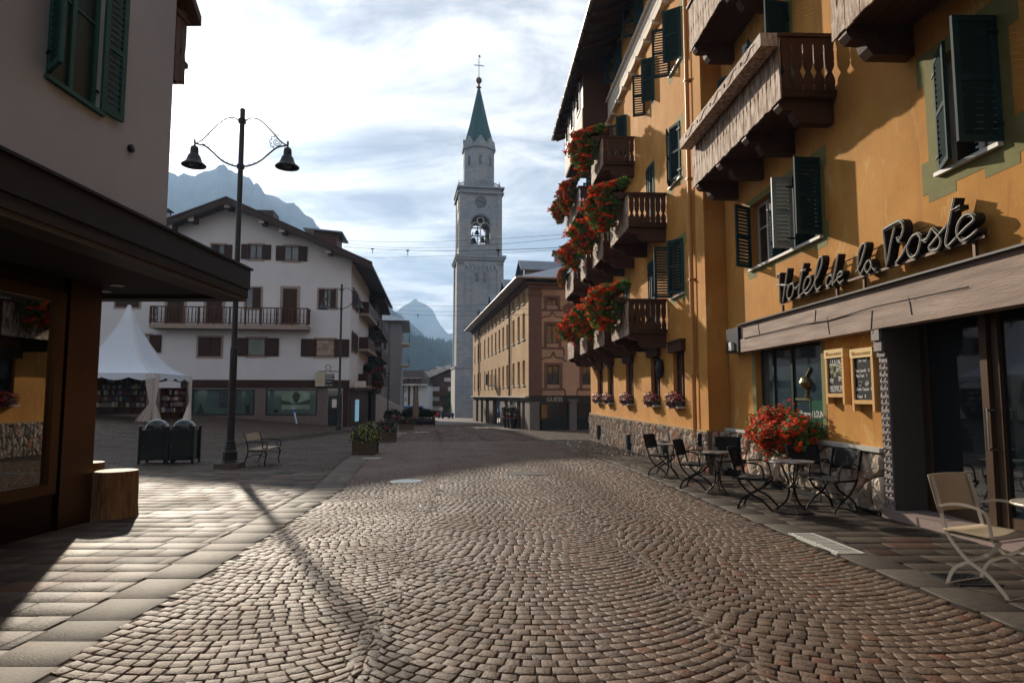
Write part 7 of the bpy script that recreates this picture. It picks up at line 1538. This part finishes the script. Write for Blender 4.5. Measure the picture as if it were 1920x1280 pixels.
for (x0, y0, x1, y1) in ((765, 722, 769, 760), (775, 722, 784, 760), (750, 722, 757, 762)): a_, c_, e_, f_ = rect(FH, x0, y0, x1, y1); b.box(a_, c_, 0, .08, e_, f_)
b.build('timber_panel', WOOD_D, wh)
uh = thing('upper_chalet', (-24, 175, -3), 'sunlit roofs of a larger chalet rising behind the white and timber house', 'house'); FX = Frame((-14, 175), (-1, 0)); a_, c_, e_, f_ = rect(FX, 776, 700, 830, 760); b = MB(FX.m); b.box(a_, c_, -12, 0, -4, f_); b.build('wall', WOOD_D, uh)
b = MB(FX.m); b.add([(a_ - 1, 1.5, f_ - .2), (c_ + 1, 1.5, f_ - 2.0), (c_ + 1, -14, f_ - 2), (a_ - 1, -14, f_ - .2), (a_ - 1, 1.5, f_ + 2.1), (c_ + 1, 1.5, f_ - 1.4), (c_ + 1, -14, f_ - 1.0), (a_ - 1, -14, f_ + 3.2)], [(3, 2, 1, 0), (4, 5, 6, 7), (0, 1, 5, 4), (1, 2, 6, 5), (2, 3, 7, 6), (3, 0, 4, 7)]); b.build('roof', SUNR, uh)
for px, py in ((795, 703), (811, 700), (821, 694)): chimney(FX, FX.pix(px, py)[0], -1.5, f_ - 1, FX.pix(px, py - 8)[1], 1.3, uh)
p = at(849, 745, 122); bush('young_tree', (p.x, 122, 0.6), 1.2, 1.2, 3.4, 'small green tree growing beside the tower base', 'tree', var=(VAR[0][0], VAR[0][0]))
b = MB(); b.tube([(p.x, 122, -3), (p.x, 122, 1.5)], .12, 6); o = b.build('trunk', BARK); tr_ = [x for x in bpy.data.objects if x.name.startswith('young_tree')][0]; o.parent = tr_; o.matrix_parent_inverse = Matrix.Translation(tr_.location).inverted()
# ---------------------------------------------------------------- wires across the street
FLATB = mat('matt_black_cable', (.01, .01, .01), .95, spec=.05)
def wire(p, q, sag, label, r_=.007, lamps=()):
    pts = []; n = 24
    for i in range(n + 1): t_ = i / n; v = p.lerp(q, t_); v.z -= sag * 4 * t_ * (1 - t_); pts.append(v)
    b = MB(); b.tube(pts, r_, 4)
    for k in lamps: v = pts[k]; b.tube([v, v - Vector((0, 0, .35))], .02, 4); b.box(v.x - .1, v.x + .1, v.y - .03, v.y + .03, v.z - .05, v.z + .03)
    b.build('overhead_wire', FLATB, label=label, cat='wire', group='wires strung over the street')
HZ = Vector
def hot(px, py, Y=24): return at(px, py, Y)
wire(at(600, 448, 50), at(1075, 438, 27), .3, 'highest thin wire across the street, just above the belfry sill line')
wire(at(640, 455, 50), at(1075, 444, 27), .45, 'thin wire second from the top, crossing the belfry opening')
wire(at(645, 462, 50), at(1075, 463, 27), .25, 'light-carrying cable with small hanging lamps in front of the belfry', .012, (5, 10, 19))
wire(at(600, 481, 50), at(1075, 466, 27), .2, 'lowest of the upper group of wires, crossing below the belfry')
wire(at(722, 569, 78), at(1060, 562, 29), .3, 'highest wire of the lower group, in front of the far peak', .009)
wire(at(722, 578, 78), at(1060, 575, 29), .3, 'middle wire of the lower group, in front of the far peak', .009)
wire(at(722, 586, 78), at(1060, 588, 29), .2, 'lowest wire of the lower group with one small lamp', .012, (9,))
b = MB(); v = at(1071, 480, 30); b.tube([v - Vector((0, 0, .6)), v + Vector((0, 0, 1.0))], .015, 5); b.build('antenna_rod', IRON, label='thin rod standing above the roof beside the flower boxes', cat='antenna')
# ---------------------------------------------------------------- mountains and forest
def range_(name, pts, Y, depth, material, seed, rough=1.0, nx=700, ny=30, label=None):
    P = [at(px, py, Y) for px, py in pts]; xs = [p.x for p in P]; zs = [p.z for p in P]; rr = np.random.RandomState(seed)
    X = np.linspace(xs[0], xs[-1], nx); Zr = np.interp(X, xs, zs); V = []
    Zr = Zr + np.array([noise.fractal(Vector((x / (Y * .008), seed, 0)), 1.0, 2.0, 4) for x in X]) * Y * .0016 * rough
    for j in range(ny):
        t_ = j / (ny - 1); s = 1 - abs(t_ - .6) / .6 if t_ < .6 else 1 - (t_ - .6) / .4 * .8
        for i in range(nx):
            z = -Y * .02 - 5; h = Zr[i] - z; prof = max(0, s) ** (1.0 if t_ < .6 else 1)
            nzv = noise.fractal(Vector((X[i] / (Y * .09), j * .35, seed)), 1.0, 2.1, 7); ridge_ = 1 - abs(noise.noise(Vector((X[i] / (Y * .035), j * .25, seed + 9))))
            w = math.sin(math.pi * min(1, t_ / .6)) if t_ < .6 else 0
            V.append((X[i] + rough * nzv * Y * .01 * w, Y - depth * .6 + depth * t_ + rough * (nzv * .6 + ridge_) * depth * .10 * w, z + h * min(1, prof + (.10 * nzv + .05 * ridge_) * w * rough) * 1.0))
    Fc = [(j * nx + i, j * nx + i + 1, (j + 1) * nx + i + 1, (j + 1) * nx + i) for j in range(ny - 1) for i in range(nx - 1)]
    b = MB(); b.add(V, Fc); return b.build(name, material, kind='structure')
ROCK = mat('grey_dolomite', (.22, .21, .20), .9, var=.35, vscale=.02, col2=(.14, .15, .13), c2scale=.006)
FORM = mat('forest_floor', (.022, .036, .018), .95, var=.4, vscale=.05)
r1 = [(60, 420), (150, 345), (220, 312), (270, 300), (300, 306), (318, 313), (335, 321), (347, 318), (358, 321), (368, 324), (371, 320), (375, 318), (381, 316), (387, 313.5), (394, 314), (403, 310), (411, 304), (421, 300), (425, 303), (431, 310), (438, 312), (445, 316), (452, 318), (464, 325), (467, 324), (471, 327.6), (475, 333), (478, 339), (480, 336), (483, 335), (487, 338), (492, 344), (495, 351), (499, 356), (505, 357), (511, 359), (518, 361), (525, 365), (532, 369), (539, 374), (546, 374), (553, 374.5), (557, 380), (560, 379), (565, 386), (571, 394), (576, 399), (582, 401), (588, 405), (592, 412), (595, 417), (600, 421), (603, 432), (640, 470), (690, 530), (740, 610)]
range_('mountain', r1, 1500, 600, ROCK, 3)
r2 = [(600, 650), (680, 612), (720, 592), (746, 578.6), (760, 568), (775, 559.3), (777, 556.5), (779, 556), (782, 556), (784, 560), (790, 563), (797.5, 566), (805, 571), (811.7, 577.6), (816.8, 587), (820, 595), (826, 606), (833, 615), (842, 623), (846, 622), (852, 621), (870, 630), (920, 650), (980, 670)]
range_('mountain', r2, 2600, 700, ROCK, 5, .6)
r3 = [(560, 520), (640, 520), (700, 543), (715, 556), (722, 563), (730.5, 571), (738.6, 579), (746, 583), (753, 587), (761, 597), (769, 600), (776, 606), (781, 611), (787, 617), (793, 623), (801.5, 635), (812, 647), (840, 665), (880, 690)]
range_('mountain', r3, 1700, 500, mat('wooded_mountain', (.045, .06, .045), .95, var=.5, vscale=.02), 7, .7)
r4 = [(300, 560), (560, 590), (680, 600), (740, 617), (751, 624), (761, 630), (781, 634), (801, 638), (814, 641), (832, 643), (852, 644), (900, 650), (960, 660), (1100, 690), (1300, 700)]
range_('hill', r4, 900, 560, FORM, 11, .35)
# conifers over the forested hill: one far wood
P = [at(px, py, 900) for px, py in r4]; X4 = [p.x for p in P]; Z4 = [p.z for p in P]
cb = MB(); rr = random.Random(8); ntree = 0
Vt = []; Ft = []
for _ in range(9000):
    x = rr.uniform(at(700, 600, 900).x, at(900, 600, 900).x); t_ = rr.random() ** 1.0; 
    z0_ = -23; hh = float(np.interp(x, X4, Z4)) - z0_; y = 900 - 336 + 336 * t_ - rr.uniform(0, 4); z = z0_ + hh * t_ - 1.5
    h = rr.uniform(4.5, 10) * (.75 + .25 * t_); w_ = h * rr.uniform(.16, .24); k = len(Vt); n_ = 5
    a0 = rr.uniform(0, 6.28)
    for q in range(n_): a = a0 + 2 * math.pi * q / n_; Vt.append((x + w_ * math.cos(a), y + w_ * math.sin(a), z + h * .08))
    for q in range(n_): a = a0 + .6 + 2 * math.pi * q / n_; Vt.append((x + w_ * .62 * math.cos(a), y + w_ * .62 * math.sin(a), z + h * .5))
    Vt.append((x, y, z + h)); Vt.append((x, y, z + h * .7))
    for q in range(n_): Ft.append((k + q, k + (q + 1) % n_, k + 2 * n_ + 1)); Ft.append((k + n_ + q, k + n_ + (q + 1) % n_, k + 2 * n_))
cb.add(Vt, Ft); cb.build('far_forest', mat('conifer_green', (.028, .05, .022), .9, var=.6, vscale=.05), kind='stuff', label='dark conifer wood covering the hill behind the village', cat='forest')
# ---------------------------------------------------------------- haze
hb_ = MB(); hb_.box(-1400, 1400, -120, 3300, -75, 640); hm = bpy.data.materials.new('valley_haze'); hm.use_nodes = True; t_ = hm.node_tree; t_.nodes.clear()
pv = N(t_, 'ShaderNodeVolumePrincipled'); pv.inputs['Color'].default_value = (.40, .64, 1.0, 1); pv.inputs['Density'].default_value = .00030; pv.inputs['Anisotropy'].default_value = .25
oo = N(t_, 'ShaderNodeOutputMaterial'); L(t_, pv.outputs[0], oo.inputs['Volume']); hb_.build('haze', hm, kind='stuff', label='pale blue valley haze softening the mountains', cat='haze')
